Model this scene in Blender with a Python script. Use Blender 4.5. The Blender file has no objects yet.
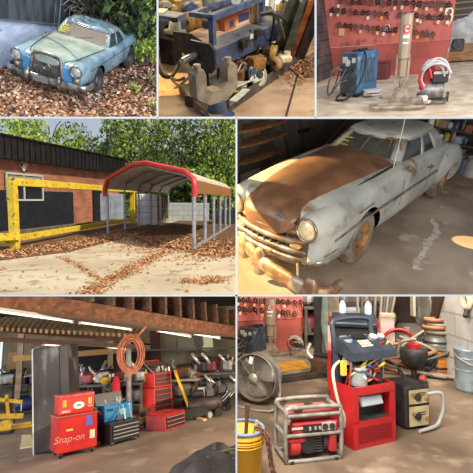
import bpy, bmesh, math, random
from mathutils import Vector as V, Matrix as M, Euler, noise
sc = bpy.context.scene
random.seed(11)
RND = random.Random(5)
PI = math.pi
FOC = 400.0
def rad(*a): return tuple(math.radians(x) for x in a)
# ---------- the one camera: looks along +Y from 3 m up
CAMW = M.Translation((0, 0, 3)) @ Euler((PI/2, 0, 0)).to_matrix().to_4x4()
cd = bpy.data.cameras.new('camera'); cam = bpy.data.objects.new('camera', cd); sc.collection.objects.link(cam)
cd.sensor_width = 36; cd.lens = 36*FOC/473; cd.clip_end = 400; cd.clip_start = .05
cam.matrix_world = CAMW; sc.camera = cam
vs = sc.view_settings; sc.display_settings.display_device = 'sRGB'
vs.view_transform = 'Standard'; vs.look = 'None'; vs.exposure = 0; vs.gamma = 1; vs.use_curve_mapping = False
sc.cycles.max_bounces = 5; sc.cycles.diffuse_bounces = 3; sc.cycles.glossy_bounces = 3; sc.cycles.caustics_reflective = False
sc.cycles.caustics_refractive = False; sc.cycles.use_denoising = True; sc.cycles.sample_clamp_indirect = 3
W = bpy.data.worlds.new('sky'); sc.world = W; W.use_nodes = True
W.node_tree.nodes['Background'].inputs[0].default_value = (.72, .84, 1, 1)
W.node_tree.nodes['Background'].inputs[1].default_value = 0.62

# ---------- materials
def lin(c):
    return tuple(((v/255)/12.92 if v/255 <= .04045 else ((v/255+.055)/1.055)**2.4) for v in c) + (1,)
_m = {}
def mat(name, c1, c2=None, sc=6, rough=.6, metal=0, lo=.4, hi=.6, c3=None, sc3=20, lo3=.6, hi3=.68, bump=0, bsc=30, stretch=None, emit=0, alpha=None, coat=0, detail=5):
    if name in _m: return _m[name]
    m = bpy.data.materials.new(name); m.use_nodes = True; _m[name] = m
    nt = m.node_tree; N = nt.nodes; L = nt.links; b = N['Principled BSDF']
    b.inputs['Base Color'].default_value = lin(c1); b.inputs['Roughness'].default_value = rough; b.inputs['Metallic'].default_value = metal
    if coat: b.inputs['Coat Weight'].default_value = coat
    co = None
    if c2 or c3 or bump:
        tc = N.new('ShaderNodeTexCoord'); co = tc.outputs['Object']
        if stretch:
            mp = N.new('ShaderNodeMapping'); mp.inputs['Scale'].default_value = stretch; L.new(co, mp.inputs[0]); co = mp.outputs[0]
    def layer(prev, col, s, l, h):
        n = N.new('ShaderNodeTexNoise'); n.inputs['Scale'].default_value = s; n.inputs['Detail'].default_value = detail; L.new(co, n.inputs['Vector'])
        r = N.new('ShaderNodeMapRange'); r.inputs[1].default_value = l; r.inputs[2].default_value = h; L.new(n.outputs[0], r.inputs[0])
        x = N.new('ShaderNodeMix'); x.data_type = 'RGBA'; L.new(r.outputs[0], x.inputs[0])
        if isinstance(prev, tuple): x.inputs[6].default_value = prev
        else: L.new(prev, x.inputs[6])
        x.inputs[7].default_value = lin(col); return x.outputs[2]
    cur = lin(c1)
    if c2: cur = layer(cur, c2, sc, lo, hi)
    if c3: cur = layer(cur, c3, sc3, lo3, hi3)
    if not isinstance(cur, tuple): L.new(cur, b.inputs['Base Color'])
    if bump:
        n = N.new('ShaderNodeTexNoise'); n.inputs['Scale'].default_value = bsc; n.inputs['Detail'].default_value = 4; L.new(co, n.inputs['Vector'])
        u = N.new('ShaderNodeBump'); u.inputs['Strength'].default_value = bump; u.inputs['Distance'].default_value = .02; L.new(n.outputs[0], u.inputs['Height']); L.new(u.outputs[0], b.inputs['Normal'])
    if emit:
        b.inputs['Emission Color'].default_value = lin(c1); b.inputs['Emission Strength'].default_value = emit
    if alpha is not None:
        b.inputs['Alpha'].default_value = alpha
    return m
def mat_brick(name, c1, c2, mortar, scale=1, bw=.4, bh=.2, ms=.012, rough=.85, axes='xz', stain=None, bump=.4):
    if name in _m: return _m[name]
    m = bpy.data.materials.new(name); m.use_nodes = True; _m[name] = m
    nt = m.node_tree; N = nt.nodes; L = nt.links; b = N['Principled BSDF']; b.inputs['Roughness'].default_value = rough
    tc = N.new('ShaderNodeTexCoord'); s = N.new('ShaderNodeSeparateXYZ'); L.new(tc.outputs['Object'], s.inputs[0])
    c = N.new('ShaderNodeCombineXYZ'); ix = 'XYZ'
    L.new(s.outputs[ix.index(axes[0].upper())], c.inputs[0]); L.new(s.outputs[ix.index(axes[1].upper())], c.inputs[1])
    br = N.new('ShaderNodeTexBrick'); L.new(c.outputs[0], br.inputs['Vector'])
    br.inputs['Color1'].default_value = lin(c1); br.inputs['Color2'].default_value = lin(c2); br.inputs['Mortar'].default_value = lin(mortar)
    br.inputs['Scale'].default_value = scale; br.inputs['Brick Width'].default_value = bw; br.inputs['Row Height'].default_value = bh; br.inputs['Mortar Size'].default_value = ms
    out = br.outputs[0]
    if stain:
        n = N.new('ShaderNodeTexNoise'); n.inputs['Scale'].default_value = 1.2; n.inputs['Detail'].default_value = 6; L.new(tc.outputs['Object'], n.inputs['Vector'])
        r = N.new('ShaderNodeMapRange'); r.inputs[1].default_value = .45; r.inputs[2].default_value = .7; L.new(n.outputs[0], r.inputs[0])
        x = N.new('ShaderNodeMix'); x.data_type = 'RGBA'; L.new(r.outputs[0], x.inputs[0]); L.new(out, x.inputs[6]); x.inputs[7].default_value = lin(stain); out = x.outputs[2]
    L.new(out, b.inputs['Base Color'])
    u = N.new('ShaderNodeBump'); u.inputs['Strength'].default_value = bump; u.inputs['Distance'].default_value = .02; u.invert = True
    L.new(br.outputs['Fac'], u.inputs['Height']); L.new(u.outputs[0], b.inputs['Normal'])
    return m
def mat_glass(name, col=(150, 165, 170), alpha=.45, rough=.15):
    m = mat(name, col, rough=rough, alpha=alpha); return m

# ---------- mesh builder
class MB:
    def __init__(s): s.v = []; s.f = []; s.mi = []; s.sm = []; s.ms = []; s.T = M.Identity(4); s.k = 0
    def mat(s, m):
        if m not in s.ms: s.ms.append(m)
        s.k = s.ms.index(m); return s
    def add(s, vs_, fs, smooth=False, T=None):
        n = len(s.v); X = s.T @ T if T is not None else s.T
        s.v.extend(X @ V(p) for p in vs_)
        for f in fs: s.f.append(tuple(n+i for i in f)); s.mi.append(s.k); s.sm.append(smooth)
        return s
    def box(s, c, d, rot=None, bev=0, T=None):
        x, y, z = d[0]/2, d[1]/2, d[2]/2
        X = M.Translation(c)
        if rot: X = X @ Euler(rad(*rot)).to_matrix().to_4x4()
        if T is not None: X = T @ X
        if bev:
            b = min(bev, x*.9, y*.9, z*.9); vs_ = []; fs = []
            idx = {}
            for sx in (-1, 1):
                for sy in (-1, 1):
                    for sz in (-1, 1):
                        for a in range(3):
                            q = [x*sx, y*sy, z*sz]
                            for t in range(3):
                                if t != a: q[t] -= b*(sx, sy, sz)[t]
                            idx[(sx, sy, sz, a)] = len(vs_); vs_.append(q)
            for a in range(3):
                o1, o2 = [t for t in range(3) if t != a]
                for sg in (-1, 1):
                    r = []
                    for u, w in ((-1, -1), (1, -1), (1, 1), (-1, 1)):
                        k = [0, 0, 0]; k[a] = sg; k[o1] = u; k[o2] = w; r.append(idx[tuple(k)+(a,)])
                    fs.append(r)
                    for u in (-1, 1):      # edge chamfers between face a and o1
                        pass
            for a in range(3):
                for bb in range(a+1, 3):
                    c_ = 3-a-bb
                    for sa in (-1, 1):
                        for sb in (-1, 1):
                            r = []
                            for face, sg in ((a, -1), (a, 1), (bb, 1), (bb, -1)):
                                k = [0, 0, 0]; k[a] = sa; k[bb] = sb; k[c_] = sg; r.append(idx[tuple(k)+(face,)])
                            fs.append(r)
            for sx in (-1, 1):
                for sy in (-1, 1):
                    for sz in (-1, 1): fs.append([idx[(sx, sy, sz, a)] for a in range(3)])
            return s.add(vs_, fs, False, X)
        vs_ = [(i*x, j*y, k*z) for i in (-1, 1) for j in (-1, 1) for k in (-1, 1)]
        return s.add(vs_, [(0, 1, 3, 2), (4, 6, 7, 5), (0, 4, 5, 1), (2, 3, 7, 6), (0, 2, 6, 4), (1, 5, 7, 3)], False, X)
    def bar(s, p, q, w, h, roll=0):
        p, q = V(p), V(q); d = q-p; L_ = d.length
        if L_ < 1e-6: return s
        X = M.Translation((p+q)/2) @ d.to_track_quat('X', 'Z').to_matrix().to_4x4() @ M.Rotation(math.radians(roll), 4, 'X')
        return s.box((0, 0, 0), (L_, w, h), T=X)
    def cyl(s, p, q, r, r2=None, n=14, caps=True, smooth=True):
        return s.loft_rings([(p, r), (q, r if r2 is None else r2)], n, caps, smooth)
    def loft_rings(s, prs, n=14, caps=True, smooth=True):
        d = (V(prs[-1][0])-V(prs[0][0])).normalized(); u = d.orthogonal().normalized(); w = d.cross(u)
        rings = [[V(p)+(u*math.cos(2*PI*i/n)+w*math.sin(2*PI*i/n))*r for i in range(n)] for p, r in prs]
        return s.loft(rings, True, caps, smooth)
    def loft(s, rings, closed=True, caps=True, smooth=True):
        n = len(rings[0]); vs_ = [p for r in rings for p in r]; fs = []
        for k in range(len(rings)-1):
            for i in range(n if closed else n-1):
                j = (i+1) % n; fs.append((k*n+i, k*n+j, (k+1)*n+j, (k+1)*n+i))
        s.add(vs_, fs, smooth)
        if caps:
            s.add(rings[0], [tuple(range(n))[::-1]]); s.add(rings[-1], [tuple(range(n))])
        return s
    def tube(s, pts, r, n=8, closed=False, smoothpath=0, caps=True):
        pts = [V(p) for p in pts]
        if smoothpath: pts = spline(pts, smoothpath, closed)
        m = len(pts); rings = []; up = None
        for i in range(m):
            a = pts[(i-1) % m] if (closed or i) else pts[0]; b = pts[(i+1) % m] if (closed or i < m-1) else pts[-1]
            d = (b-a).normalized() if (b-a).length > 1e-9 else V((0, 0, 1))
            if up is None: up = d.orthogonal().normalized()
            up = (up-d*up.dot(d));
            up = up.normalized() if up.length > 1e-6 else d.orthogonal().normalized()
            w = d.cross(up); rr = r[i*len(r)//m] if isinstance(r, (list, tuple)) else r
            rings.append([pts[i]+(up*math.cos(2*PI*k/n)+w*math.sin(2*PI*k/n))*rr for k in range(n)])
        if closed: rings.append(rings[0])
        return s.loft(rings, True, caps and not closed, True)
    def lathe(s, prof, loc=(0, 0, 0), axis='z', n=24, smooth=True, T=None):
        R_ = {'z': M.Identity(4), 'x': M.Rotation(PI/2, 4, 'Y'), 'y': M.Rotation(-PI/2, 4, 'X')}[axis]
        X = M.Translation(loc) @ R_
        if T is not None: X = T @ X
        vs_ = [(r*math.cos(2*PI*i/n), r*math.sin(2*PI*i/n), z) for r, z in prof for i in range(n)]
        fs = [(k*n+i, k*n+(i+1) % n, (k+1)*n+(i+1) % n, (k+1)*n+i) for k in range(len(prof)-1) for i in range(n)]
        return s.add(vs_, fs, smooth, X)
    def disc(s, loc, r, axis='z', n=24):
        return s.lathe([(0, 0), (r, 0)], loc, axis, n, False)
    def ring(s, c, R_, r, axis='z', n=28, m=8, a0=0, a1=360):
        pts = []; k = n
        full = abs(a1-a0) >= 360
        for i in range(k if full else k+1):
            a = math.radians(a0+(a1-a0)*i/k); q = (R_*math.cos(a), R_*math.sin(a))
            pts.append({'z': (q[0], q[1], 0), 'x': (0, q[0], q[1]), 'y': (q[0], 0, q[1])}[axis])
        return s.tube([V(p)+V(c) for p in pts], r, m, full)
    def prism(s, poly, a, b, plane='xz'):
        def pt(u, w, t): return {'xy': (u, w, t), 'xz': (u, t, w), 'yz': (t, u, w)}[plane]
        n = len(poly); vs_ = [pt(u, w, a) for u, w in poly]+[pt(u, w, b) for u, w in poly]
        fs = [tuple(range(n))[::-1], tuple(range(n, 2*n))]+[(i, (i+1) % n, n+(i+1) % n, n+i) for i in range(n)]
        return s.add(vs_, fs)
    def sph(s, c, r, n=12, m=8, jit=0):
        r = r if isinstance(r, (tuple, list)) else (r, r, r); vs_ = []; fs = []
        for j in range(m+1):
            t = PI*j/m
            for i in range(n):
                a = 2*PI*i/n; q = 1+(RND.uniform(-jit, jit) if jit else 0)
                vs_.append((c[0]+r[0]*math.sin(t)*math.cos(a)*q, c[1]+r[1]*math.sin(t)*math.sin(a)*q, c[2]+r[2]*math.cos(t)*q))
        for j in range(m):
            for i in range(n): fs.append((j*n+i, j*n+(i+1) % n, (j+1)*n+(i+1) % n, (j+1)*n+i))
        return s.add(vs_, fs, not jit)
    def quad(s, a, b, c, d): return s.add([a, b, c, d], [(0, 1, 2, 3)])
    def leaves(s, c, r, n, size, shell=0.0, flat=False, mats=None, aspect=.55):
        r = r if isinstance(r, (tuple, list)) else (r, r, r)
        for _ in range(n):
            if flat: p = V((c[0]+RND.uniform(-r[0], r[0]), c[1]+RND.uniform(-r[1], r[1]), c[2]+RND.uniform(0, r[2])))
            else:
                d = V((RND.gauss(0, 1), RND.gauss(0, 1), RND.gauss(0, 1))).normalized(); q = RND.random()**(1/3)
                q = shell+(1-shell)*q; p = V((c[0]+d.x*r[0]*q, c[1]+d.y*r[1]*q, c[2]+d.z*r[2]*q))
            if mats: s.mat(RND.choice(mats))
            sz = size*RND.uniform(.6, 1.35); e = Euler((RND.uniform(-.8, .8) if flat else RND.uniform(-PI, PI), RND.uniform(-.8, .8) if flat else RND.uniform(-PI, PI), RND.uniform(-PI, PI)))
            X = M.Translation(p) @ e.to_matrix().to_4x4()
            s.add([(-sz, 0, 0), (0, -sz*aspect, sz*.2), (sz, 0, 0), (0, sz*aspect, sz*.2)], [(0, 1, 2, 3)], False, X)
        return s
    def mesh(s, name):
        me = bpy.data.meshes.new(name); me.from_pydata([tuple(p) for p in s.v], [], s.f)
        for m in s.ms: me.materials.append(m)
        me.polygons.foreach_set('material_index', s.mi); me.polygons.foreach_set('use_smooth', s.sm); me.update()
        return me
def spline(pts, k=6, closed=False):
    n = len(pts); out = []
    rng = range(n if closed else n-1)
    for i in rng:
        g = (lambda j: pts[j % n]) if closed else (lambda j: pts[max(0, min(n-1, j))])
        a, b, c, d = g(i-1), g(i), g(i+1), g(i+2)
        for t in range(k):
            t /= k; out.append(.5*((2*b)+(c-a)*t+(2*a-5*b+4*c-d)*t*t+(3*b-a-3*c+d)*t**3))
    if not closed: out.append(pts[-1])
    return out

# ---------- one cell of the display = one place
class Cell:
    def __init__(s, name, box, R, t):
        s.box = box; s.R = M(R).to_3x3(); s.t = V(t); X = s.R.to_4x4(); X.translation = s.t
        s.W = CAMW @ M.Diagonal((1, -1, -1, 1)) @ X; s.C = -(s.R.transposed() @ s.t)
        s.col = bpy.data.collections.new(name); sc.collection.children.link(s.col)
    def ray(s, px, py): return s.R.transposed() @ V(((px-236.5)/FOC, (py-236.5)/FOC, 1))
    def at(s, px, py, axis, val):
        d = s.ray(px, py); return s.C + d*((val-s.C[axis])/d[axis])
    def g(s, px, py, z=0): return s.at(px, py, 2, z)
    def w(s, px, py, y): return s.at(px, py, 1, y)
    def proj(s, p):
        q = s.R @ V(p)+s.t; return (236.5+FOC*q.x/q.z, 236.5+FOC*q.y/q.z)
    def light(s, kind, e, col=(255, 255, 255), loc=(0, 0, 5), to=None, size=1, sy=None, dirn=None, own=True, spread=None, angle=.01):
        L = bpy.data.lights.new(kind.lower()+'_light', kind); L.energy = e; L.color = lin(col)[:3]
        o = bpy.data.objects.new(L.name, L); s.col.objects.link(o)
        if kind == 'SUN': L.angle = angle
        elif kind == 'AREA':
            L.size = size
            if sy: L.shape = 'RECTANGLE'; L.size_y = sy
            if spread: L.spread = spread
        else: L.shadow_soft_size = size
        d = V(dirn) if dirn else V(to)-V(loc)
        o.matrix_world = s.W @ M.Translation(loc) @ d.to_track_quat('-Z', 'Y').to_matrix().to_4x4()
        if own: o.light_linking.receiver_collection = s.col; o.light_linking.blocker_collection = s.col
        return o
def tilt_cell(name, box, yh, h, s=.5):
    """a place seen from h metres up, its horizon crossing the middle of its own opening at row yh"""
    px = (box[0]+box[2])/2; dx = px-236.5; dy = yh-236.5
    if abs(dy) < 2: dy = 2
    uz = -1.0 if dy < 0 else 1.0
    ux = s*uz*dx/FOC; uy = -(ux*dx+uz*FOC)/dy
    u = V((ux, uy, uz)).normalized()
    f = V((dx/FOC, (yh-236.5)/FOC, 1)); f = (f-u*f.dot(u)).normalized()
    r = f.cross(u)      # x right: in cv coords (x right,y down,z fwd)
    R = M((r, f, u)).transposed()
    return Cell(name, box, R, -(R @ V((0, 0, h))))
CUR = None
def use(c):
    global CUR; CUR = c
def L_(loc=(0, 0, 0), rot=(0, 0, 0), s=1):
    S = M.Diagonal((s, s, s, 1)) if not isinstance(s, tuple) else M.Diagonal(s+(1,))
    return M.Translation(loc) @ Euler(rad(*rot)).to_matrix().to_4x4() @ S
def tag(o, label=None, cat=None, group=None, kind=None):
    for k, v in (('label', label), ('category', cat), ('group', group), ('kind', kind)):
        if v: o[k] = v
    return o
def _place(o, X, parent):
    CUR.col.objects.link(o)
    if parent is not None: o.parent = parent; o.matrix_basis = X
    else: o.matrix_world = CUR.W @ X
def obj(name, mb, m=None, parent=None, X=None, **kw):
    if isinstance(mb, MB):
        me = mb.mesh(name)
        if m is not None and not me.materials: me.materials.append(m)
    else: me = mb
    o = bpy.data.objects.new(name, me); _place(o, X or M.Identity(4), parent)
    return tag(o, **kw)
def thing(name, label, cat, X=None, group=None, loc=None, rz=0):
    o = bpy.data.objects.new(name, None); o.empty_display_size = .1
    _place(o, X if X is not None else L_(loc or (0, 0, 0), (0, 0, rz)), None)
    return tag(o, label, cat, group)
def struct(name, mb, m=None, X=None): return obj(name, mb, m, None, X, kind='structure')
_kids = {}
def dup(root, X, label=None, group=None):
    r = root.copy(); CUR.col.objects.link(r); r.matrix_world = CUR.W @ X
    if label: r['label'] = label
    if group: r['group'] = group
    for ch in list(root.children):
        c = ch.copy(); CUR.col.objects.link(c); c.parent = r; c.matrix_basis = ch.matrix_basis.copy()
        for g in list(ch.children):
            d = g.copy(); CUR.col.objects.link(d); d.parent = c; d.matrix_basis = g.matrix_basis.copy()
    return r
def lettering(txt, size, m, parent, X, name='lettering', depth=.002, shear=0):
    c = bpy.data.curves.new('lettering', 'FONT'); c.body = txt; c.size = size; c.extrude = depth; c.align_x = 'CENTER'; c.align_y = 'CENTER'; c.shear = shear
    o = bpy.data.objects.new('tmp', c); sc.collection.objects.link(o)
    dg = bpy.context.evaluated_depsgraph_get(); me = bpy.data.meshes.new_from_object(o.evaluated_get(dg)); bpy.data.objects.remove(o)
    me.materials.clear(); me.materials.append(m)
    return obj(name, me, None, parent, X)
def boolean(o, cutters, sub=0):
    """cut boxes/cylinders (list of MB) out of a mesh object, optionally after smoothing"""
    me0 = o.data; t = bpy.data.objects.new('t', me0); sc.collection.objects.link(t); tmp = []
    if sub: k = t.modifiers.new('s', 'SUBSURF'); k.levels = k.render_levels = sub
    for c in cutters:
        q = bpy.data.objects.new('c', c.mesh('c')); sc.collection.objects.link(q); tmp.append(q)
        k = t.modifiers.new('b', 'BOOLEAN'); k.operation = 'DIFFERENCE'; k.object = q; k.solver = 'EXACT'
    dg = bpy.context.evaluated_depsgraph_get(); me = bpy.data.meshes.new_from_object(t.evaluated_get(dg))
    o.data = me
    for q in tmp+[t]: bpy.data.objects.remove(q)
    return o
def smooth(me, ang=40):
    try: me.shade_smooth(); me.set_sharp_from_angle(angle=math.radians(ang))
    except Exception: pass
def clip_cells(cells):
    """the partitions of the display cut whatever reaches them"""
    inv = CAMW.inverted()
    bpy.context.view_layer.update()
    for c in cells:
        x0, y0, x1, y1 = c.box; pl = []
        def d(v): return (v-236.5)/FOC
        if x0 > 0: pl.append(V((1, 0, d(x0))))       # keep x/-z > d  (blender cam: z back) -> x + d*z > 0
        if x1 < 473: pl.append(V((-1, 0, -d(x1))))
        if y0 > 0: pl.append(V((0, -1, d(y0))))      # y_down = -y ; -y + d*z > 0
        if y1 < 473: pl.append(V((0, 1, -d(y1))))
        doomed = []
        for o in list(c.col.objects):
            if o.type != 'MESH': continue
            X = inv @ o.matrix_world; n = len(o.data.vertices)
            co = [X @ v.co for v in o.data.vertices]
            out = [sum(1 for q in co if q.dot(p) < 0) for p in pl]
            if max(out, default=0) == 0: continue
            if max(out) == n:
                if not o.children: doomed.append(o)
                else: o.data = bpy.data.meshes.new(o.name)
                continue
            bm = bmesh.new(); bm.from_mesh(o.data); Y = X.transposed()
            for p, k in zip(pl, out):
                if not k: continue
                nl = X.to_3x3().transposed() @ p; off = p.dot(X.translation)   # p.(A v + t) > 0
                pt = nl*(-off/nl.length_squared)
                bmesh.ops.bisect_plane(bm, geom=bm.verts[:]+bm.edges[:]+bm.faces[:], plane_co=pt, plane_no=nl, clear_inner=True, clear_outer=False)
            me = bpy.data.meshes.new(o.data.name)
            for m in o.data.materials: me.materials.append(m)
            bm.to_mesh(me); bm.free()
            if len(me.polygons) == 0 and not o.children: doomed.append(o)
            else: o.data = me
        for o in doomed: bpy.data.objects.remove(o)
        for o in list(c.col.objects):
            if o.type == 'EMPTY' and not o.children: bpy.data.objects.remove(o)
CELLS = []
BX = (157.6, 315.5, 236.4); BY = (117.9, 295.4)
PARTS = True
# ---------- car body tools (x forward, y left, z up, origin under the front axle)
def half_loft(st, S, n=None):
    """st: list of (x, [(y,z)...] bottom centre -> top centre); mirrored into closed rings"""
    rings = []
    for x, hp in st:
        L = [(x*S[0], y*S[1], z*S[2]) for y, z in hp]; Rr = [(a, -b, c) for a, b, c in L[1:-1]][::-1]
        rings.append([V(p) for p in L+Rr])
    return rings
def car_wheel(parent, x, y, r, wdt, S, tyre_m, rim_m, hub_m, side, name='wheel'):
    m = MB(); w = wdt/2
    prof = [(r*.62, -w), (r*.9, -w), (r*.98, -w*.75), (r, -w*.3), (r, w*.3), (r*.98, w*.75), (r*.9, w), (r*.62, w*.95), (r*.6, w*.5)]
    m.mat(tyre_m).lathe(prof, axis='y', n=36)
    o = obj(name, m, None, parent, L_((x*S[0], y*S[1], r)))
    q = MB().mat(rim_m).lathe([(0, w*.35), (r*.3, w*.35), (r*.45, w*.15), (r*.52, w*.3), (r*.6, w*.85), (r*.64, w*.95), (r*.66, w*.8)], axis='y', n=36)
    for k in range(10):
        a = 2*PI*k/10; q.box((math.cos(a)*r*.47, w*.3, math.sin(a)*r*.47), (.035, .02, .035))
    rr = obj('rim', q, None, o, L_((0, 0, 0), (0, 0, 0 if side > 0 else 180)))
    if hub_m:
        q = MB().mat(hub_m).lathe([(0, w*.78), (r*.12, w*.76), (r*.24, w*.6), (r*.3, w*.35)], axis='y', n=24); obj('hubcap', q, None, o, L_((0, 0, 0), (0, 0, 0 if side > 0 else 180)))
    return o
def plan_ring(z, xf, xr, w, S, bow=.12, rc=.16, nf=6, ns=14):
    """outline of a cabin at height z: half ring front centre -> side -> rear centre, then mirrored"""
    pts = []
    for i in range(nf+1):
        t = i/nf; y = (w-rc)*t; pts.append((xf-bow*t*t, y))
    for k in (1, 2):
        a = k*30*PI/180; pts.append((xf-bow-rc+rc*math.cos(a)*.9, w-rc+rc*math.sin(a)))
    x0, x1 = xf-bow-rc, xr+bow+rc
    for i in range(ns+1):
        t = i/ns; pts.append((x0+(x1-x0)*t, w+.02*math.sin(PI*t)))
    for k in (1, 2):
        a = (k)*30*PI/180; pts.append((x1-rc*math.sin(a), w-rc+rc*math.cos(a)))
    for i in range(nf+1):
        t = 1-i/nf; pts.append((xr+bow*t*t, (w-rc)*t))
    L = [V((x*S[0], y*S[1], z*S[2])) for x, y in pts]
    return L
def cabin(parent, zb, zt, fb, ft, rb, rt, wb, wt, ztop, S, body_m, glass_m, glass_side, sides, frame_m=None, rcb=.16):
    """glass_side: list of (i0,i1,name) spans of side segments that are glass; other side segments are pillars"""
    nf, ns = 6, 14
    B = plan_ring(zb, fb, rb, wb, S, rc=rcb); Tt = plan_ring(zt, ft, rt, wt, S, rc=rcb*.9)
    Mid = [(a+b)/2+V((0, (1 if a.y > 0 else 0)*.012, 0)) for a, b in zip(B, Tt)]
    n = len(B)
    def span(i0, i1, mirror, off=0.0, za=0, zb_=1):
        m = MB(); rows = []
        for r in ((B, 0), (Mid, .5), (Tt, 1)): rows.append([V((p.x, -p.y, p.z)) if mirror else p.copy() for p in r[0][i0:i1+1]])
        m.loft(rows, closed=False, caps=False); return m
    # roof
    rings = []
    for k, (dz, sh) in enumerate(((0, 1), (.35, .985), (.62, .94), (.84, .84), (.96, .66), (1, .4), (1.0, .02))):
        cx = (ft+rt)/2*S[0]; z = (zt+(ztop-zt)*dz)*S[2]
        full = [V((cx+(p.x-cx)*(1-(1-sh)*.9), p.y*sh, z)) for p in Tt]; full += [V((p.x, -p.y, p.z)) for p in full[1:-1]][::-1]; rings.append(full)
    m = MB(); m.loft(rings, True, False); o = obj('roof', m, body_m, parent)
    # gutter
    full = [p+V((0, .012 if p.y > 0.01 else 0, 0)) for p in Tt]; full += [V((p.x, -p.y, p.z)) for p in full[1:-1]][::-1]
    obj('roof_gutter', MB().tube(full, .014, 6, True), body_m, parent)
    s0 = nf+2                                            # index of first side point
    m = MB()
    for mir in (False, True):
        spans = [(nf, s0+sides[0])]
        for a, b in zip(sides[1:-1:2], sides[2:-1:2]): spans.append((s0+a, s0+b))
        spans.append((s0+sides[-1], n-1-nf))
        for a, b in spans:
            q = span(a, b, mir); q2 = MB(); m.add(q.v, q.f, True)
    pil = obj('pillars', m, body_m, parent); md = pil.modifiers.new('t', 'SOLIDIFY'); md.thickness = .035; md.offset = 0
    def pane(name, i0, i1, mir, mtl):
        return obj(name, span(i0, i1, mir), mtl, parent)
    q = MB(); a = span(0, nf, False); b = span(0, nf, True); q.add(a.v, a.f, True); q.add(b.v, b.f, True); ws = obj('windshield', q, glass_m, parent)
    q = MB(); a = span(n-1-nf, n-1, False); b = span(n-1-nf, n-1, True); q.add(a.v, a.f, True); q.add(b.v, b.f, True); obj('rear_window', q, glass_side, parent)
    for mir in (False, True):
        for a, b in zip(sides[0::2], sides[1::2]): 
            pane('side_window', s0+a, s0+b, mir, glass_side)
            # thin frame round each pane
            ptsB = [V((p.x, -p.y if mir else p.y, p.z)) for p in B[s0+a:s0+b+1]]; ptsT = [V((p.x, -p.y if mir else p.y, p.z)) for p in Tt[s0+a:s0+b+1]][::-1]
            if frame_m: obj('window_frame', MB().tube(ptsB+ptsT, .012, 6, True), frame_m, parent)
    if frame_m:
        fr_ = [p for p in B[:nf+1]]; tp = [p for p in Tt[:nf+1]]
        loop = [V((p.x, -p.y, p.z)) for p in fr_[1:]][::-1]+fr_+tp[::-1]+[V((p.x, -p.y, p.z)) for p in tp[1:]]
        obj('windshield_frame', MB().tube(loop, .016, 6, True), frame_m, parent)
    return B, Tt
# ================= PLACE: yard with a metal carport beside a brick building
c4 = tilt_cell('carport_yard', (0, BY[0], BX[2], BY[1]), 198, 1.7, .3); CELLS.append(c4); use(c4)
def flat_patch(c, z=0, pad=6, y0=None, horizon=None):
    x0, a, x1, b = c.box; t = horizon
    pts = [c.g(x0-pad, t), c.g(x1+pad, t), c.g(x1+pad, b+pad), c.g(x0-pad, b+pad)]
    return [(p.x, p.y, z) for p in pts]
conc = mat('sunlit_concrete', (200, 190, 168), (176, 165, 143), sc=.35, rough=.9, c3=(150, 138, 116), sc3=2.2, lo3=.56, hi3=.66, bump=.3, bsc=6)
m = MB(); q = flat_patch(c4, 0, 30, horizon=207); m.quad(*q); struct('ground', m, conc)
dirt = mat('leaf_mould_soil', (112, 84, 58), (88, 66, 46), sc=2, rough=.95, bump=.5, bsc=8)
lf = [mat('dead_leaf_%s' % n, c, rough=.8) for n, c in (('tan', (196, 150, 108)), ('brown', (150, 98, 62)), ('rust', (172, 110, 66)), ('pale', (214, 180, 140)))]
def strip_leaves(c, line, half, n, size, zz=.03, mats=lf, name='fallen_leaves', label=None):
    """leaves lying along a polyline on the ground"""
    m = MB(); tot = 0; sg = []
    for a, b in zip(line, line[1:]):
        a, b = V(a), V(b); sg.append((a, b, (b-a).length)); tot += (b-a).length
    for a, b, l in sg:
        d = (b-a).normalized(); nn = V((-d.y, d.x, 0))
        for _ in range(int(n*l/tot)):
            p = a+(b-a)*RND.random()+nn*RND.gauss(0, half*.5)
            m.leaves((p.x, p.y, .004), (.02, .02, zz), 1, size, flat=True, mats=mats)
    return m
def g4(x, y, z=0): return c4.g(x, y, z)
A4, B4 = g4(0, 232), g4(119, 220)
wd = (B4-A4).normalized(); A4 = A4-wd*5; wl = (B4-A4).length; wn = V((wd.y, -wd.x, 0))
ang = math.degrees(math.atan2(wd.y, wd.x))
Xb = L_(A4, (0, 0, ang))          # building frame: x along wall, -y toward viewer
# soil strip in front of the building and under the carport
m = MB()
for poly in ([(-10, 262), (30, 257), (70, 252), (118, 240), (160, 226), (150, 216), (100, 216), (-10, 226)], [(150, 246), (186, 252), (205, 256), (262, 256), (262, 214), (190, 218), (160, 226), (128, 238)]):
    pts = [g4(x, y) for x, y in poly]; m.add([(p.x, p.y, .012) for p in pts], [tuple(range(len(pts)))])
struct('terrain_soil', m, dirt)
hb = 3.55
brick = mat_brick('old_red_brick', (186, 120, 92), (156, 96, 74), (150, 118, 100), bw=.42, bh=.14, ms=.018, axes='xz', stain=(134, 84, 66))
t = thing('brick_building', 'long brick building with a black standing seam fascia and yellow hazard sign', 'building', Xb)
m = MB().box((wl/2, 3, hb/2), (wl, 6, hb)); obj('wall', m, brick, t)
blk = mat('black_seam_metal', (32, 31, 36), (44, 43, 50), sc=3, rough=.35, metal=.3)
m = MB().box((wl/2+.1, -.2, hb+.55), (wl+.5, .5, 1.1))
for i in range(int(wl/.42)): m.box((i*.42, -.47, hb+.55), (.04, .06, 1.1))
m.box((wl/2, -.25, hb+1.12), (wl+.6, .6, .06)); obj('fascia', m, blk, t)
grey = mat('roller_grey', (150, 155, 152), (128, 132, 128), sc=8, rough=.6)
dk = mat('dark_interior', (20, 22, 26), rough=.5)
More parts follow.
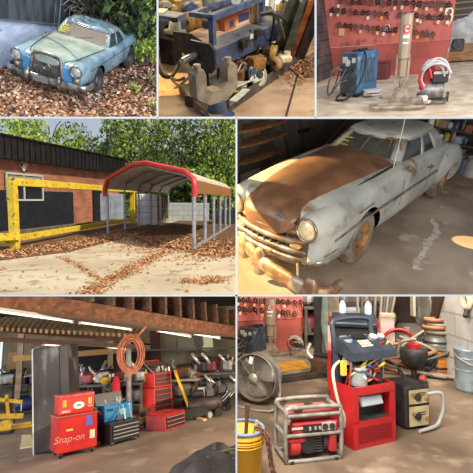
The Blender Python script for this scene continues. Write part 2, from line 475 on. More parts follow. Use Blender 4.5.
def xw(px, py):       # distance along the wall of a photo column
    o = c4.C; d = c4.ray(px, py); n2 = V((wd.y, -wd.x, 0)); k = (A4-o).dot(n2)/d.dot(n2); return (o+d*k-A4).dot(wd), (o+d*k).z
def wallrect(px0, py0, px1, py1):
    a, za = xw(px0, py0); b, zb = xw(px1, py1); return a, b, max(za, .05), max(zb, .05)
a, zt = xw(4, 173); b, zb_ = xw(41, 200)
m = MB().box(((a+b)/2, -.05, (zt+zb_)/2), (b-a, .1, abs(zt-zb_))); w = obj('window', m, dk, t)
m = MB().box(((a+b)/2, -.13, zt-.35), (b-a-.2, .06, .5)); obj('shade', m, grey, w)
wm = mat('window_white_trim', (190, 196, 192), rough=.5)
m = MB()
for z_ in (zt, zb_): m.box(((a+b)/2, -.12, z_), (b-a+.1, .08, .09))
for x_ in (a, a+.45*(b-a), b): m.box((x_, -.12, (zt+zb_)/2), (.09, .08, abs(zt-zb_)))
obj('window_frame', m, wm, w)
a, zt = xw(42, 175); b, _ = xw(60, 180)
bdk = mat('blue_black_door', (34, 40, 54), (26, 30, 40), sc=3, rough=.5)
m = MB().box((a-3.2+(b-a+6)/2-1, -.06, zt/2-.45), (b-a+4.6, .1, zt-.9)); obj('door', m, bdk, t)
a, zt = xw(92, 190); b, _ = xw(100, 190)
m = MB().box(((a+b)/2, -.05, zt/2), (b-a, .1, zt)); obj('door', m, dk, t)
# hazard diamond sign
a, z_ = xw(22, 165)
s_ = thing('hazard_sign', 'four coloured hazard diamond sign mounted on the brick wall', 'sign', Xb @ L_((a, -.08, z_)))
sd = .34
m = MB().prism([(0, sd), (sd*1.0, 0), (0, -sd), (-sd*1.0, 0)], -.03, 0, 'xz'); obj('plate', m, mat('sign_white', (228, 226, 214), rough=.5), s_)
for nm, (cx, cz), col in (('red_quarter', (0, .5), (186, 58, 46)), ('blue_quarter', (-.5, 0), (44, 66, 128)), ('yellow_quarter', (.5, 0), (220, 176, 48)), ('white_quarter', (0, -.5), (235, 232, 222))):
    h_ = .44*sd; m = MB().prism([(cx*sd, cz*sd+h_), (cx*sd+h_, cz*sd), (cx*sd, cz*sd-h_), (cx*sd-h_, cz*sd)], -.036, -.03, 'xz'); obj(nm, m, mat('sign_'+nm, col, rough=.5), s_)
# yellow timber frame
yel = mat('chipped_yellow_paint', (232, 206, 62), (214, 186, 52), sc=3, rough=.7, c3=(110, 96, 70), sc3=7, lo3=.6, hi3=.64)
P0, P1 = g4(15, 249), g4(133, 224); fd = (P1-P0).normalized(); fl = (P1-P0).length
t = thing('yellow_timber_frame', 'yellow painted timber frame of posts and beams standing before the brick building', 'frame', L_(P0, (0, 0, math.degrees(math.atan2(fd.y, fd.x)))))
obj('post', MB().box((0, 0, 1.1), (.24, .24, 2.2), bev=.01), yel, t)
obj('post', MB().box((fl, 0, 1.1), (.26, .26, 2.2)), yel, t)
obj('top_beam', MB().box((fl/2+.2, 0, 2.2), (fl+.6, .26, .26), bev=.01), yel, t)
obj('bottom_rail', MB().box((fl/2-.1, .25, .3), (fl+.4, .2, .2)), yel, t)
obj('bottom_rail', MB().bar((0, -.1, .42), (-2.4, .4, .55), .22, .22), yel, t)
gw = mat('weathered_timber', (120, 112, 96), (92, 84, 70), sc=4, rough=.9)
P2, P3 = g4(-8, 240), g4(116, 223)
tag(obj('timber_sleeper', MB().bar(P2+V((0, 0, .14)), P3+V((0, 0, .14)), .3, .26), gw), 'grey weathered timber sleeper lying along the foot of the brick wall', 'timber')
# carport
RF, RR, LF = g4(194, 250), g4(229.5, 227), g4(108, 234)
wv = RF-LF; cw = wv.length; lv = RR-RF; wv.normalize(); cl = lv.length; lv.normalize()
Xc = M(((wv.x, lv.x, 0, LF.x), (wv.y, lv.y, 0, LF.y), (0, 0, 1, 0), (0, 0, 0, 1)))
Xc = L_(LF, (0, 0, math.degrees(math.atan2(wv.y, wv.x))))
lx, ly = lv.dot(V((wv.x, wv.y, 0))), lv.dot(V((-wv.y, wv.x, 0)))      # length direction in its frame
0 and print('carport', cw, cl, 'skew', lx, ly)
k_ = math.hypot(lx, ly); lx /= k_; ly /= k_
t = thing('metal_carport', 'metal carport with a red front arch standing on the cracked concrete', 'carport', Xc)
gal = mat('galvanised_steel', (190, 198, 204), (160, 168, 176), sc=8, rough=.45, metal=.4)
redm = mat('red_enamel_trim', (206, 62, 66), rough=.35)
roofm = mat('ivory_roof_sheet', (232, 230, 222), (214, 208, 196), sc=3, rough=.5)
pz = 1.86
def arch(off=0, r0=0):
    e = off; pts = [(0-e, pz-.1), (0-e, pz+.28), (.35, pz+.62+e), (cw*.36, pz+1.05+e), (cw*.44, pz+1.1+e), (cw*.56, pz+1.07+e), (cw-.45, pz+.62+e), (cw-.08+e, pz+.42+e*.5), (cw+e, pz+.2), (cw+e, pz-.1)]
    return pts
def shift(p, s): return (p[0]+lx*s, ly*s, p[1])
NB = 6
for i in range(NB):
    s = cl*i/(NB-1)
    for x_ in (0, cw):
        obj('post', MB().cyl((x_+lx*s, ly*s, 0), (x_+lx*s, ly*s, pz), .07, n=10), gal, t)
    obj('roof_bow', MB().tube([shift(p, s) for p in arch()], .05, 6), gal, t)
m = MB()
rings = []
for i in range(2): rings.append([V(shift(p, -.15 if i == 0 else cl+.2)) for p in arch(.09)[1:-1]])
n_ = len(rings[0])
rr = [a+(b-a)*k for a, b in zip(rings[0][:-1], rings[0][1:]) for k in (0,)]
vs_ = rings[0]+rings[1]; m.add(vs_, [(i, i+1, n_+i+1, n_+i) for i in range(n_-1)])
d2 = [V((p.x, p.y, p.z-.03)) for p in vs_]; m.add(d2, [(i, n_+i, n_+i+1, i+1) for i in range(n_-1)])
for i in range(n_-1):                                  # ribs of the sheet run front to back
    for k in range(4):
        a = rings[0][i].lerp(rings[0][i+1], k/4); b = rings[1][i].lerp(rings[1][i+1], k/4); m.bar(a+V((0, 0, .02)), b+V((0, 0, .02)), .05, .03)
obj('roof_panel', m, roofm, t)
obj('front_trim', MB().tube([shift(p, -.18) for p in arch(.11)], .10, 6), redm, t)
brn = mat('brown_side_trim', (150, 104, 62), rough=.5)
m = MB().bar(V(shift((cw+.12, pz+.22), 0)), V(shift((cw+.12, pz+.22), cl)), .04, .42); obj('side_trim', m, brn, t)
obj('ground_rail', MB().bar(V(shift((cw, .06), 0)), V(shift((cw, .06), cl)), .08, .08), gal, t)
obj('ground_rail', MB().bar(V(shift((0, .06), 0)), V(shift((0, .06), cl)), .08, .08), gal, t)
# pale doors and things beyond
whp = mat('white_door_panels', (244, 244, 244), (226, 230, 234), sc=2, rough=.6)
def standing(name, label, cat, px0, px1, ptop, pbase, m_, dep=.6, grooves=0):
    a, b = g4(px0, pbase), g4(px1, pbase); h_ = c4.w((px0+px1)/2, ptop, a.y).z; w_ = (b-a).length
    t = thing(name, label, cat, L_((a+b)/2, (0, 0, math.degrees(math.atan2((b-a).y, (b-a).x)))))
    obj('body', MB().box((0, dep/2, h_/2), (w_, dep, h_), bev=.02), m_, t)
    if grooves:
        m = MB()
        for i in range(1, grooves): m.box((0, -.005, h_*i/grooves), (w_*.98, .03, .03))
        for i in range(1, 4): m.box((-w_/2+w_*i/4, -.005, h_/2), (.03, .03, h_*.96))
        obj('panel_joint', m, mat('door_joint', (170, 174, 180), rough=.7), t)
    return t
standing('storage_shed', 'blue-grey metal shed standing between brick building and white garage door', 'shed', 100, 122, 194, 222, mat('blue_grey_sheet', (176, 190, 206), (150, 166, 186), sc=2, rough=.5), 2, 1)
standing('garage_door_panel', 'white panelled garage door seen through the carport', 'door', 137, 157, 194, 225, whp, .4, 5)
standing('wooden_cabinet', 'brown wooden cabinet beyond the carport beside white garage door', 'cabinet', 157.5, 166, 196, 222, mat('brown_ply', (116, 82, 60), (90, 62, 46), sc=3, rough=.7), .8, 2)
standing('low_block_wall', 'low whitewashed block wall standing behind the carport', 'wall', 168, 209, 203, 221, mat_brick('pale_blocks', (196, 204, 208), (180, 190, 196), (150, 158, 162), bw=.8, bh=.4, ms=.02), .4)
standing('utility_trailer', 'dark covered trailer parked under the trees at right', 'trailer', 214, 236, 210, 224, mat('dark_tarpaulin', (40, 44, 46), (60, 62, 60), sc=2, rough=.7), 2)
# leaves
m = strip_leaves(c4, [g4(-6, 256), g4(30, 252), g4(62, 247), g4(100, 240), g4(128, 232)], 1.0, 3000, .05)
m2 = strip_leaves(c4, [g4(150, 236), g4(175, 243), g4(206, 252), g4(240, 255)], 2.0, 4200, .055); m.v += []; 
tag(obj('fallen_leaves', m), 'brown dead leaves drifted along the foot of the yellow frame', 'leaves', kind='stuff')
tag(obj('fallen_leaves', m2), 'tan dead leaves spread under and beside the carport posts', 'leaves', kind='stuff')
m = strip_leaves(c4, [g4(84, 296), g4(110, 281), g4(140, 264), g4(165, 252)], .28, 1900, .035, .02)
tag(obj('fallen_leaves', m), 'crumbled leaves filling the long joint across the concrete', 'leaves', kind='stuff')
m = strip_leaves(c4, [g4(60, 257), g4(82, 268), g4(100, 280)], 0.1, 350, .035, .02)
m3 = strip_leaves(c4, [g4(180, 283), g4(196, 280), g4(212, 284), g4(216, 276)], .35, 380, .035, .02)
tag(obj('fallen_leaves', m), 'thin line of leaves in the short crack of the slab', 'leaves', kind='stuff')
tag(obj('fallen_leaves', m3), 'small patch of dry leaves at the slab right of the joint', 'leaves', kind='stuff')
m = MB()
for _ in range(90):
    p = g4(RND.uniform(0, 236), RND.uniform(258, 293)); m.leaves((p.x, p.y, .01), (.01, .01, .01), 1, .055, flat=True, mats=lf)
tag(obj('fallen_leaves', m), 'single dead leaves scattered over the open concrete', 'leaves', kind='stuff')
# trees
lg = [mat('leaf_'+n, c, rough=.7) for n, c in (('bright', (150, 178, 66)), ('mid', (104, 132, 52)), ('dark', (58, 78, 38)), ('olive', (122, 128, 72)), ('lime', (178, 196, 84)))]
bark = mat('tree_bark', (108, 98, 84), (72, 62, 52), sc=6, rough=.9)
def tree(c, base, h, r, name, label, mats, nleaf, size, low=.25, group=None, trunk_r=.14, sq=1.0):
    t = thing(name, label, 'tree', L_(base), group)
    m = MB(); top = V((RND.uniform(-.3, .3), 0, h*.9)); m.tube([(0, 0, 0), (RND.uniform(-.2, .2), 0, h*.4), top], [trunk_r, trunk_r*.8, trunk_r*.4], 7)
    for k in range(7):
        a = RND.uniform(0, 2*PI); z_ = h*RND.uniform(low, .8); m.tube([(0, 0, z_), (math.cos(a)*r*.5, math.sin(a)*r*.5, z_+h*.12), (math.cos(a)*r*.85, math.sin(a)*r*.85, z_+h*.15)], trunk_r*.3, 5)
    obj('trunk', m, bark, t)
    m = MB(); cz = h*(1+low)/2
    for k in range(9):
        a = RND.uniform(0, 2*PI); q = RND.uniform(.2, .65); z_ = h*RND.uniform(low+.12, .9)
        m.leaves((math.cos(a)*r*q, math.sin(a)*r*q*sq, z_), (r*.5, r*.5*sq, h*.16), nleaf//9, size, .3, mats=mats)
    obj('crown', m, None, t); return t
treespec = [  # px, dist, height, radius, palette, label
 (-14, 44, 8.5, 4.0, (3, 3, 1), 'bare-limbed olive tree rising behind the roof at its far left end'),
 (27, 40, 9.5, 3.2, (0, 4, 1), 'lime green tree above the middle of the black fascia'),
 (54, 42, 9.8, 3.4, (0, 0, 4, 1), 'bright green tree behind the hazard sign end of roof'),
 (83, 48, 10.5, 4.0, (1, 3, 2, 3), 'olive brown tree with tall thin trunk behind the roof'),
 (110, 45, 11.5, 4.0, (3, 2, 1), 'dull olive tree behind the low end of the black fascia'),
 (133, 42, 11, 4.2, (1, 0, 2, 3), 'mid green tree above the peak of the carport'),
 (158, 44, 12, 4.4, (2, 3, 1, 4), 'tall mixed green tree above the carport roof'),
 (183, 40, 11, 4.0, (2, 1, 3, 2), 'dark green tree above the right shoulder of the arch'),
 (207, 42, 12, 4.4, (2, 2, 3, 1), 'darkest green tree over the side trim of carport'),
 (228, 38, 11, 3.8, (0, 4, 1, 2), 'yellow green tree beyond the last carport posts'),
 (248, 36, 10, 3.6, (1, 2, 4), 'leafy tree partly cut off by the right border'),
 (150, 36, 4.5, 3.6, (2, 1, 0), 'low bush tree directly behind the carport roof'),
 (186, 35, 4.5, 3.6, (2, 0, 1), 'shaded bush tree behind the low block wall'),
 (222, 33, 4.2, 3.0, (0, 4, 2), 'sunny bush tree behind the parked trailer')]
for px, dist, h, r, pal, lab in treespec:
    p = c4.g(px, 198+400*1.7/dist)
    tree(c4, (p.x, p.y, 0), h, r, 'woodland_tree', lab, [lg[i] for i in pal], 2600, .2, low=.08 if h > 5 else .02, group=None, trunk_r=.16)
m = MB()
p0, p1 = c4.g(-60, 207), c4.g(300, 207)
hedge = thing('wooded_bank', 'dark wooded bank closing off the yard behind the trees', 'bank', L_((0, 56, 0)))
for i in range(26): m.sph((-34+i*2.7, RND.uniform(-2, 2), 0), (3, 2, RND.uniform(6.4, 9.0)), 10, 8, .12)
obj('foliage_mass', m, mat('deep_wood_green', (52, 64, 34), (84, 92, 50), sc=1.5, rough=.9, bump=.6, bsc=3), hedge)
# light : sun low from the right
dsun = V((-.55, .5, -.85))
0 and print('sun4', dsun)
c4.light('SUN', 4.6, (255, 238, 208), dirn=dsun, angle=.01)
c4.light('SUN', 1.5, (205, 224, 255), dirn=(.15, 1, -.7), angle=2.4)  # soft fill added in place of skylight, not a second sun
# ================= PLACE: garage with the rusting white sedan
R5 = ((-0.66164, 0.74856, 0.04346), (0.33118, 0.34374, -0.87873), (-0.67272, -0.567, -0.47534))
c5 = Cell('sedan_garage', (BX[2], BY[0], 473, BY[1]), R5, (1.1672, 0.1159, 6.2911)); CELLS.append(c5); use(c5)
S5 = (1.12, .87, 1.04)
floor5 = mat('stained_garage_floor', (172, 154, 136), (136, 118, 102), sc=.9, rough=.75, c3=(196, 186, 170), sc3=1.7, lo3=.6, hi3=.72, bump=.15, bsc=5)
struct('floor', MB().add([(-16, -9, 0), (9, -9, 0), (9, 9, 0), (-16, 9, 0)], [(0, 1, 2, 3)]), floor5)
pw = mat('faded_white_car_paint', (176, 180, 176), (150, 156, 156), sc=1.6, rough=.42, c3=(122, 100, 78), sc3=3.5, lo3=.56, hi3=.74, bump=.04, bsc=10, coat=.2)
rust = mat('rusted_hood', (120, 84, 58), (92, 62, 44), sc=2.2, rough=.5, c3=(70, 50, 40), sc3=3, lo3=.54, hi3=.72, coat=.15)
chrome = mat('dull_old_chrome', (176, 168, 156), (136, 112, 86), sc=5, rough=.32, metal=.75)
rustc = mat('rusty_chrome', (166, 150, 132), (122, 92, 66), sc=7, rough=.45, metal=.45)
tyr = mat('dusty_tyre', (128, 120, 110), (98, 92, 84), sc=5, rough=.9)
orr = mat('orange_rust_wheel', (160, 116, 66), (112, 76, 42), sc=8, rough=.7)
car = thing('vintage_sedan', 'old white sedan with a rust brown hood parked on the garage floor', 'car')
def sec(w, zt, zb=.25, hood=.06, sh=.93):
    return [(0, zb), (w*.8, zb), (w*.95, zb+.1), (w, zb+.28), (w*1.0, zb+.5), (w*.985, zt-.14), (w*.93, zt-.045), (w*.82, zt-.0), (w*.6, zt+hood*.3), (w*.3, zt+hood*.9), (0, zt+hood)]
st = [(1.04, sec(.80, .90, .36, .03)), (1.02, sec(.87, .98, .33, .04)), (.85, sec(.92, 1.05, .3)), (.45, sec(.94, 1.10, .28)), (0, sec(.945, 1.13, .27)), (-.6, sec(.945, 1.15, .26)), (-1.1, sec(.945, 1.16, .24, .05)), (-2.0, sec(.945, 1.15, .24, .03)), (-2.8, sec(.93, 1.13, .24, .03)), (-3.4, sec(.88, 1.08, .26, .05)), (-3.75, sec(.78, .96, .3, .06)), (-3.98, sec(.62, .8, .36, .05))]
m = MB().loft(half_loft(st, S5)); body = obj('body', m, pw, car)
cut = []
for x_ in (0, -3.2):
    for s in (1, -1): cut.append(MB().cyl((x_*S5[0], s*.5, .41), (x_*S5[0], s*1.2, .41), .475, n=40, smooth=False))
boolean(body, cut, 1); smooth(body.data, 35)
# hood
def hs(w, z, c): return [(0, z-.16), (w*.9, z-.16), (w, z-.1), (w*1.0, z-.05), (w*.97, z+c*.1), (w*.85, z+c*.42), (w*.62, z+c*.74), (w*.32, z+c*.94), (0, z+c)]
st = [(1.16, hs(.30, .86, .04)), (1.14, hs(.42, .90, .07)), (1.02, hs(.54, .95, .13)), (.8, hs(.60, 1.0, .165)), (.3, hs(.65, 1.06, .19)), (-.3, hs(.69, 1.11, .18)), (-.95, hs(.72, 1.15, .13))]
h_ = obj('hood', MB().loft(half_loft(st, S5)), rust, car); boolean(h_, [], 1); smooth(h_.data, 50)
obj('hood_gap', MB().tube([V((x*S5[0], y*S5[1], z*S5[2])) for x, y, z in ((-.95, .735, 1.175), (-.3, .715, 1.14), (.3, .675, 1.095), (.8, .625, 1.035), (1.03, .57, .98), (1.12, .50, .90))], .018, 6), mat('black_gap', (16, 14, 13)), car)
# rear fender
for s in (1, -1):
    m = MB().sph((-3.35*S5[0], s*.80*S5[1], .66), (.86, .25, .42), 28, 18); f_ = obj('rear_fender', m, pw, car)
    boolean(f_, [MB().cyl((-3.2*S5[0], s*.4, .36), (-3.2*S5[0], s*1.4, .36), .42, n=36, smooth=False)]); smooth(f_.data, 40)
for x_ in (0, -3.2):
    for s in (1, -1): car_wheel(car, x_, s*(.80 if x_ == 0 else .80), .40, .2, S5, tyr, orr, orr, s)
gls = mat_glass('dusty_glass', (84, 86, 84), .55, .12); gls2 = mat_glass('dark_side_glass', (58, 58, 56), .6, .12)
frm = mat('window_rubber', (120, 112, 104), rough=.5, metal=.4)
cabin(car, 1.11, 1.40, -.93, -1.36, -3.3, -2.92, .76, .61, 1.495, S5, pw, gls, gls2, (0, 6, 7, 11), frm, .2)
obj('windshield_divider', MB().bar(V((-.85*S5[0], 0, 1.13*S5[2])), V((-1.35*S5[0], 0, 1.41*S5[2])), .03, .03), frm, car)
# yellow writing on the windscreen glass
yw = mat('yellow_marker', (214, 206, 70), rough=.6)
m = MB()
nrm = V((.38, 0, .56)).normalized()
for k, (a, b, zz) in enumerate(((-.50, -.28, .80), (-.50, -.32, .64), (-.54, -.30, .48))):
    x0 = (-.93-.43*zz-.03)
    pts = []
    for i in range(9):
        t = i/8; pts.append(V(((x0+.06*zz)*S5[0]*1.0+.035, (a+(b-a)*t)*S5[1], (1.11+.29*zz)*S5[2]+.012*(-1)**i)))
    m.tube(pts, .007, 4)
obj('chalk_writing', m, yw, car)
# interior
din = mat('car_interior', (52, 46, 42), (72, 62, 54), sc=4, rough=.8)
for x_ in (-1.75, -2.65): obj('seat', MB().box((x_*S5[0], 0, .95), (.55, 1.15, .2), bev=.06).box((x_*S5[0]-.3, 0, 1.18), (.18, 1.15, .5), (0, -12, 0), bev=.06), din, car)
sw = obj('steering_wheel', MB().mat(mat('steering_wheel_tan', (120, 84, 60), rough=.5)).ring((0, 0, 0), .21, .014, 'z').cyl((0, 0, 0), (0, 0, -.5), .02).bar((-.2, 0, 0), (.2, 0, 0), .02, .015), None, car, L_((-1.32*S5[0], .38*S5[1], 1.24*S5[2]), (0, 62, 0)))
obj('dashboard', MB().box((-1.08*S5[0], 0, 1.06*S5[2]), (.3, 1.2, .22), bev=.05), din, car)
# headlights and grille
for s in (1, -1):
    X = L_((1.03*S5[0], s*.665*S5[1], .86*S5[2]), (0, 0, s*-4))
    o = obj('headlight', MB().mat(pw).lathe([(.20, -.55), (.21, -.3), (.185, -.06), (.155, .06), (.14, .075)], axis='x', n=32), None, car, X)
    obj('headlight_bezel', MB().ring((.075, 0, 0), .142, .018, 'x'), chrome, o)
    obj('lens', MB().lathe([(.14, .06), (.11, .09), (.06, .11), (0, .115)], axis='x', n=28), mat('headlight_lens', (222, 206, 160), (190, 176, 140), sc=9, rough=.15, coat=.6), o)
def arcbar(z, xf, w, wrap, th, hh, back=.3):
    pts = []
    for i in range(-10, 11):
        t = i/10; y = w*t; x = xf-.16*abs(t)**2.6
        pts.append(V((x*S5[0], y*S5[1], z*S5[2])))
    if wrap:
        for k in (1, 2, 3, 4):
            q = [(.10*k*.55, .045), (.2*k*.55, .06), (.3*k*.6, .062), (.42*k*.55, .055)][k-1]
            for s, ins in ((1, False), (-1, True)):
                p = V(((xf-.16-q[0])*S5[0], s*(w+q[1])*S5[1], z*S5[2]))
                if ins: pts.insert(0, p)
                else: pts.append(p)
    m = MB(); rings = []
    for i, p in enumerate(pts):
        a = pts[max(i-1, 0)]; b = pts[min(i+1, len(pts)-1)]; d = (b-a).normalized(); o_ = V((d.y, -d.x, 0)); o_ = o_ if o_.dot(V((1, 0, 0))+V((0, p.y, 0))) > 0 else -o_
        rings.append([p+o_*th*math.cos(t)+V((0, 0, hh*math.sin(t))) for t in [2*PI*k/8 for k in range(8)]])
    m.loft(rings); return m
gr = obj('grille', arcbar(.77, 1.12, .62, 0, .05, .04), rustc, car)
obj('grille_bar', arcbar(.655, 1.13, .66, 0, .05, .045), rustc, gr)
obj('grille_bar', arcbar(.52, 1.10, .80, 1, .045, .045), chrome, gr)
obj('grille_bar', arcbar(.405, 1.08, .80, 1, .05, .05), chrome, gr)
m = MB()
for i in range(-5, 6): m.box(((1.12-.12*(i/5)**2)*S5[0], i*.12*S5[1], .66*S5[2]), (.04, .02, .24))
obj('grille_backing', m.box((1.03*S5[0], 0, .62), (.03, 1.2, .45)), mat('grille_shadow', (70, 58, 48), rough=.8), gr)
for s in (1, -1): obj('parking_lamp', MB().box(((1.13)*S5[0]-.07, s*.5*S5[1], .60*S5[2]), (.1, .16, .07), bev=.03), mat('amber_lens', (196, 160, 90), rough=.3), gr)
obj('valance', arcbar(.31, .98, .74, 0, .04, .06), rustc, car)
# badge and trims
lettering('Chrysler', .085, chrome, car, L_((1.13*S5[0], .20*S5[1], .965*S5[2]), (62, 0, 68)), 'hood_badge', shear=.3)
def yskin(z): return .945*S5[1]+.012
m = MB().bar((.80*S5[0], yskin(0)-.03, .72), (.1*S5[0], yskin(0)+.004, .80), .02, .03).bar((.1*S5[0], yskin(0)+.004, .80), (-2.5*S5[0], yskin(0)+.004, .78), .02, .03)
obj('side_trim', m, chrome, car)
obj('fender_script', MB().bar((.32*S5[0], yskin(0), .93), (-.02*S5[0], yskin(0)+.01, .965), .012, .012), chrome, car)
for x_ in (-1.02, -2.12, -2.95): obj('door_gap', MB().bar((x_*S5[0], yskin(0)-.012, .58), (x_*S5[0], yskin(0)-.014, 1.0), .01, .006), mat('seam_grey', (96, 90, 82)), car)
obj('door_handle', MB().bar((-1.95*S5[0], yskin(0)+.03, .98), (-2.08*S5[0], yskin(0)+.03, .98), .03, .025).cyl((-1.96*S5[0], yskin(0)-.02, .98), (-1.96*S5[0], yskin(0)+.03, .98), .015), chrome, car)
obj('side_mirror', MB().cyl((-.98*S5[0], .86*S5[1], 1.14), (-1.0*S5[0], .96*S5[1], 1.18), .012).cyl((-1.0*S5[0], .94*S5[1], 1.22), (-1.06*S5[0], .98*S5[1], 1.17), .035, .05), chrome, car)
obj('radio_antenna', MB().cyl((-.86*S5[0], .76*S5[1], 1.15), (-.86*S5[0], .76*S5[1], 2.15), .008, .004, 6), mat('antenna_steel', (214, 214, 208), rough=.3, metal=.4), car)
# fallen bumper
B = [c5.g(*p) for p in ((241, 232, .28), (247, 245, .3), (262, 262, .3), (285, 278, .28), (312, 292, .28), (330, 292, .3), (341, 283, .34))]
t = thing('car_bumper', 'rusty chrome bumper hanging loose in front of the white sedan', 'bumper')
bpts = spline([V(p) for p in B], 5); m = MB(); rings = []
for i, p in enumerate(bpts):
    d = (bpts[min(i+1, len(bpts)-1)]-bpts[max(i-1, 0)]).normalized(); o_ = V((d.y, -d.x, 0)); 
    k = math.sin(PI*(i+1)/(len(bpts)+1))**.35; rings.append([p+o_*.06*math.cos(a)+V((0, 0, .12*k*math.sin(a))) for a in [2*PI*j/10 for j in range(10)]])
obj('bumper_bar', m.loft(rings), rustc, t)
for px, py in ((263, 259), (313, 290), (248, 243)):
    p = c5.g(px, py, .3); m = MB(); m.loft([[V((p.x+.075+.055*math.cos(a)*k, p.y+.10*math.sin(a)*k, z_)) for a in [2*PI*j/10 for j in range(10)]] for z_, k in ((.1, .5), (.14, .95), (.3, 1), (.44, .9), (.5, .4))])
    obj('bumper_guard', m, rustc, t)
p = c5.g(296, 262, .3); q = c5.g(270, 252, .45)
obj('bracket', MB().bar(c5.g(267, 253, .42), c5.g(298, 244, .42), .02, .07), mat('rust_bracket', (178, 126, 98), rough=.7), t)
obj('bracket', MB().bar(c5.g(297, 258, .4), c5.g(298, 286, .25), .02, .05), rustc, t)
sp = [c5.g(*q) for q in ((432, 219), (437, 232), (428, 241), (424, 252), (416, 262), (418, 270))]
m = MB(); rows = []
r5 = random.Random(4); fine = spline([V(p) for p in sp], 8)
for i, p in enumerate(fine):
    d_ = (fine[min(i+1, len(fine)-1)]-fine[max(i-1, 0)]).normalized(); o_ = V((-d_.y, d_.x, 0)); rows.append([V((p.x, p.y, .004))+o_*r5.uniform(.02, .08), V((p.x, p.y, .004))-o_*r5.uniform(.02, .08)])
m.loft(rows, False, False); tag(obj('dried_spill', m, mat('dried_white_spill', (206, 198, 186), (176, 162, 146), sc=9, rough=.9)), 'dried white spill streak running across the garage floor beside the sedan', 'spill')
# walls and shelves behind
wallm = mat('dim_block_wall', (104, 98, 92), (82, 76, 72), sc=1.4, rough=.9, bump=.2, bsc=5)
struct('wall_back', MB().box((-5.2, -2.95, 1.9), (8.0, .2, 3.8)), wallm)
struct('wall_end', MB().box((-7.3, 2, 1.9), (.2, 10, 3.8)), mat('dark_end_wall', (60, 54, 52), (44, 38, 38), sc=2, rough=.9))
struct('ceiling', MB().box((-5, 2, 3.85), (7, 10, .1)), mat('dark_ceiling', (56, 50, 44), rough=.9))
oak = mat('shelf_brown', (150, 104, 70), (112, 74, 48), sc=5, rough=.7, stretch=(1, 6, 6)); gm = mat('grey_conduit', (66, 66, 66), rough=.5)
t = thing('wooden_rack', 'brown wooden rack of curved slats standing against the wall left of the car', 'rack', L_((c5.at(254, 150, 1, -2.5).x, -2.55, 0)))
for s in (-1, 1): obj('upright', MB().box((s*.55, 0, .9), (.06, .3, 1.8)), gm, t)
for i, z_ in enumerate((.5, .85, 1.15, 1.42, 1.62, 1.8)):
    pts = [V((-.95+1.9*k/8, .12*math.sin(PI*k/8), z_)) for k in range(9)]; m = MB()
    for a, b in zip(pts, pts[1:]): m.bar(a, b, .34, .05)
    obj('slat_shelf', m, oak, t)
for k, (a, b) in enumerate((((300, 118), (306, 160)), ((282, 118), (291, 165)))):
    p, q = c5.at(*a, 1, -2.8), c5.at(*b, 1, -2.8); tag(obj('wall_conduit', MB().cyl(p, q, .025 if k else .04), gm), ('thin' if k else 'thick')+' grey pipe running down the dim wall behind the sedan', 'pipe')
p = c5.at(303, 131, 1, -2.8); tag(obj('junction_box', MB().box(p, (.34, .14, .1), bev=.02).cyl(p+V((-.2, 0, 0)), p+V((-.34, 0, 0)), .03), mat('black_box', (30, 30, 32), rough=.5)), 'small black junction box fixed on the wall above the rusted hood', 'box')
t = thing('timber_prop', 'reddish sloping board leaning on the wall by the windscreen', 'board')
obj('board', MB().bar(c5.at(318, 156, 1, -2.4), c5.at(352, 118, 1, -2.4), .05, .2), mat('red_brown_board', (112, 62, 48), rough=.7), t)
# far end shelf with bottles
shx = -6.95
t = thing('steel_shelf', 'dark steel shelf unit filled with cans against the far end wall', 'shelf', L_((shx, 0, 0)))
y0, y1 = c5.at(425, 140, 0, shx).y, c5.at(473, 140, 0, shx).y
y0, y1 = min(y0, y1)-.4, max(y0, y1)+.6
zs = [c5.at(450, yy, 0, shx).z for yy in (128, 141, 154, 168)]
for z_ in zs: obj('shelf_board', MB().box((-.0, (y0+y1)/2, z_), (.5, y1-y0, .04)), gm, t)
for y_ in (y0, (y0+y1)/2, y1): obj('upright', MB().box((.2, y_, zs[0]/2), (.05, .05, zs[0]+.3)), gm, t)
cols = [('white', (210, 214, 214)), ('pale blue', (150, 176, 200)), ('rust red', (134, 62, 48)), ('dull yellow', (176, 150, 72)), ('dark blue', (46, 62, 96)), ('grey', (120, 122, 122)), ('tan', (160, 136, 108)), ('green', (66, 96, 72))]
kinds = ['paint can', 'oil bottle', 'cardboard box', 'glass jar']
def small_item(kind, loc, m_, label, s=1, cat=None, group=None):
    n_ = kind.replace(' ', '_'); t = thing(n_, label, cat or kind.split()[-1], L_(loc, (0, 0, RND.uniform(-40, 40)), s), group)
    cap = mat('item_cap_grey', (120, 118, 112), rough=.4, metal=.5)
    if 'can' in kind: obj('body', MB().lathe([(0, 0), (.085, 0), (.088, .01), (.083, .015), (.083, .19), (.088, .2), (.075, .2), (.073, .19), (0, .19)], n=16), m_, t); obj('handle', MB().ring((0, 0, .17), .088, .003, 'y', 12, 4, 0, 180), cap, t)
    elif 'bottle' in kind: obj('body', MB().lathe([(0, 0), (.055, 0), (.06, .02), (.06, .16), (.045, .2), (.02, .23), (.02, .25)], n=14), m_, t); obj('cap', MB().cyl((0, 0, .245), (0, 0, .275), .024, n=10), cap, t)
    elif 'jar' in kind: obj('body', MB().lathe([(0, 0), (.06, 0), (.066, .02), (.066, .12), (.05, .145), (.05, .15)], n=14), m_, t); obj('lid', MB().cyl((0, 0, .148), (0, 0, .17), .055, n=14), cap, t)
    else: obj('body', MB().box((0, 0, .09), (.24, .17, .18), bev=.004), m_, t); obj('flap', MB().box((0, 0, .184), (.235, .02, .006)), mat('tape_tan', (196, 170, 130)), t)
    return t
rows = ('top', 'second', 'third')
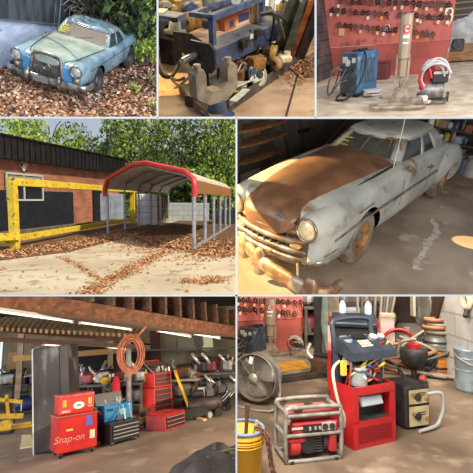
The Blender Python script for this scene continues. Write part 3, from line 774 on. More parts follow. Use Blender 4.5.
for r, z_ in enumerate(zs[:3]):
    yy = [425+ (473-425)*k/7 for k in range(8)]
    for k in range(7):
        y_ = c5.at(428+k*6.6, 135, 0, shx+.15).y; ci = (k*3+r*2) % 8; kd = kinds[(k+r) % 4]
        pos = ('first', 'second', 'third', 'fourth', 'fifth', 'sixth', 'seventh')[k]
        small_item(kd, (shx+.15, y_, z_+.02), mat('item_'+cols[ci][0].replace(' ', '_'), cols[ci][1], rough=.4), '%s %s, %s from the sedan side on %s shelf of the end wall' % (cols[ci][0], kd, pos, rows[r]), 1.0, group='cans and bottles on the end wall shelves')
# things on floor at the far right
for k, (px, py, kind, col, lab) in enumerate(((462, 172, 'cardboard box', (96, 110, 130), 'blue-grey box lying on the floor under the far shelf'), (470, 176, 'paint can', (150, 150, 148), 'grey can on the floor at the right edge below the shelf'), (452, 168, 'oil bottle', (200, 196, 186), 'white jug on the floor behind the tail of the sedan'))):
    p = c5.g(px, py); small_item(kind, p, mat('floor_item_%d' % k, col, rough=.5), lab, 2.2)
# added spot lamps stand in for sun patches, soft daylight from the open door side
def shaft(c, target, frm, e, deg, sy=1.0):
    o = c.light('SPOT', e, (255, 222, 150), loc=frm, to=target, size=.01); o.data.spot_size = math.radians(deg); o.data.spot_blend = .08; return o
shaft(c5, c5.g(240, 262), (4.2, -5.2, 3.6), 13000, 17)
shaft(c5, (.3, -.3, 1.2), (.7, -6, 2.0), 11000, 11)
shaft(c5, c5.g(474, 243), (-4.5, 6.5, 5.5), 9000, 3.6)
c5.light('AREA', 560, (255, 240, 218), loc=(5.5, 5.5, 3.0), to=(-1, 1, .4), size=3)
c5.light('AREA', 190, (232, 236, 246), loc=(6, -1.5, 3.4), to=(0, 0, .8), size=2.5)
# ================= PLACE: blue sedan left among leaves beside a whitewashed wall
R1 = ((-0.11433, 0.95756, 0.26459), (0.5863, 0.28004, -0.76015), (-0.80199, 0.06823, -0.59343))
c1 = Cell('leafy_sedan_lot', (0, 0, BX[0], BY[0]), R1, (-4.3728, -3.9269, 10.2484)); CELLS.append(c1); use(c1)
S1 = (1.06, .98, .97)
soil = mat('leaf_litter_soil', (104, 78, 58), (74, 54, 42), sc=3, rough=.95, bump=.5, bsc=9)
struct('ground', MB().add([(-30, -14, 0), (9, -14, 0), (9, 14, 0), (-30, 14, 0)], [(0, 1, 2, 3)]), soil)
lfm = [mat('litter_'+n, c, rough=.75) for n, c in (('tan', (184, 142, 106)), ('brown', (128, 88, 64)), ('deep', (92, 64, 50)), ('rust', (164, 112, 78)), ('pale', (212, 184, 156)))]
wy0 = -1.5; m = MB()
for _ in range(9500):
    p = c1.g(RND.uniform(-4, 160), RND.uniform(20, 121)) if RND.random() < .5 else c1.g(RND.uniform(-4, 160), RND.uniform(60, 121))
    if p.y < wy0+.1: continue
    m.leaves((p.x, p.y, .005), (.02, .02, .05), 1, .06, flat=True, mats=lfm, aspect=.6)
tag(obj('fallen_leaves', m), 'thick carpet of brown dead leaves over the ground around the blue sedan', 'leaves', kind='stuff')
bp_ = mat('faded_blue_car_paint', (132, 160, 168), (100, 126, 138), sc=1.8, rough=.35, c3=(150, 142, 120), sc3=3, lo3=.58, hi3=.72, coat=.35)
hp_ = mat('lichened_hood_paint', (150, 168, 162), (124, 140, 130), sc=2.2, rough=.4, c3=(168, 156, 128), sc3=4, lo3=.55, hi3=.7, coat=.25)
chr1 = mat('tarnished_chrome', (178, 176, 170), (112, 108, 100), sc=7, rough=.28, metal=.8)
t1 = thing('fintail_sedan', 'faded blue sedan with upright chrome grille stranded in dead leaves', 'car')
def sec1(w, zt, zb=.28, c=.03, fin=0):
    return [(0, zb), (w*.8, zb), (w*.95, zb+.07), (w, zb+.22), (w, zb+.4), (w*.985, zt-.16), (w*.95, zt-.05+fin), (w*.86, zt+fin), (w*.66, zt-.01), (w*.35, zt+c*.6), (0, zt+c)]
st = [(.86, sec1(.80, .80, .38, .0)), (.82, sec1(.85, .86, .36, .01)), (.5, sec1(.875, .90, .32)), (0, sec1(.885, .92, .3)), (-.7, sec1(.89, .93, .28)), (-1.5, sec1(.89, .92, .28)), (-2.1, sec1(.87, .91, .28, .02, .01)), (-2.6, sec1(.84, .90, .3, 0, .04)), (-3.0, sec1(.78, .86, .34, -.02, .07)), (-3.08, sec1(.72, .82, .38, -.02, .06))]
body = obj('body', MB().loft(half_loft(st, S1)), bp_, t1); cut = []
for x_ in (0, -2.3):
    for s in (1, -1): cut.append(MB().cyl((x_*S1[0], s*.5, .34), (x_*S1[0], s*1.2, .34), .37, n=36, smooth=False))
boolean(body, cut, 1); smooth(body.data, 35)
def hs1(w, z, c): return [(0, z-.1), (w*.9, z-.1), (w, z-.06), (w, z-.02), (w*.96, z+c*.2), (w*.8, z+c*.5), (w*.6, z+c*.7), (w*.3, z+c*.95), (0, z+c)]
st = [(.93, hs1(.26, .86, .04)), (.88, hs1(.36, .87, .06)), (.6, hs1(.52, .885, .09)), (.0, hs1(.62, .91, .09)), (-.66, hs1(.70, .93, .06))]
h1 = obj('hood', MB().loft(half_loft(st, S1)), hp_, t1); boolean(h1, [], 1); smooth(h1.data, 45)
blackg = mat('black_gap', (16, 14, 13))
for s in (1, -1): obj('hood_gap', MB().tube([V((x*S1[0], s*y*S1[1], z*S1[2])) for x, y, z in ((-.66, .715, .94), (0, .635, .925), (.6, .54, .9), (.86, .40, .88))], .008, 5), blackg, t1)
for x_ in (0, -2.3):
    for s in (1, -1): car_wheel(t1, x_, s*.78, .325, .16, S1, tyr1 := mat('black_tyre', (40, 38, 36), (60, 56, 52), sc=5, rough=.9), mat('painted_rim_blue', (52, 58, 62), rough=.5), chr1, s)
g1 = mat_glass('dusty_windshield', (150, 140, 124), .6, .25); g2 = mat_glass('green_side_glass', (62, 76, 66), .6, .1)
cabin(t1, .92, 1.20, -.74, -1.06, -2.3, -2.0, .72, .61, 1.27, S1, bp_, g1, g2, (0, 6, 7, 13), chr1, .07)
yw1 = mat('yellow_marker', (214, 206, 70), rough=.6)
m = MB()
for k, (a, b, zz) in enumerate(((-.56, -.40, .78), (-.60, -.36, .6), (-.62, -.34, .45), (-.60, -.40, .3))):
    pts = []
    for i in range(9):
        t = i/8; pts.append(V(((-.74-.30*zz-.0)*S1[0]+.03, (a+(b-a)*t)*S1[1], (.92+.28*zz)*S1[2]+.012*(-1)**i)))
    m.tube(pts, .012, 4)
obj('chalk_writing', m, yw1, t1)
obj('steering_wheel', MB().ring((0, 0, 0), .2, .012, 'z').bar((-.2, 0, 0), (.2, 0, 0), .02, .012).cyl((0, 0, 0), (0, 0, -.4), .02), mat('ivory_wheel', (214, 200, 176), rough=.4), t1, L_((-1.15*S1[0], .36, .96), (0, 60, 0)))
for x_ in (-1.5, -2.0): obj('seat', MB().box((x_*S1[0], 0, .65), (.5, 1.2, .2), bev=.05).box((x_*S1[0]-.2, 0, .85), (.14, 1.1, .3), (0, -12, 0), bev=.05), mat('old_seat_brown', (104, 84, 66), rough=.8), t1)
# grille: tall chrome shell
gx = .93*S1[0]
gr1 = obj('grille_shell', MB().tube([(gx-.02, -.33, .40), (gx-.01, -.345, .62), (gx-.04, -.31, .86), (gx-.05, -.15, .925), (gx-.05, 0, .94), (gx-.05, .15, .925), (gx-.04, .31, .86), (gx-.01, .345, .62), (gx-.02, .33, .40)], .035, 8, True, 4), chr1, t1)
m = MB().prism([(-.31, .42), (-.33, .62), (-.29, .84), (-.14, .9), (.14, .9), (.29, .84), (.33, .62), (.31, .42)], gx-.12, gx-.05, 'yz')
obj('grille_mesh', m, mat('grille_mesh_grey', (150, 146, 134), (104, 100, 92), sc=40, rough=.5, metal=.4), gr1)
m = MB()
for i in range(1, 9):
    z_ = .42+i*.052; m.bar((gx-.035, -.31, z_), (gx-.035, .31, z_), .014, .012)
for i in range(-3, 4): m.bar((gx-.03, i*.09, .42), (gx-.03, i*.09, .89), .012, .014)
obj('grille_bars', m, chr1, gr1)
obj('grille_star', MB().ring((gx+.0, 0, .66), .075, .012, 'x').bar((gx, 0, .66), (gx, 0, .735), .012, .012).bar((gx, 0, .66), (gx, .065, .62), .012, .012).bar((gx, 0, .66), (gx, -.065, .62), .012, .012), chr1, gr1)
blue_p = mat('clean_blue_paint', (66, 132, 180), (90, 150, 186), sc=3, rough=.4)
for s in (1, -1): obj('front_panel', MB().box((.895*S1[0], s*.46, .60), (.05, .22, .34), (0, 0, s*6), bev=.02), blue_p, t1)
for s in (1, -1):
    X = L_((.90*S1[0], s*.69*S1[1], .735), (0, 0, s*4))
    o = obj('headlight', MB().mat(bp_).lathe([(.15, -.35), (.155, -.1), (.145, .0), (.13, .035)], axis='x', n=28), None, t1, X)
    obj('headlight_ring', MB().ring((.035, 0, 0), .125, .018, 'x'), chr1, o)
    obj('lens', MB().lathe([(.12, .03), (.09, .06), (.05, .075), (0, .08)], axis='x', n=24), mat('glass_lens_grey', (186, 188, 180), (150, 150, 140), sc=12, rough=.1, coat=.7), o)
    o = obj('fog_lamp', MB().mat(chr1).ring((.03, 0, 0), .065, .012, 'x'), None, t1, L_((.88*S1[0], s*.70*S1[1], .535), (0, 0, s*6)))
    obj('lens', MB().lathe([(.06, .0), (.05, .04), (0, .06)], axis='x', n=16), mat('amber_fog_lens', (188, 160, 120), rough=.2), o)
# bumper with wrap-round ends and overriders
bz = .40; pts = []
for i in range(-12, 13):
    t = i/12; pts.append(V(((1.04-.10*t*t)*S1[0], .86*t, bz)))
for s, k in ((1, -1), (-1, 0)):
    for dx, dy in ((.16, .90), (.26, .93), (.45, .935)):
        p = V(((1.04-dx)*S1[0], s*dy, bz)); pts.insert(0, p) if s < 0 else pts.append(p)
m = MB(); rings = []
for i, p in enumerate(pts):
    d = (pts[min(i+1, len(pts)-1)]-pts[max(i-1, 0)]).normalized(); o_ = V((d.y, -d.x, 0)); rings.append([p+o_*.045*math.cos(a)+V((0, 0, .085*math.sin(a))) for a in [2*PI*j/10 for j in range(10)]])
bo = obj('bumper', m.loft(rings), chr1, t1)
for s in (1, -1): obj('overrider', MB().tube([(1.02*S1[0], s*.36, .28), (1.09*S1[0], s*.36, .36), (1.10*S1[0], s*.36, .47), (1.03*S1[0], s*.36, .55)], [.035, .05, .05, .035], 10, smoothpath=3), chr1, bo)
obj('number_plate', MB().box((1.1*S1[0], -.05, .40), (.012, .34, .12)), mat('plate_grey', (120, 118, 112), rough=.5), bo)
obj('side_trim', MB().bar((.55*S1[0], .885*S1[1]+.006, .72), (-2.6*S1[0], .86*S1[1]+.01, .74), .012, .02), chr1, t1)
for x_ in (-.85, -1.6, -2.1): obj('door_gap', MB().bar((x_*S1[0], .885*S1[1]-.002, .42), (x_*S1[0], .885*S1[1]-.004, .84), .01, .006), blackg, t1)
for x_ in (-1.45, -1.95): obj('door_handle', MB().bar((x_*S1[0], .91*S1[1], .78), (x_*S1[0]-.12, .91*S1[1], .78), .02, .02), chr1, t1)
obj('wiper', MB().bar((-.62, -.1, .96), (-.93, .3, 1.03), .01, .01), blackg, t1)
# wall: whitewashed lower part and dark upper part, running beside the car
wy = -1.5
wash = mat('whitewashed_blocks', (206, 212, 222), (180, 190, 206), sc=2.2, rough=.8, c3=(112, 112, 112), sc3=5, lo3=.64, hi3=.72, bump=.25, bsc=6, stretch=(1, 1, 2.5))
struct('wall_whitewashed', MB().box((-2.4, wy-.12, .875), (8.4, .24, 1.75)), wash)
dksid = mat('dark_wet_siding', (58, 60, 62), (84, 86, 88), sc=2, rough=.6, c3=(36, 44, 34), sc3=3, stretch=(3, 3, .6), bump=.2)
t = thing('siding_panel', 'dark weathered siding covering the upper half of the whitewashed wall', 'siding')
obj('panel', MB().prism([(1.9, 1.42), (.1, 1.10), (-3.1, .50), (-4.6, .35), (-6.6, .3), (-6.6, 1.8), (1.9, 1.8)], wy+.004, wy+.07, 'xz'), dksid, t)
obj('lower_batten', MB().bar((1.9, wy+.07, 1.42), (.1, wy+.07, 1.10), .03, .04).bar((.1, wy+.07, 1.10), (-3.1, wy+.07, .50), .03, .04), mat('batten_grey', (104, 108, 106), rough=.6), t)
p, q = c1.at(61, 0, 1, wy+.1), c1.at(58, 30, 1, wy+.1)
tag(obj('downpipe', MB().cyl(p, q, .02).cyl(p+V((.3, 0, 0)), q+V((.3, 0, 0)), .008), mat('pale_pipe', (120, 128, 130), rough=.5)), 'thin pale downpipe on the dark siding above the hood', 'pipe')
# dry vines over the windscreen corner
vine = mat('dry_vine', (150, 138, 120), (104, 92, 78), sc=6, rough=.9)
for k in range(9):
    r0 = random.Random(k+40); x0 = 78+r0.uniform(-4, 20); m = MB()
    pts = [c1.at(x0, -4, 1, wy+.15+r0.uniform(0, .3))]
    for j in range(1, 6): pts.append(c1.at(x0+r0.uniform(-7, 7)+j*r0.uniform(-1, 2.5), -4+j*4.4, 1, wy+.15+r0.uniform(0, .4)))
    m.tube(pts, r0.uniform(.012, .026), 5, smoothpath=4)
    for j in range(4):
        a = pts[r0.randint(1, 4)]; m.tube([a, a+V((r0.uniform(-.5, .5), r0.uniform(0, .2), r0.uniform(-.3, .4))), a+V((r0.uniform(-.9, .9), r0.uniform(0, .3), r0.uniform(-.6, .5)))], .009, 4, smoothpath=3)
    where = ('over the roof edge', 'against the dark siding', 'behind the windscreen', 'crossing the downpipe side', 'near the dark shrubs', 'twisted with its neighbour', 'with a forked tip', 'thickest of the tangle', 'thinnest of the tangle')[k]
    tag(obj('dry_vine', m, vine), 'bare dry vine hanging above the blue sedan, '+where, 'vine', 'dry vines above the sedan')
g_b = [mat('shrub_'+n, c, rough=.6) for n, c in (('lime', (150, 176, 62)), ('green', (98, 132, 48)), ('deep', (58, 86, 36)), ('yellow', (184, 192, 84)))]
def shrub(c, base, r, h, n, size, label, mats, name='leafy_shrub', cat='shrub'):
    t = thing(name, label, cat, L_(base))
    m = MB()
    for k in range(7):
        a = RND.uniform(0, 2*PI); m.tube([(0, 0, 0), (math.cos(a)*r*.4, math.sin(a)*r*.4, h*.5), (math.cos(a)*r*.8, math.sin(a)*r*.8, h*RND.uniform(.7, 1))], .012, 5, smoothpath=3)
    obj('stems', m, vine, t)
    m = MB()
    for k in range(6):
        a = RND.uniform(0, 2*PI); q = r*RND.uniform(.1, .7); m.leaves((math.cos(a)*q, math.sin(a)*q, h*RND.uniform(.25, .85)), (r*.55, r*.55, h*.3), n//6, size, .1, mats=mats)
    obj('foliage', m, None, t)
    return t
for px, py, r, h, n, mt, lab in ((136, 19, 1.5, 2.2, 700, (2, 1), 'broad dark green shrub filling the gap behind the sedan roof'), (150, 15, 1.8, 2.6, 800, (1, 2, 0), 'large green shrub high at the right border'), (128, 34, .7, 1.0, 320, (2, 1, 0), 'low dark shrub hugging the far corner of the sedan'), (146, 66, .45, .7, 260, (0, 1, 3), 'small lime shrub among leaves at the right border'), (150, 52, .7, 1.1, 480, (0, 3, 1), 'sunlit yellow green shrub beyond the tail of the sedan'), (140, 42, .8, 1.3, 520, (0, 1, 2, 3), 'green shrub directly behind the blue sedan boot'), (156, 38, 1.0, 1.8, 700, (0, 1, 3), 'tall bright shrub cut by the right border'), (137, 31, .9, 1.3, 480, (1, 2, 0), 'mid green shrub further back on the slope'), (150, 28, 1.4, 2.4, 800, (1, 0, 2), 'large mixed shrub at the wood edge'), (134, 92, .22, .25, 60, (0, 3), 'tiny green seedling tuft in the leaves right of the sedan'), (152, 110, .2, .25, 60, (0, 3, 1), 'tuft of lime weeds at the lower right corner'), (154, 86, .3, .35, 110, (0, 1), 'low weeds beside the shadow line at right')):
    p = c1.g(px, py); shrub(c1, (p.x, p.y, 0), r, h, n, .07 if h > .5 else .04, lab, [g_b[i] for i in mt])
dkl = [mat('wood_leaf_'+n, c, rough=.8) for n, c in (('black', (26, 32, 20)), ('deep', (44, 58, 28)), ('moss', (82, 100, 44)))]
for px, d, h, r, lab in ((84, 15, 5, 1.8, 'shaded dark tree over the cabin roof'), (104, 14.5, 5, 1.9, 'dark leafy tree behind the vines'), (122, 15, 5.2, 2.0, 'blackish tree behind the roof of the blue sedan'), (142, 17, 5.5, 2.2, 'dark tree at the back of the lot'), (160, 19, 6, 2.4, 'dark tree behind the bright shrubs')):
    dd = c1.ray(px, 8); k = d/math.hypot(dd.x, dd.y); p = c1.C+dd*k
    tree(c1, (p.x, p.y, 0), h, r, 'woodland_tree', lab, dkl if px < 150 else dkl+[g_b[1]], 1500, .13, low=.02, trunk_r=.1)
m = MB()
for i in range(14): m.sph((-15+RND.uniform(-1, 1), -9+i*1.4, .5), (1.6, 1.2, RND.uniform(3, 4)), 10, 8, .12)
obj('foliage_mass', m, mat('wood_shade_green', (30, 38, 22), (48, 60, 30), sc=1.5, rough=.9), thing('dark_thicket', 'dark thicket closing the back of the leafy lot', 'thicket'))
# overhead cable whose shadow crosses hood and leaves
sund = V((.3, .4, -.85)).normalized()
a_, b_ = c1.at(47, 36, 2, .95), c1.at(82, 60, 2, .93)
dln = (b_-a_); up_ = -sund*4.2
tag(obj('overhead_cable', MB().cyl(a_-dln*3+up_, b_+dln*5+up_, .03, n=8), blackg), 'overhead cable crossing above the hood of the blue sedan', 'cable')
c1.light('SUN', 5.2, (255, 236, 204), dirn=sund, angle=.012)
c1.light('SUN', 5.0, (220, 228, 248), dirn=(-.6, -.8, -.6), angle=.9)  # added soft fill, aimed to brighten the whitewashed wall
# ================= PLACE: red clamp board with welder, tube jack and charger on a concrete floor
c3 = tilt_cell('red_board_corner', (BX[1], 0, 473, BY[0]), 14, 1.9, .5); CELLS.append(c3); use(c3)
fl3 = mat('pale_shop_floor', (214, 192, 164), (188, 160, 132), sc=1.1, rough=.85, c3=(228, 208, 182), sc3=2.5, lo3=.5, hi3=.65, bump=.15, bsc=6)
struct('floor', MB().add([(-3, 3, 0), (14, 3, 0), (14, 24, 0), (-3, 24, 0)], [(0, 1, 2, 3)]), fl3)
redp = mat('red_board_paint', (208, 116, 102), (192, 100, 88), sc=1.2, rough=.6, c3=(132, 60, 52), sc3=2.4, lo3=.58, hi3=.7)
bl, br = c3.g(334, 76), c3.g(447, 74)
bu = (br-bl).normalized(); bw = (br-bl).length; ba = math.degrees(math.atan2(bu.y, bu.x)); Xr = L_(bl, (0, 0, ba))
def on_board(c, X, px, py, off=0.0):
    """photo point -> board coordinates (x along, z up) on the board's face"""
    I = X.inverted(); o = I @ c.C; d = I.to_3x3() @ c.ray(px, py); k = (-off-o.y)/d.y; return o+d*k
tl, tr = on_board(c3, Xr, 323, 0), on_board(c3, Xr, 455, 0)
t = thing('tool_board', 'large red painted board full of hanging clamps, with the blue welder before it', 'board', Xr)
hgt = tl.z+.4
seamz = on_board(c3, Xr, 390, 44).z
obj('upper_panel', MB().prism([(tl.x*seamz/tl.z, seamz), (bw+(tr.x-bw)*seamz/tr.z, seamz), (tr.x, tl.z+.3), (tl.x, tl.z+.3)], 0, .05), redp, t)
redd = mat('dark_red_paint', (184, 92, 80), (158, 76, 66), sc=1.5, rough=.6)
obj('lower_panel', MB().prism([(0, 0), (bw, 0), (bw+(tr.x-bw)*seamz/tr.z, seamz-.012), (tl.x*seamz/tl.z, seamz-.012)], 0.015, .06), redd, t)
clampm = [mat('clamp_black', (46, 40, 40), (74, 62, 56), sc=20, rough=.5, metal=.5), mat('clamp_steel', (120, 108, 98), (84, 70, 62), sc=20, rough=.45, metal=.5), mat('clamp_rust', (124, 82, 62), (88, 58, 46), sc=20, rough=.6)]
tagm = [mat('paper_tag', (226, 196, 158), rough=.8), mat('white_tag', (232, 226, 220), rough=.8), mat('orange_tag', (230, 160, 70), rough=.8)]
ordn = ['first', 'second', 'third', 'fourth', 'fifth', 'sixth', 'seventh', 'eighth', 'ninth', 'tenth', 'eleventh', 'twelfth', 'thirteenth', 'fourteenth', 'fifteenth', 'sixteenth', 'seventeenth', 'eighteenth', 'nineteenth', 'twentieth', 'twenty-first', 'twenty-second']
def clamp_row(c, X, row, x0, x1, y0, y1, n, s, boardname, grp, missing=(), r0=None):
    for k in range(n):
        if k in missing: continue
        px = x0+(x1-x0)*(k+r0.uniform(-.15, .15))/(n-1); py = y0+(y1-y0)*k/(n-1)+r0.uniform(-.5, .5); p = on_board(c, X, px, py, .05)
        kind = r0.randint(0, 2); cm = clampm[r0.choice((0, 0, 1, 2))]
        t = thing('hanging_clamp', '%s %s from left in the %s row on %s' % (('double-ring clamp', 'square shackle', 'long-tailed clamp')[kind], ordn[k], row, boardname), 'clamp', X @ L_(p, (0, r0.uniform(-12, 12), 0), s), grp)
        obj('hook', MB().cyl((0, .06, .1), (0, -.03, .1), .012, n=6), cm, t)
        m = MB()
        if kind == 0: m.ring((-.045, -.02, 0), .045, .02, 'y', 12, 6).ring((.045, -.02, -.01), .045, .02, 'y', 12, 6).box((0, -.02, .06), (.05, .035, .1))
        elif kind == 1: m.box((-.05, -.02, .0), (.035, .05, .16)).box((.05, -.02, 0), (.035, .05, .16)).box((0, -.02, .08), (.13, .05, .035)).box((0, -.02, -.03), (.1, .04, .03))
        else: m.ring((0, -.02, .02), .05, .022, 'y', 12, 6).bar((0, -.02, -.02), (.03, -.02, -.15), .035, .03).box((-.06, -.02, .05), (.04, .04, .08))
        obj('clamp_body', m, cm, t)
        if r0.random() < .42: obj('tag', MB().box((r0.uniform(-.05, .05), -.05, -.13), (.085, .006, .10), (0, r0.uniform(-20, 20), 0)), tagm[r0.choice((0, 0, 1, 2))], t)
rr0 = random.Random(3)
clamp_row(c3, Xr, 'top', 341, 449, 1.5, 5, 19, 1.0, 'the red board', 'clamps hanging on the red board', r0=rr0)
clamp_row(c3, Xr, 'second', 332, 448, 11, 18, 20, 1.0, 'the red board', 'clamps hanging on the red board', (10,), rr0)
clamp_row(c3, Xr, 'third', 340, 433, 25.5, 34.5, 18, 1.0, 'the red board', 'clamps hanging on the red board', (11, 12), rr0)
p = on_board(c3, Xr, 341.5, 32, .05); tag(obj('cardboard_tag', MB().box(p, (.22, .01, .24), (0, 4, 0)), mat('tan_card', (222, 178, 130), rough=.8), None, Xr), 'square tan card hanging under the third clamp row at left', 'tag')
p = on_board(c3, Xr, 449, 12, .06)
tag(obj('white_coil_tag', MB().ring((0, 0, 0), .10, .028, 'y', 20, 6, -60, 250).tube([(.09, 0, -.04), (.1, 0, -.2), (.03, 0, -.38)], [.03, .024, .012], 6, smoothpath=3), mat('cream_plastic', (236, 224, 190), rough=.5), None, Xr @ L_(p)), 'curled cream hook hanging at the top right corner of the red board', 'hook')
p = on_board(c3, Xr, 387, 27.5, .06)
tag(obj('valve_ring', MB().ring((0, 0, 0), .09, .02, 'y', 18, 6).bar((-.09, 0, 0), (.16, 0, -.09), .03, .03), mat('valve_pale', (206, 186, 176), rough=.4), None, Xr @ L_(p)), 'pale ring valve hanging left of the tube in the third row', 'valve')
# side walls
lw = mat_brick('dark_stacked_blocks', (92, 78, 80), (70, 60, 66), (48, 40, 44), bw=.6, bh=.26, ms=.02, axes='xz', stain=(112, 92, 86))
p0, p1 = c3.g(314, 84), c3.g(333, 76)
q = L_(p0+(p0-p1)*2, (-9, 0, math.degrees(math.atan2((p1-p0).y, (p1-p0).x))))
struct('wall_left', MB().box(((p1-p0).length*1.5, .15, 2), ((p1-p0).length*3+.3, .3, 4)), lw, q)
backm = mat('back_wall_planks', (120, 100, 84), (92, 78, 68), sc=2, rough=.8, stretch=(.4, 1, 4))
by = c3.g(460, 44).y
struct('wall_back', MB().box((7, by+.2, 1.6), (16, .2, 4.4)), backm)
m = MB()
for k, yy in enumerate((3, 9, 15)):
    a = c3.w(458, yy, by); m.box((7, by+.06, a.z), (16, .06, .1))
obj('wall_rails', m, mat('pale_rail', (150, 138, 124), rough=.8), None, kind='structure')
# white sack, dark bundle, wooden crate to the right
def blob(c, px, py, dist_px_base, r, m_, jit=.12, n=14): pass
p = c3.g(466, 56); t = thing('cloth_sack', 'large white cloth sack slumped on the wooden crate at the right border', 'sack', L_((p.x, p.y, .55)))
obj('sack_body', MB().sph((0, 0, .35), (1.0, .5, .62), 18, 12, .06), mat('white_cloth', (214, 212, 208), (186, 184, 182), sc=3, rough=.9, bump=.5, bsc=3), t)
obj('knot', MB().tube([(-.1, 0, .9), (0, 0, 1.1), (.1, 0, 1.15)], [.12, .06, .1], 8), mat('white_cloth', (0, 0, 0)), t)
crm = mat('crate_wood', (168, 128, 90), (138, 100, 68), sc=4, rough=.8, stretch=(1, 1, 5))
p = c3.g(458, 62); t = thing('wooden_crate', 'low wooden crate standing right of the red board below the white sack', 'crate', L_((p.x+.3, p.y+.3, 0)))
obj('crate_side', MB().box((0, -.4, .3), (2.6, .05, .5)), crm, t); obj('crate_side', MB().box((0, .4, .3), (2.6, .05, .5)), crm, t)
obj('crate_lid', MB().box((0, 0, .57), (2.7, .9, .05)), crm, t); obj('crate_end', MB().box((-1.3, 0, .3), (.05, .8, .5)), crm, t)
p = c3.g(452, 52, .6)
t = thing('engine_block', 'dark engine part sitting on the crate beside the white sack', 'engine', L_((p.x, p.y, .6)))
dm = mat('greasy_dark_metal', (48, 46, 50), (70, 66, 66), sc=8, rough=.5, metal=.5)
obj('block', MB().box((0, 0, .2), (.6, .35, .36), (0, 0, 12), bev=.04).cyl((.1, -.25, .25), (.1, .2, .25), .14), dm, t); obj('pipe', MB().tube([(-.3, 0, .3), (-.45, 0, .5), (-.3, 0, .62)], .05, 8, smoothpath=3), dm, t)
struct('trim_ledge', MB().box((bl.x+9.5, c3.g(465, 60).y-.1, .06), (9, .5, .12)), mat('pale_plank', (214, 196, 168), (190, 170, 142), sc=4, rough=.8))
# ---- blue welder
def welder(c, X, label, sc_, dull=False):
    bl_ = mat('welder_blue'+('_dusty' if dull else ''), (74, 120, 156) if not dull else (66, 78, 92), (48, 88, 124) if not dull else (48, 54, 64), sc=3, rough=.45, c3=(176, 188, 192), sc3=4, lo3=.6, hi3=.75)
    gr_ = mat('welder_dark_panel'+('_dusty' if dull else ''), (70, 76, 84), (52, 56, 62), sc=4, rough=.55, c3=(112, 110, 106), sc3=6, lo3=.55, hi3=.7)
    t = thing('welding_machine', label, 'welder', X @ L_(s=sc_))
    obj('casing', MB().box((0, .38, .40), (.50, .76, .68), bev=.012), bl_, t)
    o = obj('front_panel', MB().box((0, -.01, .40), (.47, .03, .66), bev=.005).box((0, -.03, .25), (.36, .02, .26), bev=.005), gr_, t)
    obj('current_knob', MB().cyl((.0, -.02, .58), (.0, -.07, .58), .055, n=18).bar((0, -.075, .54), (0, -.075, .62), .012, .015), mat('knob_silver', (206, 210, 210), rough=.35, metal=.4), o)
    obj('gauge_plate', MB().box((-.1, -.03, .63), (.14, .012, .10)).box((.15, -.03, .62), (.09, .012, .08)), mat('pale_plate', (196, 190, 176), rough=.6), o)
    for s in (-1, 1): obj('socket', MB().cyl((s*.12, -.02, .46), (s*.12, -.07, .46), .035, n=14), mat('socket_black', (24, 24, 26), rough=.5), o)
    obj('lifting_handle', MB().tube([(0, .12, .74), (0, .14, .765), (0, .6, .765), (0, .62, .74)], .014, 8, smoothpath=4), mat('socket_black', (0, 0, 0)), t)
    m = MB()
    for k in range(9): m.box((.252, .12+k*.062, .42), (.008, .028, .40))
    for k in range(9): m.box((-.252, .12+k*.062, .42), (.008, .028, .40))
    obj('louvres', m, gr_, t)
    obj('top_seams', MB().box((0, .3, .745), (.5, .012, .006)).box((0, .52, .745), (.5, .012, .006)).box((0, .38, .746), (.012, .74, .006)), gr_, t)
    for s in (-1, 1):
        for y_ in (.08, .68): obj('foot', MB().box((s*.2, y_, .03), (.07, .09, .07), bev=.01), mat('socket_black', (0, 0, 0)), t)
    cab = mat('grey_cable', (112, 108, 102), (84, 80, 76), sc=8, rough=.6); cab2 = mat('black_cable', (32, 31, 32), rough=.5)
    obj('cable', MB().tube([(-.12, -.07, .46), (-.2, -.3, .5), (-.34, -.34, .2), (-.42, -.2, .05), (-.46, .05, .2), (-.3, .1, .6), (-.22, .08, .76)], .02, 8, smoothpath=6), cab, t)
    obj('cable', MB().tube([(.12, -.07, .46), (.16, -.3, .2), (.0, -.42, .04), (.2, -.5, .03), (.4, -.35, .1), (.42, 0, .4), (.3, .2, .7), (.1, .2, .78)], .02, 8, smoothpath=6), cab2, t)
    obj('cable', MB().tube([(0, -.07, .3), (-.1, -.35, .25), (-.25, -.3, .1), (-.1, -.2, .3), (.0, -.1, .5)], .014, 8, smoothpath=6), cab, t)
    return t
p = c3.g(352, 99); ww = 1.0
sW = 1.42
welder(c3, L_(c3.g(348, 97.5), (0, 0, -30)), 'blue welding machine with looping cables standing left of the beige tube', (1.05, 1.25, 1.5))
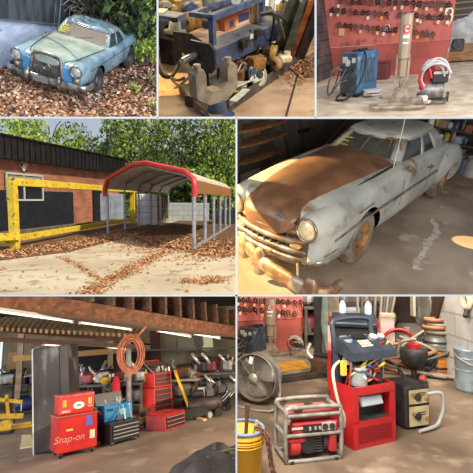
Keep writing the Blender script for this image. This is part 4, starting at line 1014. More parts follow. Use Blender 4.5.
# ---- tube jack: beige cylinder on steel frame
def tube_jack(c, X, label, s, dull=False):
    tb = mat('beige_tube', (170, 150, 124), (146, 126, 102), sc=2, rough=.45, stretch=(6, 6, .6)); fr_ = mat('jack_frame_steel', (172, 154, 132), (132, 114, 96), sc=6, rough=.6, metal=.3)
    t = thing('tube_jack', label, 'jack', X @ L_(s=s))
    tu = obj('tube', MB().cyl((0, 0, .86), (0, 0, 1.56), .15, n=28).cyl((0, 0, .55), (0, 0, .86), .10, n=20), tb, t)
    obj('rim', MB().ring((0, 0, 1.56), .145, .012, 'z'), fr_, tu)
    q = MB().mat(mat('red_sticker', (206, 66, 54), rough=.5)); 
    def wrap(q, a0, a1, z0, z1, r=.1525):
        rows = [[V((r*math.sin(math.radians(a0+(a1-a0)*i/8)), -r*math.cos(math.radians(a0+(a1-a0)*i/8)), z)) for i in range(9)] for z in (z0, z1)]; q.loft(rows, False, False)
    wrap(q, -28, 38, 1.27, 1.40); st = obj('red_label', q, None, tu)
    q = MB().mat(mat('white_sticker', (240, 232, 222), rough=.5)); q.tube([(math.sin(math.radians(a))*.156, -math.cos(math.radians(a))*.156, (z-1.38)*.8+1.335) for a, z in ((20, 1.42), (0, 1.43), (-10, 1.38), (0, 1.33), (20, 1.34))], .012, 5); wrap(q, -25, 36, 1.19, 1.24); wrap(q, -20, 30, 1.10, 1.125); obj('white_lettering', q, None, tu)
    m = MB()
    for s_ in (-1, 1): m.bar((s_*.15, 0, .08), (s_*.15, 0, .92), .04, .05)
    m.bar((-.15, 0, .5), (.15, 0, .5), .05, .05).bar((-.15, 0, .3), (.15, 0, .3), .05, .05); obj('uprights', m, fr_, t)
    obj('ram', MB().cyl((0, 0, .1), (0, 0, .58), .055, n=16).bar((-.08, -.06, .1), (.08, -.06, .5), .03, .03), fr_, t)
    obj('foot_frame', MB().tube([(-.62, -.55, .07), (.48, -.55, .07), (.60, -.42, .07), (.48, -.18, .07), (-.62, -.18, .07), (-.72, -.36, .07)], .035, 8, True, 4), fr_, t)
    obj('cross_plate', MB().box((-.02, -.12, .13), (1.15, .2, .1)).box((-.1, -.3, .10), (.9, .09, .05)), fr_, t)
    for s_ in (-1, 1): obj('side_arm', MB().bar((s_*.12, 0, .1), (s_*.5, .3, .08), .06, .06).cyl((s_*.5, .3, .0), (s_*.5, .3, .16), .06, n=12), fr_, t)
    for s_ in (-1, 1): obj('wheel', MB().cyl((s_*.55-.04, -.12, .07), (s_*.55+.04, -.12, .07), .07, n=16), mat('jack_wheel', (70, 62, 56), rough=.7), t)
    obj('hinge_bracket', MB().prism([(-.3, .1), (.3, .1), (.1, .36), (-.1, .36)], -.06, .04), fr_, t)
    return t
jb = c3.g(399, 107)
tube_jack(c3, L_(jb, (0, 0, 0)), 'tall beige tube jack with red label on its flat steel frame', (.82, .9, 1.2))
# ---- battery charger / winch unit
def charger(c, X, label, s, dull=False):
    rd = mat('charger_red', (188, 52, 48), (150, 38, 38), sc=4, rough=.45); wh = mat('white_hose', (206, 200, 190), (176, 168, 158), sc=6, rough=.5); bk = mat('charger_black', (48, 46, 48), rough=.5); st_ = mat('charger_steel', (150, 142, 132), (112, 104, 96), sc=8, rough=.45, metal=.4)
    t = thing('power_unit', label, 'machine', X @ L_(s=s))
    obj('base_frame', MB().bar((-.3, -.2, .05), (.3, -.2, .05), .05, .05).bar((-.3, .25, .05), (.3, .25, .05), .05, .05).bar((-.3, -.2, .05), (-.3, .25, .05), .05, .05).bar((.3, -.2, .05), (.3, .25, .05), .05, .05), st_, t)
    obj('motor', MB().cyl((-.22, -.05, .24), (.24, -.05, .24), .17, n=24).cyl((-.3, -.05, .24), (-.22, -.05, .24), .1, n=16), st_, t)
    obj('red_housing', MB().box((-.14, .06, .52), (.22, .34, .44), (0, 8, 0), bev=.04), rd, t)
    obj('control_box', MB().box((.14, -.06, .52), (.34, .26, .22), bev=.02), bk, t)
    obj('white_plate', MB().box((.14, -.2, .60), (.3, .01, .05)), wh, t)
    obj('handle_rod', MB().tube([(.1, .1, .4), (.2, .16, .9), (.26, .2, 1.2), (.33, .2, 1.22)], .022, 8), st_, t)
    for k, (rx, rz, dx, dy) in enumerate(((.30, .30, 0, 0), (.28, .34, .04, .05), (.26, .26, -.04, -.06), (.31, .26, .05, -.1), (.23, .32, -.07, .1))):
        pts = [V((dx+rx*math.cos(a), -.12+dy-.1*math.sin(a), .52+rz*math.sin(a))) for a in [math.radians(-20+k*12+i*30) for i in range(8)]]
        obj('white_cable', MB().tube(pts, .024, 8, smoothpath=3), wh, t)
    obj('red_hose', MB().tube([(-.2, -.2, .3), (-.3, -.25, .5), (-.16, -.2, .75), (-.05, -.2, .5)], .035, 8, smoothpath=4), rd, t)
    obj('clamp_jaws', MB().box((-.18, -.32, .12), (.22, .14, .16), (0, 0, 20), bev=.03).box((-.05, -.38, .08), (.1, .16, .06), (0, 0, -20), bev=.02), wh, t)
    for s_ in (-1, 1): obj('wheel', MB().cyl((s_*.3, .25, .09), (s_*.36, .25, .09), .09, n=18), bk, t)
    return t
charger(c3, L_(c3.g(431, 103), (0, 0, -8)), 'red and black power unit wrapped in white cables beside the tube jack', (.95, .95, 1.12))
# small things on the floor
p = c3.g(372, 96); t = thing('concrete_brick', 'pale hollow brick lying on the floor left of the tube jack', 'brick', L_(p, (0, 0, 15), 1.5))
obj('brick_body', MB().box((0, 0, .09), (.32, .18, .05)).box((0, 0, .03), (.32, .18, .03)).box((-.14, 0, .06), (.04, .18, .1)).box((.14, 0, .06), (.04, .18, .1)), mat('pale_brick', (206, 196, 184), rough=.9), t)
obj('wheel_stub', MB().cyl((-.1, -.1, -.0), (-.1, -.1, .03), .06), mat('brick_dark', (90, 82, 76)), t)
p = c3.g(378, 80); t = thing('red_toolbox', 'small dark red box against the board foot behind the brick', 'box', L_(p, (0, 0, ba), 1.6)); obj('box_body', MB().box((0, .12, .16), (.34, .22, .32), bev=.01), mat('dark_red_box', (104, 52, 48), rough=.5), t); obj('lid', MB().box((0, .12, .335), (.36, .24, .03)), mat('dark_red_box', (0, 0, 0)), t)
c3.light('AREA', 1500, (255, 246, 232), loc=(9.5, 3.5, 5), to=(4.5, 9.5, .6), size=3)
c3.light('AREA', 620, (236, 242, 255), loc=(.5, 3, 4.5), to=(4, 10, .6), size=3)
0 and print('board', bl, br, 'h', tl, 'w', bw)
# ================= PLACE: blue machine tool bed with a steel yoke, tools and parts heaped around it
c2 = tilt_cell('blue_press_shop', (BX[0], 0, BX[1], BY[0]), -120, 2.6, .4); CELLS.append(c2); use(c2)
fl2 = mat('tan_dusty_floor', (184, 158, 132), (158, 132, 108), sc=1.6, rough=.85, c3=(136, 110, 94), sc3=3, lo3=.58, hi3=.7, bump=.15, bsc=7)
struct('floor', MB().add([(-4.5, 2.5, 0), (4.5, 2.5, 0), (4.5, 12.5, 0), (-4.5, 12.5, 0)], [(0, 1, 2, 3)]), fl2)
blue = mat('machine_blue', (72, 90, 126), (58, 68, 92), sc=5, rough=.5, c3=(112, 104, 96), sc3=8, lo3=.58, hi3=.7)
dark = mat('oily_dark_steel', (62, 58, 58), (42, 40, 42), sc=7, rough=.5, metal=.3, c3=(104, 88, 74), sc3=10, lo3=.6, hi3=.7)
grys = mat('dusty_grey_steel', (134, 124, 110), (104, 94, 84), sc=6, rough=.6, metal=.15)
woodt = mat('dusty_plank', (158, 132, 100), (124, 100, 76), sc=5, rough=.85, stretch=(1, 5, 5))
G2 = c2.g
def P2(px, py, z=0): return c2.g(px, py, z)
# the bed: long blue channel from lower left to upper right
zb = .76
a, b = P2(201, 50, zb), P2(281, 17, zb)
bd = (b-a); bL = bd.length; ba2 = math.degrees(math.atan2(bd.y, bd.x))
t = thing('bending_press', 'long blue machine bed with a dark octagonal end plate and chrome ram', 'machine', L_((a.x, a.y, 0), (0, 0, ba2)))
obj('bed_side', MB().box((bL/2, -.17, zb-.13), (bL, .03, .26)), blue, t); obj('bed_side', MB().box((bL/2, .17, zb-.13), (bL, .03, .26)), blue, t)
obj('bed_top', MB().box((bL/2, 0, zb), (bL, .37, .03), bev=.005), mat('dusty_blue_grey', (110, 108, 108), (84, 88, 100), sc=5, rough=.7), t)
o = obj('end_plate', MB().prism([(-.2, .48), (.16, .48), (.24, .56), (.24, .80), (.16, .88), (-.2, .88), (-.28, .80), (-.28, .56)], -.05, .0, 'yz'), dark, t)
obj('ram', MB().cyl((.0, .06, .70), (-.36, .06, .68), .05, n=24), mat('chrome_ram', (186, 180, 172), rough=.2, metal=.9), o)
obj('ram_collar', MB().cyl((.0, .06, .70), (-.07, .06, .70), .075, n=24), dark, o)
for x_ in (.25, bL*.55, bL-.2):
    for s in (-1, 1): obj('leg', MB().box((x_, s*.15, .28), (.09, .07, .56)), dark, t)
obj('lower_shelf', MB().box((bL/2, 0, .16), (bL, .5, .03)), dark, t)
obj('valve_block', MB().box((.75, -.24, .72), (.16, .1, .14), bev=.02).box((1.15, -.23, .78), (.12, .08, .10), bev=.01), dark, t)
obj('paper_label', MB().box((1.05, -.19, .74), (.10, .004, .07)), mat('paper_label', (226, 220, 208), rough=.8), t)
# U-shaped yoke on pedestal
yk = mat('cast_yoke_grey', (152, 136, 116), (120, 106, 92), sc=5, rough=.65)
yl = P2(203, 84, .62); yr = P2(223, 72, .62); yc = (yl+yr)/2; yd = yr-yl; ya = math.degrees(math.atan2(yd.y, yd.x)); yw = yd.length
t = thing('steel_yoke', 'heavy grey U-shaped steel yoke standing before the blue bed', 'yoke', L_((yc.x, yc.y, .17), (0, 0, ya*.6), (1.05, 1.1, .86)))
w_ = yw/2+.06
U = [(-w_-.0, .30), (-w_*.4, .16), (w_*.5, .16), (w_, .32), (w_, .66), (w_-.06, .73), (w_-.12, .73), (w_-.15, .66), (w_-.15, .46), (w_*.2, .36), (-w_*.3, .36), (-w_+.15, .44), (-w_+.15, .64), (-w_+.12, .72), (-w_+.05, .72), (-w_, .66)]
obj('yoke_casting', MB().prism(U, -.09, .09, 'xz'), yk, t)
for s in (-1, 1): obj('yoke_pin', MB().cyl((s*(w_-.08), 0, .72), (s*(w_-.08), 0, .78), .045, n=14), yk, t)
obj('pedestal', MB().cyl((.06, .02, -.18), (.06, .02, .2), .14, .11, 18).box((.06, .02, -.09), (.36, .3, .05)), blue, t)
# wooden beam on the floor, front
tag(obj('timber_beam', MB().bar(P2(184, 88, .07), P2(218, 120, .07), .2, .13), mat('worn_beam', (150, 128, 98), (118, 98, 74), sc=5, rough=.9, stretch=(5, 5, 1))), 'worn timber beam lying on the floor under the steel yoke', 'beam')
# big dark plate leaning from the machine left
tag(obj('guard_plate', MB().prism([(0, .5), (.62, .06), (.66, .5), (.3, .72), (0, .75)], -.01, .01, 'xz'), dark, None, L_(P2(178, 76, 0), (4, 0, ba2-62))), 'dark steel guard plate leaning at the left end of the bed', 'plate')
# top rack on the machine
rk0, rk1 = P2(212, 22, 1.12), P2(262, 2, 1.12); rd = rk1-rk0; rl = rd.length; ra = math.degrees(math.atan2(rd.y, rd.x))
t = thing('pipe_rack', 'blue steel rack frame standing on top of the long machine bed', 'rack', L_((rk0.x, rk0.y, 0), (0, 0, ra)))
for x_ in (0, rl): obj('post', MB().box((x_, 0, 1.0), (.08, .08, .36)), blue, t)
obj('rail', MB().box((rl/2, 0, 1.18), (rl+.08, .09, .08)), blue, t); obj('rail', MB().box((rl/2, .34, 1.18), (rl+.08, .06, .06)), blue, t)
obj('rail', MB().box((0, .17, 1.18), (.06, .34, .06)), blue, t)
# canisters and boxes on the bed
yel2 = mat('yellow_can', (222, 172, 60), (196, 146, 48), sc=5, rough=.45); org2 = mat('orange_box', (196, 110, 66), (226, 190, 150), sc=3, rough=.6, lo=.5, hi=.56)
def canister(c, px, py, z, r, h, m_, label, name='canister', cat='can', lid=None):
    p = c.g(px, py, z); t = thing(name, label, cat, L_((p.x, p.y, z)))
    obj('body', MB().lathe([(0, 0), (r, 0), (r*1.04, .01), (r, .03), (r, h-.04), (r*1.04, h-.02), (r*.95, h), (r*.3, h+.01), (0, h+.01)], n=22), m_, t)
    obj('cap', MB().cyl((0, 0, h), (0, 0, h+.05), r*.35, n=12), lid or dark, t); return t
ztop = zb+.02
canister(c2, 254, 22, ztop, .085, .36, mat('tan_filter', (198, 160, 96), (168, 130, 76), sc=6, rough=.5), 'tan filter canister standing in the middle of the blue bed')
canister(c2, 261, 20, ztop, .07, .34, yel2, 'bright yellow canister beside the tan filter canister')
canister(c2, 208, 9, 1.12, .085, .26, mat('grey_tin', (136, 134, 128), (108, 106, 102), sc=6, rough=.5, metal=.3), 'grey tin leftmost on the rack rail')
canister(c2, 216, 7, 1.12, .09, .30, mat('beige_tin', (168, 156, 136), (140, 128, 110), sc=6, rough=.5), 'beige tin next to the grey tin on the rack')
canister(c2, 226, 4, 1.12, .06, .22, mat('dull_steel_tin', (112, 116, 120), rough=.4, metal=.5), 'small steel tin behind the pressure gauge')
canister(c2, 271, 12, ztop, .06, .26, mat('white_bottle', (214, 208, 196), rough=.4), 'white bottle at the far end of the blue bed', 'spray_bottle', 'bottle')
canister(c2, 274, 22, ztop, .022, .30, mat('clear_tube_white', (220, 216, 206), rough=.3), 'thin white tube standing against the hoses', 'sealant_tube', 'tube')
p = P2(234, 25, ztop+.0); t = thing('parts_carton', 'long orange and white parts carton lying on the blue bed', 'box', L_((p.x, p.y, ztop), (0, 0, ba2)))
obj('carton', MB().box((0, 0, .12), (.86, .26, .24), bev=.01), org2, t); obj('blue_print', MB().box((.1, -.132, .12), (.3, .004, .12)).box((-.25, -.132, .09), (.12, .004, .1)), mat('print_blue', (70, 72, 120), rough=.6), t)
p = P2(212, 30, ztop); t = thing('oil_filter', 'round orange-capped filter lying on the bed beside the carton', 'filter', L_((p.x, p.y, ztop), (0, 0, ba2)))
obj('filter_body', MB().cyl((0, -.1, .08), (0, .14, .08), .08, n=20), mat('filter_dark', (60, 56, 66), rough=.5), t); obj('filter_face', MB().cyl((0, -.12, .08), (0, -.1, .08), .065, n=20), mat('filter_orange', (206, 128, 84), rough=.5), t)
p = P2(236, 5, 1.2); t = thing('pressure_gauge', 'round white pressure gauge mounted on the rack rail', 'gauge', L_((p.x, p.y, 1.2), (18, 0, 0)))
obj('gauge_case', MB().cyl((0, .03, .09), (0, -.03, .09), .085, n=24).cyl((0, 0, .02), (0, 0, -.02), .02), grys, t); obj('gauge_face', MB().cyl((0, -.03, .09), (0, -.036, .09), .072, n=24), mat('gauge_white', (226, 222, 210), rough=.4), t); obj('needle', MB().bar((0, -.04, .09), (.04, -.04, .13), .008, .004), dark, t)
# left: grey machine head, hoses, yellow clutter
p = P2(173, 52, .0); t = thing('gear_housing', 'dusty grey gear housing with a round port at the left edge', 'housing', L_(P2(172, 62, 0), (0, 0, -28)))
gh = mat('blue_grey_housing', (120, 124, 128), (90, 96, 108), sc=4, rough=.6)
obj('housing', MB().box((0, 0, .62), (.66, .42, .34), bev=.03), gh, t); obj('stand', MB().box((0, 0, .22), (.3, .3, .44)), dark, t)
obj('port', MB().cyl((.2, -.19, .62), (.2, -.25, .62), .11, n=22), mat('port_black', (26, 24, 28), rough=.5), t); obj('lid', MB().box((0, 0, .81), (.6, .36, .05), bev=.01), gh, t)
obj('papers', MB().box((-.2, .05, .845), (.24, .3, .01), (0, 0, 20)), mat('paper_cream', (222, 214, 176), rough=.8), t)
for k, (pts, r, lab) in enumerate(((((158, 66), (163, 76), (172, 76), (178, 66), (181, 60)), .03, 'black hose looping out below the gear housing'), (((158, 50), (162, 70), (176, 80), (184, 78)), .022, 'thin black hose sagging under the gear housing'))):
    tag(obj('hose', MB().tube([P2(x, y, .35-.2*math.sin(PI*i/(len(pts)-1))) for i, (x, y) in enumerate(pts)], r, 8, smoothpath=6), mat('rubber_black', (44, 42, 44), rough=.6)), lab, 'hose')
# heap of shop clutter in the upper left
cl = [('yellow', (188, 150, 78)), ('amber', (158, 112, 58)), ('tan', (186, 156, 120)), ('rust', (132, 84, 58)), ('dark grey', (62, 60, 62)), ('pale grey', (168, 162, 150)), ('cream', (222, 206, 170)), ('blue', (66, 84, 122)), ('brown', (108, 78, 58))]
def clutter(c, spots, where, zf, size, seed, grp=None):
    r0 = random.Random(seed); used = {}
    for k, (px, py) in enumerate(spots):
        cn, cc = cl[(k*4+seed) % len(cl)]; kind = (k*2+seed) % 5; nm = ('casting', 'bracket', 'flange', 'pulley', 'box')[kind]; key = (cn, nm); used[key] = used.get(key, 0)+1
        if used[key] > 1: cn = cn+(' tilted', ' smaller', ' farther')[min(used[key]-2, 2)]
        z_ = zf(px, py) if callable(zf) else zf; p = c.g(px, py, z_); s = size*r0.uniform(.8, 1.25)
        mm = mat('clutter_'+cn.split()[0]+'_metal', cc, tuple(int(v*.75) for v in cc), sc=8, rough=.55)
        t = thing({'casting': 'metal_casting', 'bracket': 'steel_bracket', 'flange': 'pipe_flange', 'pulley': 'belt_pulley', 'box': 'parts_box'}[nm], '%s %s %s, %s one along the heap' % (cn, nm, where, ordn[k]), nm, L_((p.x, p.y, z_), (r0.uniform(-12, 12), r0.uniform(-12, 12), r0.uniform(0, 180)), s), grp)
        if nm == 'casting': obj('body', MB().box((0, 0, .1), (.3, .2, .16), bev=.04).cyl((.05, 0, .1), (.05, 0, .24), .07, n=14), mm, t); obj('stub', MB().cyl((-.1, 0, .1), (-.22, 0, .14), .045, n=12), dark, t)
        elif nm == 'bracket': obj('plate', MB().box((0, 0, .02), (.34, .16, .03)).box((-.15, 0, .13), (.03, .16, .22)).prism([(-.14, .03), (.1, .03), (-.14, .2)], -.015, .015), mm, t); obj('bolt', MB().cyl((.08, 0, .03), (.08, 0, .07), .03, n=6), dark, t)
        elif nm == 'flange': obj('disc', MB().lathe([(.05, 0), (.16, 0), (.16, .04), (.09, .05), (.08, .14), (.05, .14)], n=22), mm, t); obj('pipe', MB().cyl((0, 0, -.0), (0, 0, .2), .048, n=14), dark, t)
        elif nm == 'pulley': obj('wheel', MB().lathe([(.03, -.05), (.15, -.05), (.13, 0), (.15, .05), (.03, .05)], (0, 0, .15), 'y', n=24), mm, t); obj('hub', MB().cyl((0, -.08, .15), (0, .08, .15), .035, n=12), dark, t)
        else: obj('box_body', MB().box((0, 0, .08), (.26, .2, .16), bev=.006), mm, t); obj('box_lid', MB().box((0, 0, .165), (.27, .21, .02)), mm, t)
clutter(c2, [(162, 8), (170, 4), (179, 8), (168, 18), (177, 17), (187, 12), (164, 28), (182, 24), (189, 20), (196, 14), (175, 33), (196, 27), (202, 19), (188, 32), (203, 6), (193, 4)], 'piled behind the gear housing', lambda x, y: .45+.2*((x*7+y*3) % 5)/5, 1.05, 2)
clutter(c2, [(247, 2), (282, 10), (291, 14), (284, 22), (292, 26), (281, 30)], 'beyond the far end of the bed', .5, 1.0, 5)
m = MB().box((-1.9, P2(180, 20, .0).y+.1, .21), (2.2, 1.6, .42)).box((2.1, P2(285, 20, 0).y+.2, .24), (1.4, 1.0, .48)); struct('trim_low_bench', m, mat('bench_dark', (84, 70, 58), rough=.8))
# parts heaped below and right of the bed
spots = [(233, 64), (241, 60), (250, 56), (258, 58), (266, 54), (274, 52), (228, 72), (238, 72), (247, 68), (256, 68), (264, 64), (272, 62), (280, 58), (230, 82), (240, 80), (250, 78), (276, 70), (284, 64), (232, 92), (240, 92)]
clutter(c2, spots, 'below the blue bed', lambda x, y: .16+.22*((x*5+y*11) % 7)/7, .8, 1, 'steel parts heaped below the blue bed')
t = thing('parts_tray', 'dark channel tray of steel parts lying along the machine foot', 'tray', L_(P2(262, 82, 0), (0, 0, ba2+4)))
tl_ = (P2(300, 56, 0)-P2(228, 112, 0)).length
obj('tray_floor', MB().box((0, .2, .03), (tl_, .7, .03)), dark, t); obj('tray_edge', MB().box((0, -.15, .09), (tl_, .03, .16)), mat('tray_edge_grey', (92, 86, 84), (66, 62, 62), sc=6, rough=.6), t); obj('tray_edge', MB().box((-tl_/2, .2, .09), (.03, .7, .16)), dark, t)
p = P2(258, 76, .22); t = thing('brake_disc', 'pale greenish round disc leaning on the parts tray', 'disc', L_((p.x, p.y, .24), (62, 0, ba2-12)))
pd = mat('pale_green_disc', (196, 202, 184), (160, 164, 148), sc=6, rough=.6, c3=(120, 116, 100), sc3=12, lo3=.6, hi3=.7)
obj('disc_face', MB().lathe([(0, 0), (.05, .0), (.06, .03), (.17, .03), (.185, .0), (.185, -.03), (0, -.03)], n=36), pd, t); obj('hub', MB().cyl((0, 0, 0), (0, 0, .06), .06, n=20), dark, t)
for k, (px, py) in enumerate(((270, 68), (275, 66), (280, 64))):
    p = P2(px, py, .15); t = thing('brake_shoe', ('nearest', 'middle', 'farthest')[k]+' curved tan brake shoe lying beside the pale disc', 'brake shoe', L_((p.x, p.y, .12), (80, 0, ba2+30)), 'brake shoes beside the pale disc')
    obj('shoe', MB().ring((0, 0, 0), .2, .03, 'z', 16, 6, -60, 60), mat('shoe_tan', (178, 146, 112), (140, 108, 80), sc=8, rough=.7), t); obj('web', MB().ring((0, 0, 0), .15, .016, 'z', 16, 6, -55, 55), dark, t)
t = thing('angle_iron', 'pale angle iron lying at the near end of the parts tray', 'iron', L_(P2(240, 103, .12), (0, 0, ba2+10)))
obj('flange', MB().box((0, 0, .12), (.5, .10, .012)), pd, t); obj('web', MB().box((0, .05, .08), (.5, .012, .1)), pd, t)
t = thing('wrench', 'pale steel wrench lying across the parts tray', 'wrench', L_(P2(243, 92, .2), (0, -8, ba2-20)))
obj('shaft', MB().box((0, 0, .12), (.34, .035, .015), bev=.004), pd, t); obj('jaw', MB().ring((.2, 0, .12), .04, .016, 'z', 12, 6, 40, 320), pd, t)
r2_ = random.Random(31)
for k in range(16):
    x, y = r2_.uniform(228, 282), 0; y = 92-(x-228)*.62+r2_.uniform(-14, 8); p = P2(x, y, .2); a_ = r2_.uniform(0, PI); l_ = r2_.uniform(.12, .3); q = p+V((l_*math.cos(a_), l_*math.sin(a_), r2_.uniform(-.1, .22)))
    cn, cc = (('rusty', (120, 78, 56)), ('pale', (190, 182, 164)), ('black', (44, 42, 44)), ('grey', (122, 118, 112)))[k % 4]
    t = thing('steel_rod', '%s steel rod jutting from the parts heap, %s counting from the yoke' % (cn, ordn[int(k)]), 'rod', L_((0, 0, 0)), 'loose rods in the parts heap')
    obj('rod_shaft', MB().cyl(p, q, r2_.uniform(.012, .024), n=8), mat('rod_'+cn, cc, rough=.5, metal=.3), t); obj('rod_eye', MB().ring(q, .03, .012, 'yxz'[k % 3], 12, 6), mat('rod_'+cn, cc), t)
# hoses rising right of the bed
for k, (pts, r) in enumerate(((((270, 8, 1.3), (274, 18, 1.0), (272, 34, .7), (268, 50, .3)), .022), (((268, 9, 1.3), (278, 20, 1.1), (284, 38, .6), (283, 56, .2)), .025), (((262, 14, 1.2), (276, 14, 1.3), (288, 24, .8), (300, 44, .25)), .028), (((238, 34, .8), (246, 40, .6), (250, 48, .4), (244, 56, .2)), .018), (((250, 30, .8), (258, 44, .5), (268, 50, .3), (276, 60, .1)), .016))):
    tag(obj('hose', MB().tube([P2(*q) for q in pts], r, 8, smoothpath=6), mat('hose_grey' if k % 2 else 'rubber_black', (96, 92, 86), rough=.6)), ('leftmost hose hanging over the far end of the bed', 'hose dropping straight behind the white bottle', 'widest hose arching from bed to tray end', 'short hose drooping under the paper label', 'thin hose trailing into the parts tray')[k], 'hose')
# leaning columns and dark wall at the right
for k, (q0, q1, w2, col, lab) in enumerate((((300, -2, 1.25), (279, 62, .1), .16, (92, 96, 84), 'olive grey steel column leaning beside the far end of the bed'), ((309, -2, 1.25), (287, 60, .1), .10, (176, 100, 62), 'orange rusted column leaning right of the olive column'), ((317, -3, 1.25), (294, 58, .1), .18, (64, 56, 60), 'dark column at the right border beside the orange column'))):
    a_, b_ = P2(*q0), P2(*q1); t = thing('steel_column', lab, 'column', L_((0, 0, 0)))
    mm = mat('column_%d' % k, col, tuple(int(v*.7) for v in col), sc=6, rough=.6)
    d_ = (b_-a_).normalized(); obj('web', MB().bar(a_, b_, w2*.3, w2), mm, t)
    for s in (-1, 1): n_ = d_.cross(V((0, 1, 0))).normalized()*s*w2*.6; obj('flange', MB().bar(a_+n_, b_+n_, w2, .02), mm, t)
t = thing('concrete_pad', 'dusty raised concrete pad at the right border under dry leaves', 'pad')
pts = [P2(x, y, 0) for x, y in ((290, 70), (303, 62), (330, 40), (340, 78), (300, 78))]
m = MB().add([(p.x, p.y, .04) for p in pts]+[(p.x, p.y, 0) for p in pts], [(0, 1, 2, 3, 4)]+[(i, (i+1) % 5, 5+(i+1) % 5, 5+i) for i in range(5)]); obj('slab', m, mat('pad_tan', (140, 112, 92), (110, 84, 68), sc=4, rough=.9), t)
struct('wall_right', MB().box((P2(330, 30, 0).x+.15, 8, 1.2), (.2, 6, 2.4)), mat('brown_plank_wall', (120, 92, 72), (84, 64, 54), sc=3, rough=.85, stretch=(4, 1, 1)))
m = MB()
for _ in range(420):
    p = P2(RND.gauss(300, 10), RND.gauss(66, 9)); m.leaves((p.x, p.y, .045), (.02, .02, .02), 1, .03, flat=True, mats=[mat('leaf_crumb', (150, 96, 66)), mat('leaf_crumb_dark', (104, 66, 48)), mat('leaf_crumb_tan', (188, 140, 100))])
tag(obj('dry_leaves', m), 'brown leaf litter blown against the right wall beside the machine', 'leaves', kind='stuff')
tag(obj('floor_joint', MB().bar(P2(285, 120, .004), P2(300, 66, .004), .03, .008), mat('joint_black', (50, 42, 38), rough=.9)), 'dark joint line running across the tan floor', 'joint')
struct('window_1', MB().box((P2(275, 1, .9).x, P2(275, 3, .9).y+1.5, 1.0), (1.1, .05, .9)), mat('bright_sky_window', (255, 250, 225), emit=1.6))
struct('wall_back', MB().box((0, 12, .9), (9, .2, 1.8)), mat('shop_back_wall', (112, 98, 84), (86, 74, 64), sc=2, rough=.9))
c2.light('AREA', 260, (255, 226, 170), loc=(-2.2, 11, 3.6), to=(-.3, 7, .4), size=2.2)
c2.light('AREA', 330, (255, 240, 214), loc=(2.8, 4.5, 3.8), to=(.4, 6, .2), size=1.6)
c2.light('SPOT', 2600, (255, 214, 130), loc=(-4.2, 6.2, 3.6), to=tuple(P2(167, 84, 0)), size=.02).data.spot_size = .22
# ================= PLACE: long workshop with tool chests, a dark cabinet and timber roof
c6 = tilt_cell('tool_chest_hall', (0, BY[1], BX[2], 473), 352, 2.05, 1.0); CELLS.append(c6); use(c6)
G6 = c6.g
fl6 = mat('brown_grey_concrete', (150, 132, 118), (126, 108, 96), sc=.8, rough=.6, c3=(170, 156, 142), sc3=1.6, lo3=.55, hi3=.7, bump=.1, bsc=4)
struct('floor', MB().add([(-20, 3, 0), (14, 3, 0), (14, 40, 0), (-20, 40, 0)], [(0, 1, 2, 3)]), fl6)
BYK = max(G6(0, 406).y, G6(150, 403).y, G6(236, 403).y)+.9
bwm = mat('mottled_plaster', (160, 152, 126), (118, 112, 94), sc=.5, rough=.9, c3=(108, 98, 84), sc3=1.2, lo3=.55, hi3=.68)
struct('wall_back', MB().box((0, BYK+.2, 3), (40, .3, 6)), bwm)
dkm = mat('black_parts_and_shade', (30, 28, 30), (44, 40, 40), sc=3, rough=.7)  # near-black of real dark parts, also the painted shade of the bay
def back_rect(name, px0, py0, px1, py1, m_, off=.05, th=.08, **kw):
    a, b = c6.w(px0, py1, BYK-off), c6.w(px1, py0, BYK-off)
    return obj(name, MB().box(((a.x+b.x)/2, BYK-off, (a.z+b.z)/2), (b.x-a.x, th, b.z-a.z)), m_, **kw)
t = thing('plywood_sheet', 'tan plywood sheet fixed over the back wall at far left', 'board'); o = back_rect('sheet', 6, 352, 18, 385, mat('tan_ply', (200, 162, 118), (170, 134, 96), sc=1, rough=.8), .1, parent=t)
for k, (r_, lab) in enumerate((((194, 327, 203, 346), 'dark'), ((203, 330, 212, 350), 'pale'), ((178, 338, 196, 352), 'dim'))):
    back_rect('window_%d' % (k+1), *r_, mat('window_'+lab, {'dark': (40, 44, 52), 'pale': (206, 202, 170), 'dim': (120, 116, 104)}[lab], rough=.4, emit=.35 if lab == 'pale' else 0), kind='structure')
back_rect('door_1', 152, 330, 160, 402, mat('dark_red_door', (84, 38, 34), rough=.6), .12, kind='structure')
back_rect('trim_bay_shade', 70, 340, 152, 402, dkm, .05, kind='structure')  # dark sheet on the back wall, painting in the shade of the bay
back_rect('window_9', -3, 340, 3, 392, mat('daylight_pane', (226, 240, 244), emit=.8), .1, kind='structure')
# ---- timber roof
beamm = mat('red_brown_timber', (118, 76, 54), (88, 56, 40), sc=2, rough=.8, c3=(150, 98, 62), sc3=3, lo3=.58, hi3=.7, stretch=(.5, 4, 4)); joistm = mat('dark_joist', (98, 70, 52), (66, 48, 38), sc=3, rough=.85, stretch=(4, .5, 4)); palem = mat('pale_rafter', (182, 162, 130), (146, 126, 98), sc=3, rough=.85)
ZB = 3.25
def C6(px, py, z): return c6.at(px, py, 2, z)
def BD(px): return 8.5+5.5*px/238
A, B = c6.w(0, 307, BD(0)), c6.w(238, 337, BD(238))
bd6 = (B-A).normalized(); A0 = A-bd6*2; B0 = B+bd6*2; nrm6 = V((-bd6.y, bd6.x, 0))
t = thing('ceiling_beam', 'heavy reddish timber beam crossing the whole workshop ceiling', 'beam')
obj('beam_face', MB().bar(A0+nrm6*.15+V((0, 0, .18)), B0+nrm6*.15+V((0, 0, .18)), .3, .36), beamm, t)
obj('bottom_plate', MB().bar(A0+nrm6*.2+V((0, 0, -.02)), B0+nrm6*.2+V((0, 0, -.02)), .5, .05), mat('plate_dark', (84, 64, 50), rough=.8), t)
LB = (B0-A0).length
